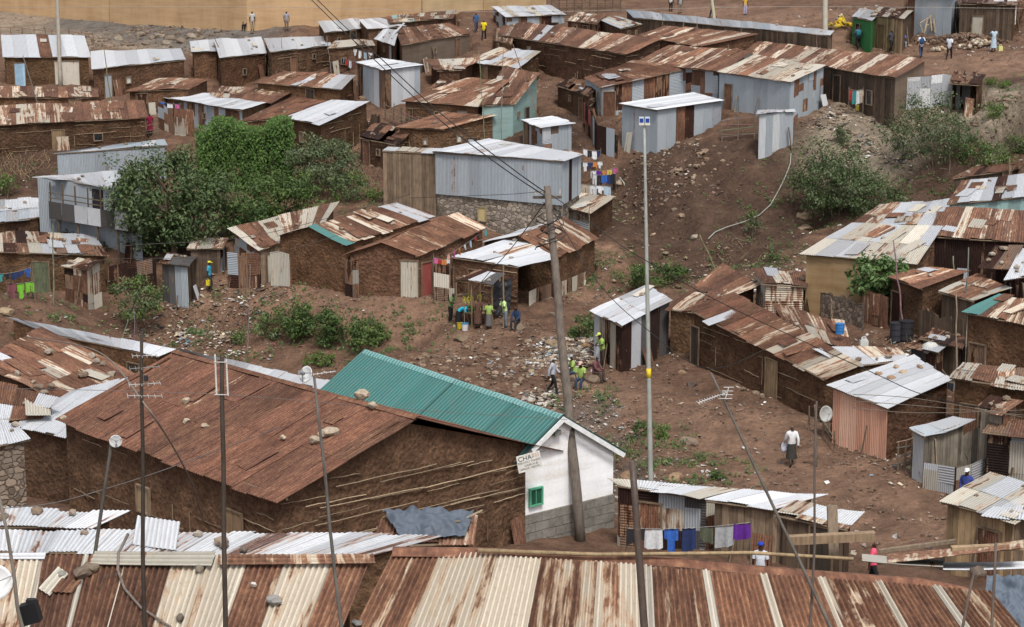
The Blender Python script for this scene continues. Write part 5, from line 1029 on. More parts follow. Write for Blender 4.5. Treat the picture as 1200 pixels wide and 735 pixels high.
def person(label, u, v, pose, yaw, shirt, trousers, extra=None, hat=None, skirt=None, sleeves='short', h=1.70, lift=0.0, group=None, cat='person', shoes=(.05, .045, .04), vest=None, at=None, hair=True):
    """feet where the sight line (u,v) meets the ground (+lift); yaw 0 faces the camera, 90 faces the right of the photo"""
    p = PH(u, v, 0) if at is None else V(at); p = V((p.x, p.y, p.z+lift)); J, vs, nr, fs, fg = body_mesh(pose); k = h/1.73; R = Matrix.Rotation(math.radians(yaw), 3, 'Z')
    def X(q): return p+R@(V(q)*k)
    mb = MB(); mb.add([X(q) for q in vs], fs, (.05, .03, .02))
    for sx in (1, -1):
        s = 'L' if sx > 0 else 'R'; a = V(J['wr'+s]); b = V(J['ha'+s]); d = (b-a).normalized(); w = d.cross(V((1, 0, 0))); w = w.normalized() if w.length > .2 else V((0, -1, 0)); n = d.cross(w)
        for i in range(4):
            f0 = b+w*((i-1.5)*.017); L = (.062, .072, .068, .052)[i]; tube(mb, [X(f0), X(f0+d*L*.55-n*.004*sx), X(f0+d*L*.9-n*.022*sx)], .009*k, .006*k, 4, (.05, .03, .02))
        tube(mb, [X(a.lerp(b, .5)+w*-.03), X(b+w*-.055+d*.0), X(b+w*-.05+d*.03)], .010*k, .007*k, 4, (.05, .03, .02))
    hd = V(J['hd1']); nk = V(J['hd0']); up = (hd-nk).normalized(); fwd = V((0, -1, 0)); fwd = (fwd-up*fwd.dot(up)); fwd = fwd.normalized() if fwd.length > .15 else V((0, 0, -1)); sd_ = up.cross(fwd)
    tube(mb, [X(hd+fwd*.075+up*.0), X(hd+fwd*.115-up*.035), X(hd+fwd*.085-up*.045)], .012*k, .016*k, 5, (.05, .03, .02))
    for sx in (1, -1): tube(mb, [X(hd+sd_*sx*.09-up*.03), X(hd+sd_*sx*.105), X(hd+sd_*sx*.09+up*.02)], .014*k, .012*k, 4, (.05, .03, .02))
    o = mb.build('person', M_SKIN, None, True, origin=p); tag(o, label, cat, group)
    e = MB()
    for sx in (1, -1): pebble(e, X(hd+fwd*.086+sd_*sx*.034+up*.005), .012*k, (.5, .48, .45), 1)
    e.build('eyes', M_PAINT, o, True)
    m = MB(); tube(m, [X(hd+fwd*.088-up*.058+sd_*.022), X(hd+fwd*.094-up*.06), X(hd+fwd*.088-up*.058-sd_*.022)], .006*k, .006*k, 4, (.12, .04, .035)); m.build('mouth', M_PAINT, o)
    def garment(name, test, col, off, mat=M_CLOTH):
        idx = {}; gv = []; gf = []
        for f, (b, t) in zip(fs, fg):
            if not test(b, t, f): continue
            g = []
            for i in f:
                if i not in idx: idx[i] = len(gv); gv.append(X(vs[i]+nr[i]*off))
                g.append(idx[i])
            gf.append(tuple(g))
        m = MB(); m.add(gv, gf, col); return m.build(name, mat, o, True)
    arm = {'short': lambda b, t: b == 'uarm' and t < .75, 'long': lambda b, t: b in ('uarm', 'farm'), 'none': lambda b, t: False}[sleeves]
    garment('shirt', lambda b, t, f: b in ('torso', 'hip') and not (b == 'hip' and False) or arm(b, t), shirt, .018)
    if vest: garment('vest', lambda b, t, f: b == 'torso', vest, .030)
    if skirt: 
        hp = (V(J['hiL'])+V(J['hiR']))/2; kn = (V(J['anL'])+V(J['anR']))/2; kn.z = max(kn.z, .10)+skirt[1]; m = MB(); N = 14; rr = []
        vv = []
        for j in range(5):
            c = hp.lerp(kn, j/4)+V((0, 0, .06*(1-j/4)))
            for i in range(N):
                a = 2*math.pi*i/N; r = lerp(.165, .23, j/4)*(1+.06*math.sin(3*a+j)); vv.append(X(c+V((math.cos(a)*r, math.sin(a)*r*(.85 if pose != 'sit' else 1.2), 0))))
        m.add(vv, [(j*N+i, j*N+(i+1) % N, (j+1)*N+(i+1) % N, (j+1)*N+i) for j in range(4) for i in range(N)], skirt[0]); m.build('skirt', M_CLOTH, o, True)
    else: garment('trousers', lambda b, t, f: b in ('thigh', 'hip') or (b == 'shin' and t < .92), trousers, .016)
    garment('shoes', lambda b, t, f: b == 'foot' or (b == 'shin' and t > .97), shoes, .012)
    zt_ = [vs[i] for i in range(len(vs))]
    if hat:
        m = MB(); tube(m, [X(hd+up*.02), X(hd+up*.065), X(hd+up*.11)], .118*k, .075*k, 10, hat)
        box(m, X(hd+fwd*.13+up*.035), R@sd_*(.07*k), R@fwd*(.06*k), R@up*(.008*k), hat); m.build('hat', M_CLOTH, o, True)
    elif hair: garment('hair', lambda b, t, f: b == 'head' and (sum((vs[i] for i in f), V((0, 0, 0)))/len(f)-hd).dot(up)-.75*(sum((vs[i] for i in f), V((0, 0, 0)))/len(f)-hd).dot(fwd) > .015, (.012, .010, .009), .014)
    def hand(s): return X(J['ha'+s])
    o_ = {'hand': hand, 'X': X, 'J': J, 'R': R, 'o': o, 'p': p}
    return o_
def jerrycan(label, c, col, size=1.0, yaw=0, group=None):
    c = V(c); R = Matrix.Rotation(math.radians(yaw), 3, 'Z'); t = thing('jerrycan', label, 'jerrycan', c, group); m = MB(); k = size
    prof = [(-.14, 0), (.14, 0), (.15, .04), (.15, .27), (.11, .33), (-.09, .35), (-.15, .30), (-.15, .03)]
    for y in (-.085, .085): pass
    vs = [c+R@V((x*k, y*k, z*k)) for y in (-.085, .085) for x, z in prof]; n = len(prof)
    m.add(vs, [tuple(range(n)), tuple(range(2*n-1, n-1, -1))]+[(i, i+n, (i+1) % n+n, (i+1) % n) for i in range(n)], col); b = m.build('body', M_PAINT, t)
    m = MB(); tube(m, [c+R@V((-.10*k, 0, .35*k)), c+R@V((-.05*k, 0, .41*k)), c+R@V((.05*k, 0, .41*k)), c+R@V((.10*k, 0, .33*k))], .018*k, n=6, tint=col); m.build('handle', M_PAINT, t)
    m = MB(); tube(m, [c+R@V((-.12*k, 0, .33*k)), c+R@V((-.14*k, 0, .40*k))], .03*k, n=8, tint=(.05, .05, .05)); m.build('cap', M_PAINT, t); return t
def bag(name, label, c, w, h, d, col, yaw=0, cat='bag'):
    c = V(c); R = Matrix.Rotation(math.radians(yaw), 3, 'Z'); m = MB(); vs = []; N = 10
    for j in range(6):
        f = j/5; s = (.75, 1, 1.03, .98, .85, .45)[j]
        for i in range(N):
            a = 2*math.pi*i/N; ca, sa = math.cos(a), math.sin(a); e = lambda q: math.copysign(abs(q)**.6, q); vs.append(c+R@V((e(ca)*w/2*s, e(sa)*d/2*s, f*h)))
    m.add(vs, [(j*N+i, j*N+(i+1) % N, (j+1)*N+(i+1) % N, (j+1)*N+i) for j in range(5) for i in range(N)]+[tuple(range(N-1, -1, -1)), tuple(range(5*N, 6*N))], col)
    t = thing(name, label, cat, c); m.build('body', M_CLOTH, t, True); m = MB()
    tube(m, [c+R@V((-w*.2, 0, h*.95)), c+R@V((0, 0, h*1.15)), c+R@V((w*.2, 0, h*.95))], .012, n=5, tint=tuple(x*.6 for x in col)); m.build('strap', M_CLOTH, t); return t
LIME = (.31, .44, .12); NAVY = (.025, .03, .06); JEAN = (.05, .07, .12); BLK = (.02, .02, .022); WHT = (.66, .67, .68)
# on the path
person('man walking left to right on the path, grey shirt and black trousers', 648, 461, 'walk', 70, (.38, .40, .45), BLK, sleeves='long')
STONE_SEAT = []
def seat_stone(label, u, v, r, z=.46):
    p = PH(u, v, 0); m = MB(); rock(m, p+V((0, .1, z-.36)), .42*r, (.22, .165, .12), .85); o = m.build('seat_stone', M_STONE, None, False, origin=p); tag(o, label, 'stone'); return o
seat_stone('stone under the man in lime vest and red belt', 681, 456, .95); seat_stone('stone under the man seen from behind in lime shirt and dark cap', 672, 448, .9); seat_stone('stone under the man in maroon shirt', 697, 448, .9)
person('man sitting on a stone facing us, lime vest with red belt, pink cap', 681, 455, 'sit', -20, LIME, JEAN, hat=(.62, .42, .36), sleeves='short', vest=LIME)
person('man sitting sideways in a lime shirt and dark grey cap', 672, 447, 'sit', -75, LIME, JEAN, hat=(.30, .31, .33))
person('man in a maroon shirt sitting hunched beside the lime vests', 697, 447, 'sit', 60, (.16, .07, .075), (.10, .07, .06), sleeves='long')
person('man standing against the corner shack, lime vest and lime cap', 706, 430, 'lean', -60, LIME, (.07, .05, .045), hat=(.55, .65, .16), sleeves='short', vest=LIME)
P1 = person('woman seen from behind in a white blouse and dark skirt, climbing the path', 927, 546, 'walk', 190, WHT, BLK, skirt=((.05, .045, .04), .22), sleeves='long')
bag('plastic_bag', 'pale plastic bag hanging from the hand of the woman in white', P1['hand']('L')-V((0, 0, .42)), .26, .40, .14, (.55, .58, .66))
person('person in a pink sleeveless vest, head and shoulders above the near roof', 1022, 693, 'walk', 80, (.62, .07, .12), BLK, sleeves='none', vest=(.66, .10, .16))
person('person in a blue jacket and white cap behind the plank hut roof', 1131, 602, 'stand', -30, (.05, .07, .25), BLK, hat=(.75, .76, .76), sleeves='long')
person('person in a white shirt and bright blue cap behind the ridge of the near roof', 890, 696, 'stand', 170, (.60, .64, .70), NAVY, hat=(.03, .06, .40))
P2 = person('woman with a yellow headscarf and turquoise top carrying a can', 246, 341, 'carry', 80, (.05, .30, .42), BLK, hat=(.62, .56, .05), skirt=((.03, .04, .05), .2))
jerrycan('yellow can carried by the woman in turquoise with headscarf', P2['hand']('R')-V((0, 0, .41)), (.62, .48, .03), .95, 80)
person('person in a dark red dress by the mud wall above the blue iron house', 176, 160, 'stand', 20, (.22, .02, .05), BLK, skirt=((.20, .02, .05), .3))
# at the vegetable stall
person('woman bending over buckets in a turquoise blouse and black skirt', 538, 384, 'bend', 70, (.03, .42, .58), BLK, skirt=((.02, .02, .022), .2), hat=None)
person('person stooping at the stall edge in a faded green top, behind the bending woman', 528, 378, 'lean', 60, (.16, .24, .10), BLK)
person('short figure in a lime top with a grey skirt, before the stall', 573, 386, 'stand', 170, LIME, BLK, skirt=((.13, .12, .12), .15), h=1.5)
person('person in a pale lime shirt standing at the stall counter', 592, 384, 'lean', -60, (.50, .66, .30), (.18, .20, .22))
person('person in a dark navy jacket sitting at the right of the stall', 606, 386, 'sit', -30, (.03, .05, .10), (.04, .04, .05), sleeves='long'); seat_stone('low stone seat right of the stall', 606, 387, .9)
person('person in a brown dress standing at the stall post', 560, 385, 'stand', 200, (.12, .065, .05), BLK, skirt=((.11, .06, .045), .2))
# upper road
person('schoolchild with a teal backpack walking away on the upper road', 1005, 58, 'walk', 200, (.10, .12, .20), BLK, skirt=None)
person('man in a dark suit and white shirt on the upper road', 1044, 62, 'walk', 30, (.05, .05, .055), BLK, sleeves='long', vest=(.07, .07, .075))
person('person in bright blue and grey sitting by the rubbish bank of the road', 1057, 57, 'sit', 10, (.08, .14, .46), (.30, .32, .36)); person('person in a blue top sitting left of the one in blue and grey', 1052, 57, 'sit', -20, (.07, .10, .30), NAVY)
person('person with a white shirt and blue backpack walking up the road', 1079, 68, 'walk', 185, WHT, JEAN)
person('man with a white shirt and black trousers walking on the road', 1112, 70, 'walk', 150, (.58, .62, .68), BLK)
P3 = person('person in a long pale blue dress, arms out, at the right end of the road', 1164, 61, 'reach', 180, (.40, .50, .58), BLK, skirt=((.40, .50, .58), .2))
jerrycan('pale yellow can beside the pale blue dress', PH(1172, 60, 0), (.58, .56, .22), 1.1, 20)
person('person in black and white before the poster boards', 1168, 34, 'stand', 180, (.40, .40, .42), BLK)
person('person in blue standing inside the green kiosk front', 1009, 36, 'stand', 0, (.05, .10, .28), NAVY)
person('person in navy with a red cap walking left on the far road', 835, 22, 'walk', -80, (.04, .06, .12), NAVY, hat=(.35, .05, .05), sleeves='long')
person('person in a yellow-orange top and lilac trousers on the far road', 873, 18, 'stand', 30, (.60, .38, .08), (.40, .38, .55))
person('person in a white T-shirt standing by the post at the top', 786, 14, 'stand', 150, WHT, BLK); person('person in grey next to the white T-shirt at the top', 797, 16, 'stand', 200, (.32, .33, .34), (.20, .16, .12))
person('man in a blue jacket walking down between roofs at the top', 558, 38, 'walk', 10, (.05, .10, .20), (.05, .06, .10), sleeves='long')
person('man in a yellow vest walking behind the blue jacket', 567, 47, 'walk', 170, (.60, .48, .03), BLK, vest=(.66, .52, .03))
person('person in white by the upper boundary wall beside a sitting figure', 296, 36, 'stand', 0, (.45, .45, .45), (.35, .28, .20)); person('dark figure in a yellow top sitting below the boundary wall', 289, 36, 'sit', -30, (.35, .30, .06), BLK)
person('person with a checked grey top standing alone below the boundary wall', 336, 36, 'stand', 20, (.28, .27, .30), (.16, .12, .11))
for lb, pu, pv, c in (('teal backpack on the schoolchild on the upper road', 1005, 58, (.03, .16, .20)), ('blue backpack on the person in white on the road', 1079, 68, (.03, .07, .16))):
    p = PH(pu, pv, 0); bag('backpack', lb, p+V((0, -.22 if 1 else 0, 1.0)), .34, .44, .18, c, 0, 'backpack')

# ------------------------------------------------------------------ poles, aerials, cables
def pole(name, label, cat, base, top, r0, r1, tint, depth=None, tdepth=None, mat=None, n=10, wob=0.0, ext=False, group=None):
    b = PH(*base, 0) if depth is None else PD(*base, depth); D = depth_of(b); tp = PD(*top, tdepth or D)
    if depth is not None:
        d = (b-tp).normalized()
        for _ in range(400):
            if b.z < terr(b.x, b.y)-.1: break
            b = b+d*.05
    t = thing(name, label, cat, (b.x, b.y, b.z), group); m = MB(); k = 10
    pts = [b.lerp(tp, i/k)+V((random.uniform(-1, 1), random.uniform(-1, 1), 0))*wob*(0 < i < k) for i in range(k+1)]
    if depth is None: pts[0] = pts[0]-V((0, 0, .3))
    tube(m, pts, r0, r1, n, tint); m.build('shaft', mat or M_WOOD, t, True); return t, b, tp
def along(b, tp, v):
    lo, hi = 0, 1
    for _ in range(30):
        f = (lo+hi)/2; q = b.lerp(tp, f)
        if pix(q)[1] > v: lo = f
        else: hi = f
    return b.lerp(tp, f)
WD = (.10, .082, .068); DK = (.045, .034, .028)
UT, ub, ut = pole('utility_pole', 'thick weathered wooden pole leaning left in front of the church', 'utility pole', (681, 634), (641, 218), .20, .13, (.15, .125, .105), wob=.03)
m = MB(); q = along(ub, ut, 232); beam(m, q-V((.55, -.1, 0)), q+V((.5, .2, 0)), .10, .10, (.16, .13, .11)); m.build('cross_arm', M_WOOD, UT)
m = MB(); q = along(ub, ut, 262)
for i in range(7):
    a = random.uniform(0, 6.3); pts = [q+V((math.cos(a+j*.9)*(.3+.1*i*.5), math.sin(a+j*.9)*.3, -.45*i*.25+.15*j-.3)) for j in range(8)]; tube(m, pts, .018, n=5, tint=(.035, .032, .03))
m.build('wire_coil', M_PAINT, UT)
for i, (dx, dz) in enumerate([(-.45, .12), (.42, .16), (-.2, .14)]):
    m = MB(); q = along(ub, ut, 232)+V((dx, 0, dz)); tube(m, [q, q+V((0, 0, .07)), q+V((0, 0, .14))], .05, .035, 8, (.42, .38, .34)); m.build('insulator', M_PAINT, UT)
LT, lb_, lt_ = pole('floodlight_mast', 'tall slim grey steel mast with a yellow band and two blue-faced lamps', 'light mast', (763.5, 617), (755, 146), .105, .05, (.29, .30, .275), mat=M_PAINT, n=12)
m = MB(); q = along(lb_, lt_, 432); r = along(lb_, lt_, 443); tube(m, [r, q], .092, .091, 12, (.70, .50, .03)); m.build('yellow_band', M_PAINT, LT, True)
for sx in (-1, 1):
    c = lt_+V((sx*.11, -.05, .16)); m = MB(); box(m, c+V((0, .03, 0)), V((.085, 0, 0)), V((0, .09, .0)), V((0, 0, .12)), (.60, .66, .72)); box(m, c+V((0, -.06, -.14)), V((.095, 0, 0)), V((0, .05, 0)), V((0, 0, .03)), (.66, .62, .50)); hd_ = m.build('lamp_head', M_PAINT, LT)
    m = MB(); box(m, c+V((0, -.075, .0)), V((.065, 0, 0)), V((0, .012, 0)), V((0, 0, .075)), (.012, .05, .30)); m.build('lens', M_PAINT, hd_)
pole('post', 'dark rusty post rising before the nearest roof, right of centre', 'post', (755, 735), (741, 541), .062, .042, (.06, .038, .03), depth=23.2, mat=M_SHEET, n=10)
def yagi(parent, c, d, L, els, el, col, r=.006, up=V((0, 0, 1)), name='aerial'):
    d = V(d).normalized(); e = d.cross(up).normalized() if abs(d.dot(up)) < .95 else V((1, 0, 0)); m = MB(); tube(m, [c-d*L/2, c+d*L/2], r*1.3, n=5, tint=col)
    for i in range(els):
        q = c+d*(-L/2+L*i/(els-1)); l = el*(1-.35*i/els); tube(m, [q-e*l/2, q+e*l/2], r, n=4, tint=col)
    return m.build(name, M_PAINT, parent)
def dish(parent, c, aim, R, col=(.62, .63, .63)):
    aim = V(aim).normalized(); a = aim.cross(V((0, 0, 1))).normalized(); b = a.cross(aim); m = MB(); vs = []; N = 20; K = 5
    for o in (0, -.012):
        for j in range(K+1):
            r = R*j/K
            for i in range(N): vs.append(c+aim*(.35*r*r/R+o)+a*(r*math.cos(2*math.pi*i/N))+b*(r*math.sin(2*math.pi*i/N)))
    H = (K+1)*N; fs = [(j*N+i, j*N+(i+1) % N, (j+1)*N+(i+1) % N, (j+1)*N+i) for j in range(K) for i in range(N)]; fs += [tuple(x+H for x in reversed(f)) for f in fs]; fs += [(K*N+i, K*N+(i+1) % N, H+K*N+(i+1) % N, H+K*N+i) for i in range(N)]
    m.add(vs, fs, col); d = m.build('dish', M_PAINT, parent, True); m = MB()
    f = c+aim*R*.9
    for i in (2, 9, 15): tube(m, [c+aim*(.35*R)+a*(R*math.cos(2*math.pi*i/N))+b*(R*math.sin(2*math.pi*i/N)), f], .006, n=4, tint=(.2, .2, .2))
    tube(m, [f-aim*.03, f+aim*.05], .025, n=8, tint=(.25, .25, .26)); m.build('feed_arm', M_PAINT, d); return d
A1, b, tp = pole('aerial_pole', 'crooked thin pole carrying stacked comb aerials over the dark rust roof', 'aerial pole', (169, 735), (166, 388), .032, .02, DK, depth=22.6, wob=.012)
for v, L, c in ((417, .28, (.35, .34, .33)), (431, .34, (.20, .19, .18)), (450, .36, (.40, .39, .38)), (464, .40, (.38, .36, .34))): yagi(A1, along(b, tp, v)+V((.03, 0, 0)), (1, .25, random.uniform(-.1, .1)), L, 6, .22, c, .0045)
m = MB(); box(m, along(b, tp, 443)+V((.05, -.02, 0)), V((.022, 0, 0)), V((0, .02, 0)), V((0, 0, .035)), (.03, .03, .035)); m.build('amplifier_box', M_PAINT, A1)
A2, b, tp = pole('aerial_pole', 'dark pole with an H-shaped frame of pale tubes at its top', 'aerial pole', (264, 735), (260, 418), .036, .026, (.055, .042, .034), depth=22.8, wob=.006)
for dx, v0, v1 in ((-.08, 415, 463), (.055, 421, 464)):
    m = MB(); a_ = along(b, tp, 425)+V((dx, -.02, 0)); tube(m, [PD(pix(a_)[0], v0, depth_of(a_)), PD(pix(a_)[0]+2, v1, depth_of(a_))], .011, n=6, tint=(.50, .48, .45)); m.build('tube_element', M_PAINT, A2)
for v in (424, 462):
    m = MB(); q = along(b, tp, v); tube(m, [q+V((-.09, -.03, 0)), q+V((.07, -.03, 0))], .008, n=5, tint=(.42, .40, .38)); m.build('bracket', M_PAINT, A2)
A3, b, tp = pole('aerial_pole', 'thin pole with a small white dish and a comb aerial at its tip', 'aerial pole', (400, 735), (368, 440), .03, .016, (.11, .10, .09), depth=22.7, wob=.008)
dish(A3, tp+V((-.075, -.03, .015)), (-.55, -.6, .35), .10); yagi(A3, tp+V((.12, 0, .03)), (1, .1, .12), .26, 6, .12, (.5, .5, .5), .004)
A4, b, tp = pole('aerial_pole', 'very thin bare crooked pole between the mast and the peach shack', 'aerial pole', (950, 735), (957, 470), .022, .012, (.10, .08, .07), depth=22.6, wob=.02)
A5, b, tp = pole('aerial_pole', 'long slanting stick with a bristly white aerial, crossing the mud house wall', 'aerial pole', (974, 735), (833, 437), .03, .013, (.13, .115, .10), depth=22.5, wob=.012)
yagi(A5, along(b, tp, 466)+V((-.12, 0, 0)), (1, .2, .32), .36, 12, .14, (.62, .62, .62), .004); yagi(A5, along(b, tp, 462)+V((.07, -.02, .02)), (.3, .1, 1), .14, 4, .16, (.62, .62, .62), .004)
A6, b, tp = pole('aerial_pole', 'leaning grey stick at the lower left edge beside a white dish', 'pole', (27, 735), (-2, 578), .035, .018, (.16, .14, .12), depth=22.8, wob=.02)
m = thing('satellite_dish', 'large white dish cut by the lower left frame edge', 'satellite dish', PD(-6, 690, 22.4)); dish(m, PD(-6, 682, 22.4), (.2, -1, .25), .21, (.75, .76, .76))
mm = MB(); tube(mm, [PD(-6, 690, 22.5), PD(-4, 800, 22.6)], .025, n=6, tint=DK); mm.build('stand', M_PAINT, m)
A7, b, tp = pole('aerial_pole', 'short leaning post with a round dish before the largest mud house', 'aerial pole', (116, 617), (131, 516), .045, .03, (.09, .08, .07), depth=36, wob=.0)
dish(A7, tp+V((.08, -.06, .0)), (.35, -1, .2), .12, (.55, .56, .56))
A8, b, tp = pole('aerial_pole', 'post with a pale round dish in front of the peach iron wall', 'aerial pole', (957, 548), (955, 474), .05, .035, (.13, .105, .085))
dish(A8, PD(966, 485, depth_of(tp)-.1), (.6, -1, .2), .33, (.42, .42, .40))
pole('lamp_post', 'pale concrete post at the upper left before the red-patched white roof', 'concrete post', (71, 100), (66, -25), .17, .13, (.33, .30, .25), mat=M_PAINT); pole('lamp_post', 'pale concrete post by the road behind the striped long roof', 'concrete post', (967, 53), (967, -20), .22, .18, (.40, .37, .30), mat=M_PAINT)
pole('lamp_post', 'pale post beside people at the top road', 'post', (838, 30), (832, -20), .14, .12, (.42, .40, .28), mat=M_PAINT)
for i, (bs, tp_, r, lb) in enumerate([((125, 102), (113, 52), .05, 'thin pole leaning on the bare white roof house'), ((60, 172), (27, 66), .05, 'slanting stick pole crossing the upper left mud walls'), ((135, 160), (122, 58), .05, 'slanting stick pole in front of the two striped roofs'), ((277, 98), (247, 36), .05, 'leaning stick against the overhanging white roof'), ((390, 100), (383, 42), .035, 'thin stick by the pale roof under the tan wall'), ((332, 96), (330, 42), .035, 'thin stick before the rust-streaked roof'), ((570, 190), (561, 60), .035, 'thin stick rising above the pale grey roof'), ((587, 170), (590, 58), .04, 'grey stick right of the wide rusty shack'), ((643, 172), (601, 52), .045, 'leaning stick aerial above the small grey shed'), ((776, 50), (777, 8), .03, 'thin pole behind the streaky pale roof'), ((870, 58), (868, 24), .03, 'thin pole above the cream crossed roof'), ((818, 110), (817, 18), .035, 'thin pole in front of the rust and cream roof'), ((958, 78), (957, 40), .03, 'thin pole on the long striped house'), ((566, 28), (567, -6), .04, 'thin dark pole in front of the boundary wall end'), ((128, 30), (128, -8), .03, 'thin fence post against the tan wall, left'), ((277, 34), (277, -8), .03, 'thin fence post against the tan wall, right'),
        ((63, 360), (62, 262), .045, 'thin pole by the left laundry'), ((158, 420), (157, 362), .04, 'thin pole beside the feathery tree'), ((290, 424), (293, 310), .03, 'thin pole above the scrub bank'), ((138, 418), (150, 374), .04, 'stick leaning by the feathery tree'), ((1060, 396), (1047, 282), .045, 'pole crossing the papaya-like tree'), ((1184, 362), (1183, 312), .04, 'thin pole by the striped lean-to'), ((1130, 398), (1135, 290), .05, 'pole before the rusty iron house wall'), ((1119, 380), (1117, 300), .05, 'second pole before the rusty iron house wall'), ((975, 398), (974, 350), .05, 'post below the ochre canvas wall'), ((1122, 470), (1120, 342), .05, 'post beside the lattice house'), ((690, 324), (691, 240), .045, 'pole with rags beside the hipped roof'), ((845, 330), (820, 275), .05, 'sticks leaning above the jumbled roof'), ((1105, 30), (1058, 26), .02, 'stray rod on the road bank')][:28]):
    pole('stick_pole', lb, 'pole', bs, tp_, r, r*.6, tuple(c*random.uniform(.8, 1.3) for c in (.16, .13, .105)), wob=.03, n=6)
def cable(label, pts, r, col=(.02, .02, .02), n=24, group=None):
    """pts = (u, v, distance); smooth curve through them"""
    P = [PD(*p) for p in pts]; out = []
    for i in range(len(P)-1):
        p0, p1, p2, p3 = P[max(i-1, 0)], P[i], P[i+1], P[min(i+2, len(P)-1)]
        for j in range(8):
            t = j/8; out.append(.5*((2*p1)+(-p0+p2)*t+(2*p0-5*p1+4*p2-p3)*t*t+(-p0+3*p1-3*p2+p3)*t**3))
    out.append(P[-1]); m = MB(); tube(m, out, r, n=5, tint=col); o = m.build('overhead_cable', M_PAINT, None, True, origin=P[0]); tag(o, label, 'cable', group); return o
DT = depth_of(ut)
cable('upper of two thick black cables from the leaning pole to the top left', [(368, -4, 92), (405, 32, 86), (450, 72, 80), (520, 136, 74), (602, 199, 68), (640, 226, DT)], .022)
cable('lower of two thick black cables from the leaning pole to the top left', [(361, -4, 92), (400, 34, 86), (444, 75, 80), (512, 138, 74), (584, 193, 69), (642, 232, DT)], .022)
cable('black cable sagging from the leaning pole to the lower right', [(645, 228, DT), (677, 250, DT-.5), (727, 287, DT-1), (763, 309, DT-1), (830, 347, DT-1), (900, 381, DT), (1021, 436, DT+1), (1094, 466, DT+2), (1215, 488, DT+4)], .016)
cable('black cable from the leaning pole down to the gabled houses at left', [(640, 236, DT), (600, 290, DT+14), (574, 319, DT+28), (556, 340, DT+34)], .02)
cable('dark wire from the leaning pole crossing the dirt path', [(644, 240, DT), (700, 330, DT-1), (757, 385, DT-2), (830, 432, DT-2), (905, 405, DT+6)], .014)
cable('slack wire along the lower left house wall', [(0, 596, 37), (60, 590, 37), (120, 574, 37), (200, 548, 40), (330, 500, 48)], .010, (.15, .14, .13))
cable('thin pale wire high across the tan wall', [(0, 9, 120), (300, 8, 120), (600, 14, 120), (900, 8, 118), (1200, 10, 118)], .012, (.35, .33, .30))
cable('thin dark wire across the blue-grey hall', [(480, 232, 90), (590, 228, 88), (640, 224, DT)], .012)
cable('fine wire fanning from the left aerial pole', [(30, 395, 40), (110, 410, 34), (167, 470, 22.6), (222, 560, 28), (238, 610, 34)], .012, (.22, .19, .16))
cable('fine wire down from the left dish pole', [(0, 455, 52), (250, 462, 52), (480, 480, 55), (665, 492, 60)], .008, (.16, .14, .13))
cable('faint wire over the row of mud houses', [(0, 318, 80), (130, 290, 80), (300, 276, 82), (480, 228, 88)], .012, (.07, .06, .055))
cable('lower faint wire over the row of mud houses', [(0, 322, 80), (130, 304, 80), (300, 300, 82), (420, 268, 84)], .010, (.07, .06, .055))
for i, (v0, v1) in enumerate(((470, 488), (462, 492), (478, 480))): cable(['uppermost wire across the right huts', 'middle wire across the right huts', 'lowest wire across the right huts'][i], [(1000, v0, 66), (1080, v0+6, 66), (1215, v1, 68)], .012, (.16, .14, .11))
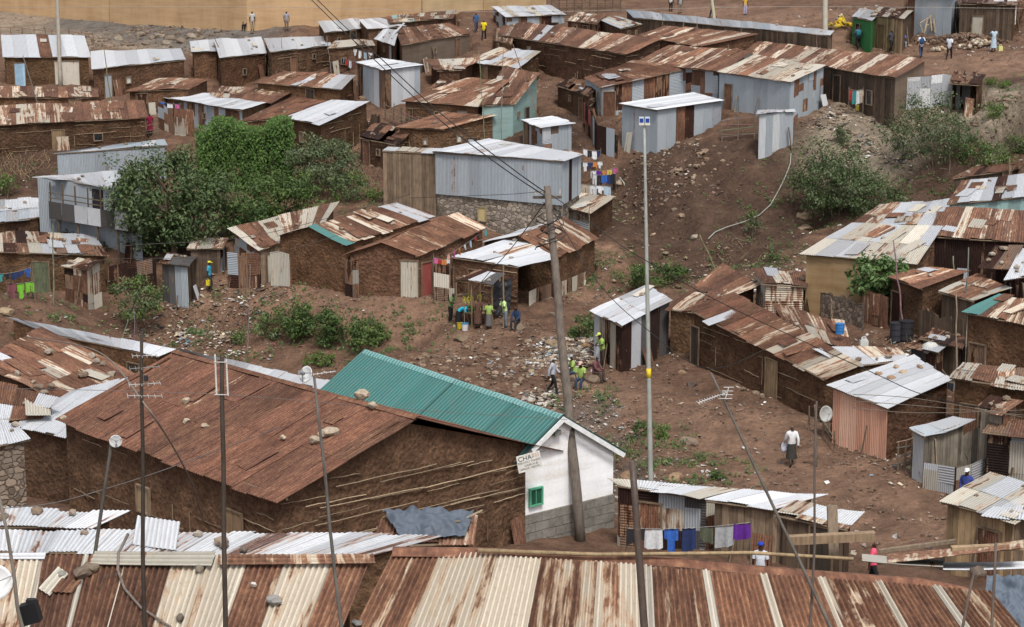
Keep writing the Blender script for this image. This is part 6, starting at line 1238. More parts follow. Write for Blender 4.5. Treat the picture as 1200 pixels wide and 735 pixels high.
# ------------------------------------------------------------------ washing lines
CL = {'w': (.62, .63, .65), 'g': (.34, .35, .36), 'k': (.03, .03, .035), 'b': (.04, .12, .42), 'n': (.03, .045, .12), 'p': (.12, .03, .26), 'r': (.42, .05, .05), 'o': (.55, .22, .07), 'y': (.55, .45, .10), 'l': (.36, .45, .52), 't': (.05, .26, .26), 'm': (.18, .07, .08), 'e': (.45, .38, .30), 'f': (.50, .12, .28), 'v': (.10, .11, .075), 'G': (.17, .42, .05), 's': (.55, .30, .25)}
CNAME = {'w': 'white', 'g': 'grey', 'k': 'black', 'b': 'bright blue', 'n': 'navy', 'p': 'purple', 'r': 'red', 'o': 'orange', 'y': 'yellow', 'l': 'pale blue', 't': 'teal', 'm': 'maroon', 'e': 'beige', 'f': 'pink', 'v': 'olive', 'G': 'bright green', 's': 'salmon'}
def garment_on(label, A, B, s, w, h, col, kind, n):
    W = (B-A).length; d = (B-A)/W; c = A.lerp(B, s); sagz = -.10*4*s*(1-s); ph = random.uniform(0, 6); NX, NZ = 9, 8; vs = []; fs = []; keep = set()
    kk = random.uniform(.85, 1.1); col = tuple(x*kk for x in col)
    for side_ in (1, -1):
        for j in range(NZ+1):
            for i in range(NX+1):
                x = (i/NX-.5)*w; z = -j/NZ*h*(1 if side_ > 0 else .8); f = j/NZ
                o = .02*side_*(.2+f)+(.02+.06*f)*math.sin(x/w*9+ph)*w/.6+.025*math.sin(x/w*21+ph*2)*(.4+f)
                x2 = x*(1-.10*f*math.sin(ph)) if kind != 'trousers' else x
                vs.append(c+d*x2+n*o+V((0, 0, z+sagz+.01+(.06*math.sin(x/w*4+ph)+.05*(x/w)*math.sin(ph*3))*f-(.04*abs(math.sin(x/w*6.3)) if j == 0 else 0))))
    P = (NX+1)*(NZ+1)
    for q in (0, 1):
        for j in range(NZ):
            for i in range(NX):
                if kind == 'trousers' and j > 2 and i == NX//2: continue
                if kind == 'shirt' and j > 3 and (i < 2 or i > NX-3): continue
                if kind == 'shirt' and j == 0 and 3 < i < 5 and q == 0: continue
                fs.append(tuple(q*P+t for t in (j*(NX+1)+i, j*(NX+1)+i+1, (j+1)*(NX+1)+i+1, (j+1)*(NX+1)+i)))
    fs += [(i, i+1, P+i+1, P+i) for i in range(NX)]
    m = MB(); m.add(vs, fs, col); nm = {'shirt': 'hanging_shirt', 'trousers': 'hanging_trousers', 'towel': 'hanging_cloth'}[kind]
    o = m.build(nm, M_CLOTH, None, True, origin=c); tag(o, label, {'shirt': 'shirt', 'trousers': 'trousers', 'towel': 'cloth'}[kind], 'washing hung out to dry'); return o
SEEN = {}
def washing(where, a, b, items, wpx=9, hpx=11, h=None, posts=True, depth=None):
    """a line between pixels a and b; items = string of colour codes, ' ' leaves a gap"""
    if depth is None:
        A = PH(a[0], a[2], 0); D0 = depth_of(A); A = PD(a[0], a[1], D0); B = PH(b[0], b[2], 0); B = PD(b[0], b[1], depth_of(B))
    else: A = PD(a[0], a[1], depth[0]); B = PD(b[0], b[1], depth[1])
    d = (B-A).normalized(); n = d.cross(V((0, 0, 1))); s = F/depth_of(A); N = len(items)
    m = MB(); tube(m, [A.lerp(B, i/10)+V((0, 0, -.10*4*(i/10)*(1-i/10))) for i in range(11)], .008, n=4, tint=(.3, .3, .28)); o = m.build('clothes_line', M_PAINT, None, origin=A); tag(o, 'clothes line '+where, 'clothes line')
    if posts:
        for P_, w_ in ((A, 'left'), (B, 'right')):
            m = MB(); g = terr(P_.x, P_.y); stick(m, V((P_.x, P_.y, g-.2)), P_+V((0, 0, .12)), .035, (.15, .12, .09)); q = m.build('line_post', M_WOOD, o)
    for i, c in enumerate(items):
        if c == ' ': continue
        kind = random.choice(['shirt', 'towel', 'towel', 'trousers']); w = wpx/s*random.uniform(.75, 1.15); hh = hpx/s*random.uniform(.7, 1.2); w = min(w, (B-A).length/N*1.15)
        nm = {'shirt': 'shirt', 'towel': 'cloth', 'trousers': 'pair of trousers'}[kind]; key = (c, where); SEEN[key] = SEEN.get(key, 0)+1
        nb = [CNAME[x] for x in (items[i-1:i]+items[i+1:i+2]) if x != ' ']; rel = ('between '+' and '.join(nb) if len(nb) == 2 else 'next to '+nb[0] if nb else 'alone')
        end = ' at the left end' if i == 0 else ' at the right end' if i == N-1 else ''
        lb = ('%s %s %s%s, %s' % (CNAME[c], nm, where, end, rel)).split(); 
        if len(lb) > 16: lb = ('%s %s %s, %s' % (CNAME[c], {'pair of trousers': 'trousers'}.get(nm, nm), where, rel)).split()
        garment_on(' '.join(lb[:16]), A, B, (i+.5)/N, w, hh, CL[c], kind, n)
washing('before the patched plank shed', (735, 619, 655), (880, 612, 655), 'kwbnvgp', 20, 24, depth=(64, 64))
washing('top line beside the blue-grey hall', (683, 174, 214), (704, 176, 214), 'wkwn', 6, 9)
washing('second line beside the blue-grey hall', (665, 188, 224), (706, 189, 222), 'ewkwnow', 7, 9)
washing('third line beside the blue-grey hall', (692, 200, 226), (724, 196, 226), 'wpoyf', 7, 9)
washing('thick row beside the blue-grey hall', (694, 204, 232), (722, 203, 232), 'wkbnk', 8, 12)
washing('lowest line over the round-edged white roof', (656, 211, 244), (716, 218, 246), 'gwlewwl', 9, 11)
washing('under the low cluttered roof at left edge', (-4, 321, 350), (36, 313, 350), 'tknnb', 8, 9)
washing('low line at the left edge', (8, 331, 352), (40, 329, 352), 'mGG', 12, 17)
washing('under the mud house eaves by the tan wall', (413, 56, 82), (437, 62, 82), 'wwlw', 5, 8)
washing('left of white iron cabin', (400, 66, 86), (417, 72, 88), 'lrwm', 5, 8)
washing('along the rusty gabled house wall', (522, 300, 346), (572, 266, 330), 'sfowlrwt', 6, 8, posts=False, depth=(102, 111))
washing('at the stall roof edge by the red door', (508, 301, 350), (528, 303, 350), 'frow', 5, 8)
washing('beside the dark front of the striped long house', (995, 104, 138), (1012, 104, 138), 'rtwe', 6, 17)
washing('in the yard of the small grey shed', (600, 120, 142), (622, 118, 140), 'fmfl', 5, 8)
washing('against the mud wall above the vine thicket', (186, 118, 146), (212, 122, 146), 'bwf', 6, 8)
washing('on the right by lattice hut', (1104, 443, 480), (1124, 448, 480), 'gkl', 6, 12)
washing('beside the basement of blue-grey hall', (601, 250, 268), (626, 248, 268), 'pkwpm', 5, 7)

# ------------------------------------------------------------------ fences, heaps and other yard things
def fence(name, label, pts, h, kind='stick', tint=(.17, .13, .095), code='SRGB', gap=.28):
    P = [PH(u, v, 0) for u, v in pts]; t = thing(name, label, 'fence', P[0])
    for a, b in zip(P[:-1], P[1:]):
        W = (b-a).length; d = (b-a)/W; n = V((d.x, d.y, 0)).normalized().cross(V((0, 0, 1)))
        if kind == 'sheet': wall(t, a.xy.to_3d(), b.xy.to_3d(), lambda s: terr(*a.lerp(b, s).xy)+h*(1+.08*noise.noise(a+V((s*9, 0, 0)))), 'patch:'+code).name = 'fence_panel'
        elif kind == 'stone': wall(t, a.xy.to_3d(), b.xy.to_3d(), lambda s: terr(*a.lerp(b, s).xy)+h*(1+.15*noise.noise(a+V((s*9, 0, 0)))), 'stone').name = 'rubble_face'
        elif kind == 'plank': wall(t, a.xy.to_3d(), b.xy.to_3d(), lambda s: terr(*a.lerp(b, s).xy)+h*(1+.15*noise.noise(a+V((s*19, 0, 0)))), 'plank:'+code).name = 'fence_panel'
        else:
            k = max(2, int(W/1.3))
            for i in range(k+1):
                q = a.lerp(b, i/k); g = terr(q.x, q.y); m = MB(); stick(m, V((q.x, q.y, g-.2)), V((q.x+random.uniform(-.08, .08), q.y, g+h*random.uniform(.85, 1.25))), .045, tint); m.build('post', M_WOOD, t)
            for z in np.arange(.3, h, gap):
                m = MB(); ga, gb = terr(a.x, a.y), terr(b.x, b.y); stick(m, V((a.x, a.y, ga+z+random.uniform(-.1, .1)))-d*.1, V((b.x, b.y, gb+z+random.uniform(-.15, .15)))+d*.15, .028, tuple(c*random.uniform(.8, 1.5) for c in tint), .03); m.build('rail', M_WOOD, t)
    return t
fence('stick_fence', 'rail fence of sticks between the white box hut and bare sheet hut', [(846, 168), (884, 165)], 1.7)
mono('metal_hut', 'roofless hut of bare pale iron sheets on the brink of the dirt bank', (886, 134), (933, 131), (931, 128), (888, 130), 2.7, 'W', 1.5, walls={'F':'sheet:=WSWSS','*':'sheet:S'}, r=.1, beam_=False)
fence('rag_fence', 'fence draped with torn white plastic in front of the long striped house end', [(1062, 128), (1090, 127), (1128, 124)], 2.0, 'sheet', code='AWA')
fence('stick_fence', 'leaning stick fence beneath the mud wall of the red-dressed person', [(70, 178), (120, 172), (185, 160)], 1.1)
fence('sheet_fence', 'long low weathered sheet lying along the hipped roof house wall', [(620, 358), (652, 349), (686, 334)], .8, 'sheet', code='PPB')
fence('sheet_fence', 'patchwork fence of sheets below the plastered room and stick fence', [(684, 150), (700, 178), (724, 186)], 1.8, 'sheet', code='MRSCB')
fence('plank_fence', 'broken timber palisade between the near roof and rubble path', [(900, 632), (950, 640), (985, 636)], 1.3, 'plank', code='y')
fence('stick_fence', 'pole railing in front of the half-collapsed board shed', [(905, 650), (992, 655)], .9, gap=.4, tint=(.26, .20, .13))
fence('plank_fence', 'grey board fence right of the ramshackle lean-to, lower right', [(1080, 560), (1112, 552), (1150, 545), (1160, 520)], 1.5, 'plank', code='g')
fence('sheet_fence', 'fence of white and grey corrugated scraps under the ramshackle lean-to', [(1070, 552), (1106, 556)], 1.2, 'sheet', code='WGD')
fence('sheet_fence', 'row of sheet and plank doors between leftmost mud house and its neighbour', [(318, 335), (342, 337)], 1.9, 'sheet', code='SRPD')
fence('plank_fence', 'scrap doors between the stone-footed house and the plain rusty one', [(405, 347), (421, 349)], 2.1, 'sheet', code='SPB')
fence('plank_fence', 'boards between red door house and the vegetable stall', [(509, 352), (533, 354)], 2.0, 'sheet', code='PBB')
fence('sheet_fence', 'screen of rusty sheets below the low shack near the yellow can', [(268, 337), (306, 338)], 2.0, 'sheet', code='SRRB')
fence('stick_fence', 'tangle of sticks before the flattish rusty roof house', [(440, 172), (468, 176), (520, 176)], 1.2)
fence('stick_fence', 'stick fence above the scrub left of the plank shed', [(452, 142), (470, 150), (490, 158)], 1.3)
fence('plank_fence', 'brown board screen under the wide rusty shack', [(420, 150), (446, 160)], 1.4, 'plank', code='d')
fence('plank_fence', 'scrap board screen behind the vines below bright white roof', [(186, 150), (205, 158), (228, 160)], 1.8, 'sheet', code='SPRB')
fence('stick_fence', 'fence of thin posts along the terrace above the red-patched house row', [(0, 44), (110, 50)], .9)
fence('sheet_fence', 'dark patched screen along the left mud houses above the bank', [(128, 345), (150, 340), (184, 338)], 1.6, 'sheet', code='BCB')
fence('sheet_fence', 'scrap wall below the broad grey roof, right of canvas', [(1010, 378), (1040, 386)], 1.6, 'sheet', code='CRB')
fence('plank_fence', 'dark board yard wall between lattice house and teal patchwork house', [(1075, 398), (1128, 412)], 1.5, 'plank', code='d')
# skeleton of a timber building at the top
def skeleton():
    b = PH(645, 20, 0); t = thing('building_skeleton', 'open lattice of brown timber, unfinished building frame at the top centre', 'building frame', b); D = depth_of(b)
    for i, u in enumerate(np.linspace(646, 727, 10)):
        for dy in (0, 3.0):
            p = PD(u, 20, D+dy); m = MB(); beam(m, V((p.x, p.y, b.z-.8)), V((p.x, p.y, b.z+3)), .10, .10, (.11, .075, .05)); m.build('post', M_WOOD, t)
    for z in np.arange(.2, 2.9, .42):
        for dy in (0, 3.0):
            m = MB(); beam(m, V((PD(645, 20, D+dy).x, b.y+dy, b.z+z)), V((PD(728, 20, D+dy).x, b.y+dy, b.z+z)), .06, .06, (.13, .09, .06)); m.build('rail', M_WOOD, t)
skeleton()
mono('shack', 'shack with white sloping roof beside the timber frame at the top', (592, 20), (664, 17), (645, 6), (576, 8), 1.5, 'WWPW', 5, walls='patch:SB')
mono('shack', 'low rusty roof squeezed against the boundary wall end at the top', (578, 47), (600, 52), (604, 36), (580, 30), 1.6, 'RKR', 4)
mono('lean_to', 'awning of brown and white sheets with dark plastic over the vegetable stall', (532, 326), (578, 333.5), (593, 321), (561, 316), 2.5, '=BBWGDD', 2.6, walls={'F':'none','L':'none','R':'none','B':'none'}, r=.3)
ST = PH(552, 384, 0); t = thing('market_stall', 'open vegetable stall of rough poles with a low counter of greens', 'stall', ST)
for u, dv in ((535, 0), (553, .2), (577, .3), (590, 0)):
    p = PH(u, 384, 0); m = MB(); stick(m, V((p.x, p.y, p.z-.2)), V((p.x, p.y, p.z+(2.45 if u < 590 else 3.3))), .05, (.22, .16, .10)); m.build('post', M_WOOD, t)
p0, p1 = PH(536, 383, 0), PH(576, 384, 0); m = MB(); beam(m, p0+V((0, .5, .75)), p1+V((0, .5, .75)), .9, .06, (.22, .16, .10)); m.build('counter', M_WOOD, t)
m = MB(); beam(m, p0+V((0, 1.2, 1.5)), p1+V((0, 1.2, 1.5)), .4, .05, (.20, .14, .09)); m.build('shelf', M_WOOD, t)
def heap(name, label, cat, c, r, n, size, cols, sq=.5):
    m = MB()
    for i in range(n):
        a = random.uniform(0, 6.3); q = r*random.random()**.6; z = (1-q/r)*r*sq; kk = random.uniform(.7, 1.2); pebble(m, V(c)+V((math.cos(a)*q, math.sin(a)*q*.7, z)), size*random.uniform(.6, 1.3), tuple(x*kk for x in random.choice(cols)), .9)
    o = m.build(name, M_PAINT, None, origin=c); tag(o, label, cat); return o
heap('vegetable_heap', 'heap of green leaves and cabbages on the stall counter', 'vegetables', p0.lerp(p1, .35)+V((0, .5, .80)), .45, 40, .08, [(.07, .18, .03), (.10, .24, .05)])
heap('vegetable_heap', 'smaller heap of pale vegetables right on the stall counter', 'vegetables', p0.lerp(p1, .75)+V((0, .5, .80)), .3, 26, .07, [(.40, .36, .20), (.20, .24, .06)])
def bananas(label, p):
    t = thing('banana_bunch', label, 'bananas', p, 'bananas hanging in the stall')
    m = MB()
    for i in range(14):
        a = random.uniform(0, 6.3); q = V(p)+V((math.cos(a)*.09, math.sin(a)*.09, -random.uniform(0, .45))); tube(m, [q, q+V((math.cos(a)*.07, math.sin(a)*.07, -.04)), q+V((math.cos(a)*.08, math.sin(a)*.08, -.13))], .022, .012, 5, (.55, .50, .06))
    m.build('fruit', M_PAINT, t); m = MB(); tube(m, [V(p)+V((0, 0, .25)), V(p)-V((0, 0, .45))], .015, n=5, tint=(.2, .22, .06)); m.build('stalk', M_WOOD, t)
for i, f in enumerate((.25, .38, .62)): bananas(['yellow banana bunch hanging leftmost in the stall', 'yellow banana bunch hanging in the middle of the stall', 'yellow banana bunch hanging by the stall post'][i], p0.lerp(p1, f)+V((0, .3, 1.75)))
def bucket(label, c, r, h, col, rim=None):
    c = V(c); t = thing('bucket', label, 'bucket', c); m = MB(); tube(m, [c, c+V((0, 0, h*.5)), c+V((0, 0, h))], r*.8, r, 14, col); m.build('body', M_PAINT, t, False); m = MB(); tube(m, [c+V((0, 0, h*.94)), c+V((0, 0, h*1.02))], r*1.06, r*1.06, 14, rim or tuple(x*.7 for x in col)); m.build('rim', M_PAINT, t)
    m = MB(); tube(m, [c+V((r*math.cos(a), -r*.2+.0, h+r*.0+r*.9*math.sin(a)*-.6)) for a in np.linspace(0, math.pi, 8)], .008, n=4, tint=(.3, .3, .3)); m.build('handle', M_PAINT, t)
bucket('yellow bucket beside the bending woman', PH(539, 385.5, 0), .17, .34, (.55, .40, .03)); bucket('white bucket with a blue rim before the stall', PH(545, 387.5, 0), .19, .40, (.62, .63, .64), (.03, .20, .38))
def barrel(label, c, r, h, col, cat='barrel', name='barrel'):
    c = V(c); t = thing(name, label, cat, c); m = MB(); tube(m, [c, c+V((0, 0, h*.3)), c+V((0, 0, h*.35)), c+V((0, 0, h*.65)), c+V((0, 0, h*.7)), c+V((0, 0, h))], r, r, 16, col); m.build('body', M_PAINT, t, False)
    for f in (.33, .67, .98): 
        m = MB(); tube(m, [c+V((0, 0, h*f-.02)), c+V((0, 0, h*f+.02))], r*1.06, r*1.06, 16, tuple(x*.8 for x in col)); m.build('hoop', M_PAINT, t)
def on_roof(label, a, b, up=.02):
    Q = HOUSES[label]['Q']; return quad(Q, a, b)+V((0, 0, up))
barrel('bright blue bucket standing on the white and rust roof by the grey sacks', PD(984, 391, depth_of(PH(984, 405, 1.6))), .20, .45, (.04, .20, .50)); barrel('dark water drum beside the mud lattice house', PH(1062, 398, 0), .32, .9, (.03, .03, .035)); barrel('second dark drum below the papaya-like tree', PH(1050, 399, 0), .30, .85, (.04, .04, .05))
barrel('blue drum in the doorway of the red patched fence', PH(708, 177, 0), .28, .8, (.06, .20, .42)); bag('sack', 'plump pale sack lying on rubbish behind the white stone-weighted roof', PH(1092, 414, 1.2), .9, .5, .6, (.50, .50, .47), 20, 'sack')
bag('sack', 'crumpled grey-white sack against the ochre canvas wall', PH(972, 352, .2), .6, .75, .5, (.48, .47, .44), 0, 'sack'); jerrycan('white can on the brown scrap roof', PH(1012, 408, 2.0), (.62, .63, .60), 1.2, 10); jerrycan('yellow can at the striped long house door', PH(1006, 130, 0), (.50, .42, .08), 1.1, 30)
jerrycan('yellow can lying at the green kiosk', PH(986, 29, 0), (.58, .44, .03), 1.7, 0)
heap('produce_heap', 'long yellow heap of produce left of the green kiosk', 'produce', PH(984, 31, .2), 1.2, 50, .16, [(.55, .38, .02), (.50, .30, .02), (.40, .32, .05)], .4)
# boulders
for lb, u, v, r, c in [('large smooth tan boulder on the dark bank above the broad grey roof', 942, 256, .72, (.36, .26, .17)), ('flat tan boulder just under the large smooth one', 944, 270, .6, (.33, .24, .165)), ('grey-pink boulder beside the mast on the path', 806, 519, .42, (.27, .20, .15)), ('flat pale rock by the drain near the patched shed', 735, 560, .45, (.30, .19, .12)), ('wide tan rock at the patched shed roof edge', 790, 562, .45, (.33, .22, .14)), ('tan boulder above the litter heap near the path', 660, 407, .45, (.36, .26, .17)), ('tan boulder touching the leaning pole, above the litter heap', 647, 404, .5, (.32, .24, .16)), ('orange-tan stone among the litter behind the sitting men', 686, 408, .4, (.42, .28, .16)), ('stone slab below the grey corner shack wall', 800, 438, .32, (.33, .22, .14)), ('dark slab left of the stick house foot', 812, 452, .34, (.12, .09, .075)), ('pale block at the left edge above the white roof', 5, 367, .5, (.38, .29, .19)), ('flat slabs of rock on the bank below the stall', 540, 398, .5, (.22, .16, .11)), ('rock beneath the white rag fence', 1060, 170, .45, (.40, .36, .31)), ('pale stone near the hose on the dark bank', 815, 279, .35, (.38, .32, .26)), ('pale rock on the bank left of the white box hut steps', 725, 215, .4, (.38, .30, .22))]:
    p = PH(u, v, 0); m = MB(); rock(m, p+V((0, 0, r*.08)), r*.9, tuple(x*.82 for x in c), .6, sub=2); tag(m.build('boulder', M_STONE, None, False, origin=p), lb, 'boulder')
for i, (u, v, r) in enumerate([(188, 44, .7), (200, 46, .6), (178, 46, .55), (165, 42, .5), (212, 50, .6), (150, 50, .5), (225, 44, .6), (255, 38, .45), (236, 46, .5), (140, 46, .6), (195, 52, .5), (172, 52, .4)]):
    p = PH(u, v, 0); m = MB(); rock(m, p+V((0, 0, r*.1)), r*.85, random.choice([(.23, .19, .145), (.19, .15, .115), (.28, .235, .18)]), .75, sub=1); tag(m.build('boulder', M_STONE, None, False, origin=p), 'rough boulder in the heap above the bare white roof', 'boulder', 'boulders heaped under the tan wall')
# stones and scraps weighing down the roofs
def roof_stone(label, u, v, r, house, col=None, group=None):
    Q = HOUSES[house]['Q']; n = (Q[1]-Q[0]).cross(Q[3]-Q[0]).normalized(); d = ray(u, v); t = (Q[0]-CAMP).dot(n)/d.dot(n); p = CAMP+d*t
    m = MB(); rock(m, p+n*r*.35, r, col or (.25, .19, .14), .7, sub=1); tag(m.build('roof_stone', M_STONE, None, False, origin=p), label, 'stone', group); return p, n
NL = 'nearest roof at lower left, streaked rust and cream sheets under stones'; NR = 'nearest roof at lower right, cream then rust sheets with white seams'
BGH = BG; PEACH = 'shack with peach painted iron front and stone-weighted white roof'; STR = 'roof patched from rust, cream and grey strips with stones, left edge before big mud house'
for lb, u, v, r, c in [('large brown stone slab on the left near roof, upper middle', 97, 674, .13, (.17, .13, .10)), ('second brown slab leaning on the large one on the left near roof', 106, 668, .11, (.19, .15, .11)), ('grey stone beside the pale board on the left near roof', 73, 674, .07, (.25, .24, .21)), ('small dark stone low on the left near roof', 212, 725, .08, (.13, .11, .09)), ('flat grey stone on the cream sheet of left near roof', 322, 706, .11, (.26, .25, .24)), ('stone by the ridge of the left near roof', 234, 668, .08, (.22, .19, .15)), ('white stone on the rust sheet of the left near roof', 297, 686, .05, (.62, .60, .57))]: roof_stone(lb, u, v, r, NL, c)
for lb, u, v, r, c in [('dark stone at the right end of the near ridge', 1145, 672, .12, (.13, .10, .08)), ('stone at the lower edge of the right near roof, left corner', 418, 732, .08, (.2, .19, .18)), ('small pale stone on the right near roof among rust sheets', 1029, 710, .03, (.5, .48, .45))]: roof_stone(lb, u, v, r, NR, c)
WR = 'long white iron roof with rust seams crossing the lower left'
for lb, u, v, r in [('left of two dark stones on the white roof', 262, 642, .11), ('right of two dark stones on the white roof', 286, 646, .13)]: roof_stone(lb, u, v, r, WR, (.14, .115, .095))
for lb, u, v, r in [('rounded tan stone on the ridge of the largest rust roof', 425, 466, .28), ('yellowish stone below the ridge of the largest rust roof', 437, 477, .2), ('flat pale stone low on the largest rust roof', 386, 509, .3), ('brown flat stone beside the flat pale one, largest rust roof', 371, 519, .26), ('pale chip on the middle of the largest rust roof', 219, 472, .2), ('pale stone near the middle seam of the largest rust roof', 219, 495, .16), ('pale chip on the far left of largest rust roof', 75, 491, .14), ('chip left of the slanting seam of largest rust roof', 240, 501, .15), ('white chip at the lower eave of largest rust roof', 332, 514, .14)]: roof_stone(lb, u, v, r, BGH, (.40, .33, .25))
for i, (u, v) in enumerate([(57, 414), (113, 425), (120, 428), (108, 418), (46, 455), (10, 470), (12, 480), (52, 462), (98, 440), (60, 455), (130, 440), (20, 440)]): roof_stone('stone weighing down the striped patchwork roof at left edge', u, v, .2, STR, random.choice([(.20, .15, .11), (.30, .25, .2), (.38, .33, .27)]), 'stones on the striped patchwork roof')
for i, (u, v) in enumerate([(1050, 432), (1058, 438), (1030, 440), (1078, 432), (1045, 445)]): roof_stone('stone weighing down the white roof of the peach shack', u, v, .18, PEACH, random.choice([(.30, .2, .13), (.4, .3, .2)]), 'stones on the peach shack roof')
for hn, nst in [(k, 5) for k in list(HOUSES)]:
    if any(x in hn for x in ('church', 'nearest', 'largest', 'peach', 'hall', 'box hut', 'cabin', 'striped patchwork')): continue
    Q = HOUSES[hn]['Q']
    for i in range(random.choice([0, 2, 3, 4])):
        p = quad(Q, random.uniform(.08, .92), random.uniform(.15, .9)); r = random.uniform(.09, .2); m = MB(); rock(m, p+V((0, 0, r*.4)), r, random.choice([(.20, .15, .11), (.28, .22, .17), (.36, .31, .26)]), .65, sub=0)
        lb = 'stone on the '+' '.join(hn.replace(',', '').split()[:11]); tag(m.build('roof_stone', M_STONE, None, False, origin=p), lb, 'stone', 'stones on the '+' '.join(hn.replace(',', '').split()[:6]))
# boards, sheets and sticks laid on the near roofs
def laid_sheet(label, q4, code, depth, name='loose_sheet', lift=.03, amp=.012, along_='s', pitch=.076):
    Q = [PD(u, v, depth if not isinstance(depth, (list, tuple)) else depth[i]) for i, (u, v) in enumerate(q4)]; m = MB(); t, ru = pick(code); corr(m, Q, 0, 1, 0, 1, t, ru, pitch, amp, 4, along_, lift, .05, 8)
    tag(m.build(name, M_SHEET, None, False, origin=Q[0]), label, 'iron sheet')
def on_plane(u, v, house, lift=0):
    Q = HOUSES[house]['Q']; n = (Q[1]-Q[0]).cross(Q[3]-Q[0]).normalized(); d = ray(u, v); t = (Q[0]+n*lift-CAMP).dot(n)/d.dot(n); return CAMP+d*t
def sheet_on(label, q4, code, house, along_='s', pitch=.076, lift=.035, name='loose_sheet', cat='iron sheet'):
    Q = [on_plane(u, v, house, lift) for u, v in q4]; m = MB(); t, ru = pick(code); corr(m, Q, 0, 1, 0, 1, t, ru, pitch, .010, 4, along_, 0, .03, 8); tag(m.build(name, M_SHEET, None, False, origin=Q[0]), label, cat)
sheet_on('long pale corrugated strip lying along the left near ridge', [(105, 661), (248, 664), (253, 648), (111, 646)], 'P', NL); sheet_on('narrow whitish strip on the ridge at far left', [(0, 655), (52, 655), (54, 647), (0, 648)], 'W', NL)
sheet_on('short weathered pale sheet lying slantwise under a stone', [(45, 690), (58, 698), (80, 672), (68, 664)], 'P', NL, 't'); sheet_on('rusty edge strip along the left near ridge', [(255, 662), (440, 660), (438, 650), (256, 650)], 'O', NL); sheet_on('small rust sheet patch near the slab stones', [(60, 694), (84, 695), (96, 680), (72, 678)], 'R', NL, 't')
def stick_on(label, pts, house, r, col, lift=.03, name='loose_stick', cat='stick'):
    m = MB(); P = [on_plane(u, v, house, lift) for u, v in pts]; tube(m, P, r, r*.8, 7, col); tag(m.build(name, M_WOOD, None, True, origin=P[0]), label, cat)
stick_on('curved bare branch lying down the left near roof', [(150, 626), (139, 648), (138, 668), (146, 690), (165, 712), (200, 735)], NL, .022, (.17, .14, .12)); stick_on('white bent rod on the right near roof', [(986, 704), (992, 712), (1010, 714), (1024, 720), (1022, 732), (1000, 738)], NR, .008, (.7, .7, .68)); stick_on('short white stick near the bent rod', [(1035, 706), (1033, 722)], NR, .008, (.6, .6, .58))
stick_on('long pale pole lying along the right near ridge', [(560, 645), (700, 650), (880, 648), (1000, 655)], NR, .03, (.30, .22, .13), .16); stick_on('thin branch beside the pale strip of left near roof', [(117, 690), (122, 676), (140, 672)], NL, .008, (.1, .08, .07))
# ridge capping of the near right roof
m = MB(); pts = [on_plane(u, v, NR, .03) for u, v in np.array([(460, 645), (560, 646), (700, 652), (800, 658), (900, 668), (1000, 676), (1080, 682), (1125, 690), (1160, 700)])]; vs = []; sts = []
for i, p in enumerate(pts):
    w = V((0, -.12, -.045)); vs += [p+w, p+V((0, -.02, .04)), p+V((0, .16, -.0))]; sts += [(i*.5, 0, 1), (i*.5, .12, 1), (i*.5, .25, 1)]
m.add(vs, [(i*3+a, i*3+3+a, i*3+4+a, i*3+1+a) for i in range(len(pts)-1) for a in (0, 1)], (.5, .4, .32), .85, sts); m.build('ridge_cap', M_SHEET, HOUSES[NR]['t'])
# crumpled tarpaulins
def tarp(label, q4, depth, col, amp=.12, name='tarpaulin', seed=1, fq=3.0):
    D = depth if isinstance(depth, (list, tuple)) else [depth]*4; Q = [PD(u, v, D[i]) for i, (u, v) in enumerate(q4)]; n = (Q[1]-Q[0]).cross(Q[3]-Q[0]).normalized(); N = 40; vs = []
    for j in range(N+1):
        for i in range(N+1):
            p = quad(Q, i/N, j/N); e = min(i, j, N-i, N-j)/N; vs.append(p+n*amp*(abs(noise.noise(p*fq+V((seed, 0, 0))))*1.4+.5*noise.noise(p*fq*2.7))+V((0, 0, .02)))
    m = MB(); m.add(vs, [(j*(N+1)+i, j*(N+1)+i+1, (j+1)*(N+1)+i+1, (j+1)*(N+1)+i) for j in range(N) for i in range(N)], col); tag(m.build(name, M_TARP, None, True, origin=Q[0]), label, 'tarpaulin')
M_TARP = mat_tin('plastic_sheet', .6, .3)
Dn = depth_of(on_plane(1170, 700, NR))
tarp('crumpled blue-grey tarpaulin at the lower right corner', [(1150, 738), (1215, 738), (1215, 676), (1156, 677)], [Dn-.4, Dn-.4, Dn+.15, Dn+.15], (.10, .125, .16), .10, seed=4, fq=5)
LOWS = 'low shed of rust sheets under the tarpaulin pile beside the largest mud house'
Dw = depth_of(on_plane(500, 620, LOWS, .1))
tarp('blue-grey tarpaulin sheet piled with boards beside the mud house', [(470, 634), (545, 630), (556, 600), (448, 598)], [depth_of(on_plane(u_, v_, LOWS, .08)) for u_, v_ in ((470, 634), (545, 630), (556, 608), (448, 608))], (.09, .11, .14), .22, seed=2, fq=2.2)
for i, (a, b, w) in enumerate([((452, 604), (490, 622), .12), ((470, 602), (520, 622), .16), ((495, 598), (505, 616), .2), ((497, 617), (540, 610), .10), ((480, 612), (530, 624), .14), ((500, 630), (565, 598), .06)]):
    m = MB(); beam(m, PD(*a, Dw+.5), PD(*b, Dw+.1), w, .03, random.choice([(.36, .28, .19), (.30, .24, .18), (.42, .34, .24)])); tag(m.build('board', M_WOOD, None, False, origin=PD(*a, Dw+.5)), 'loose board lying on the blue-grey tarpaulin pile', 'board', 'boards on the tarpaulin pile')
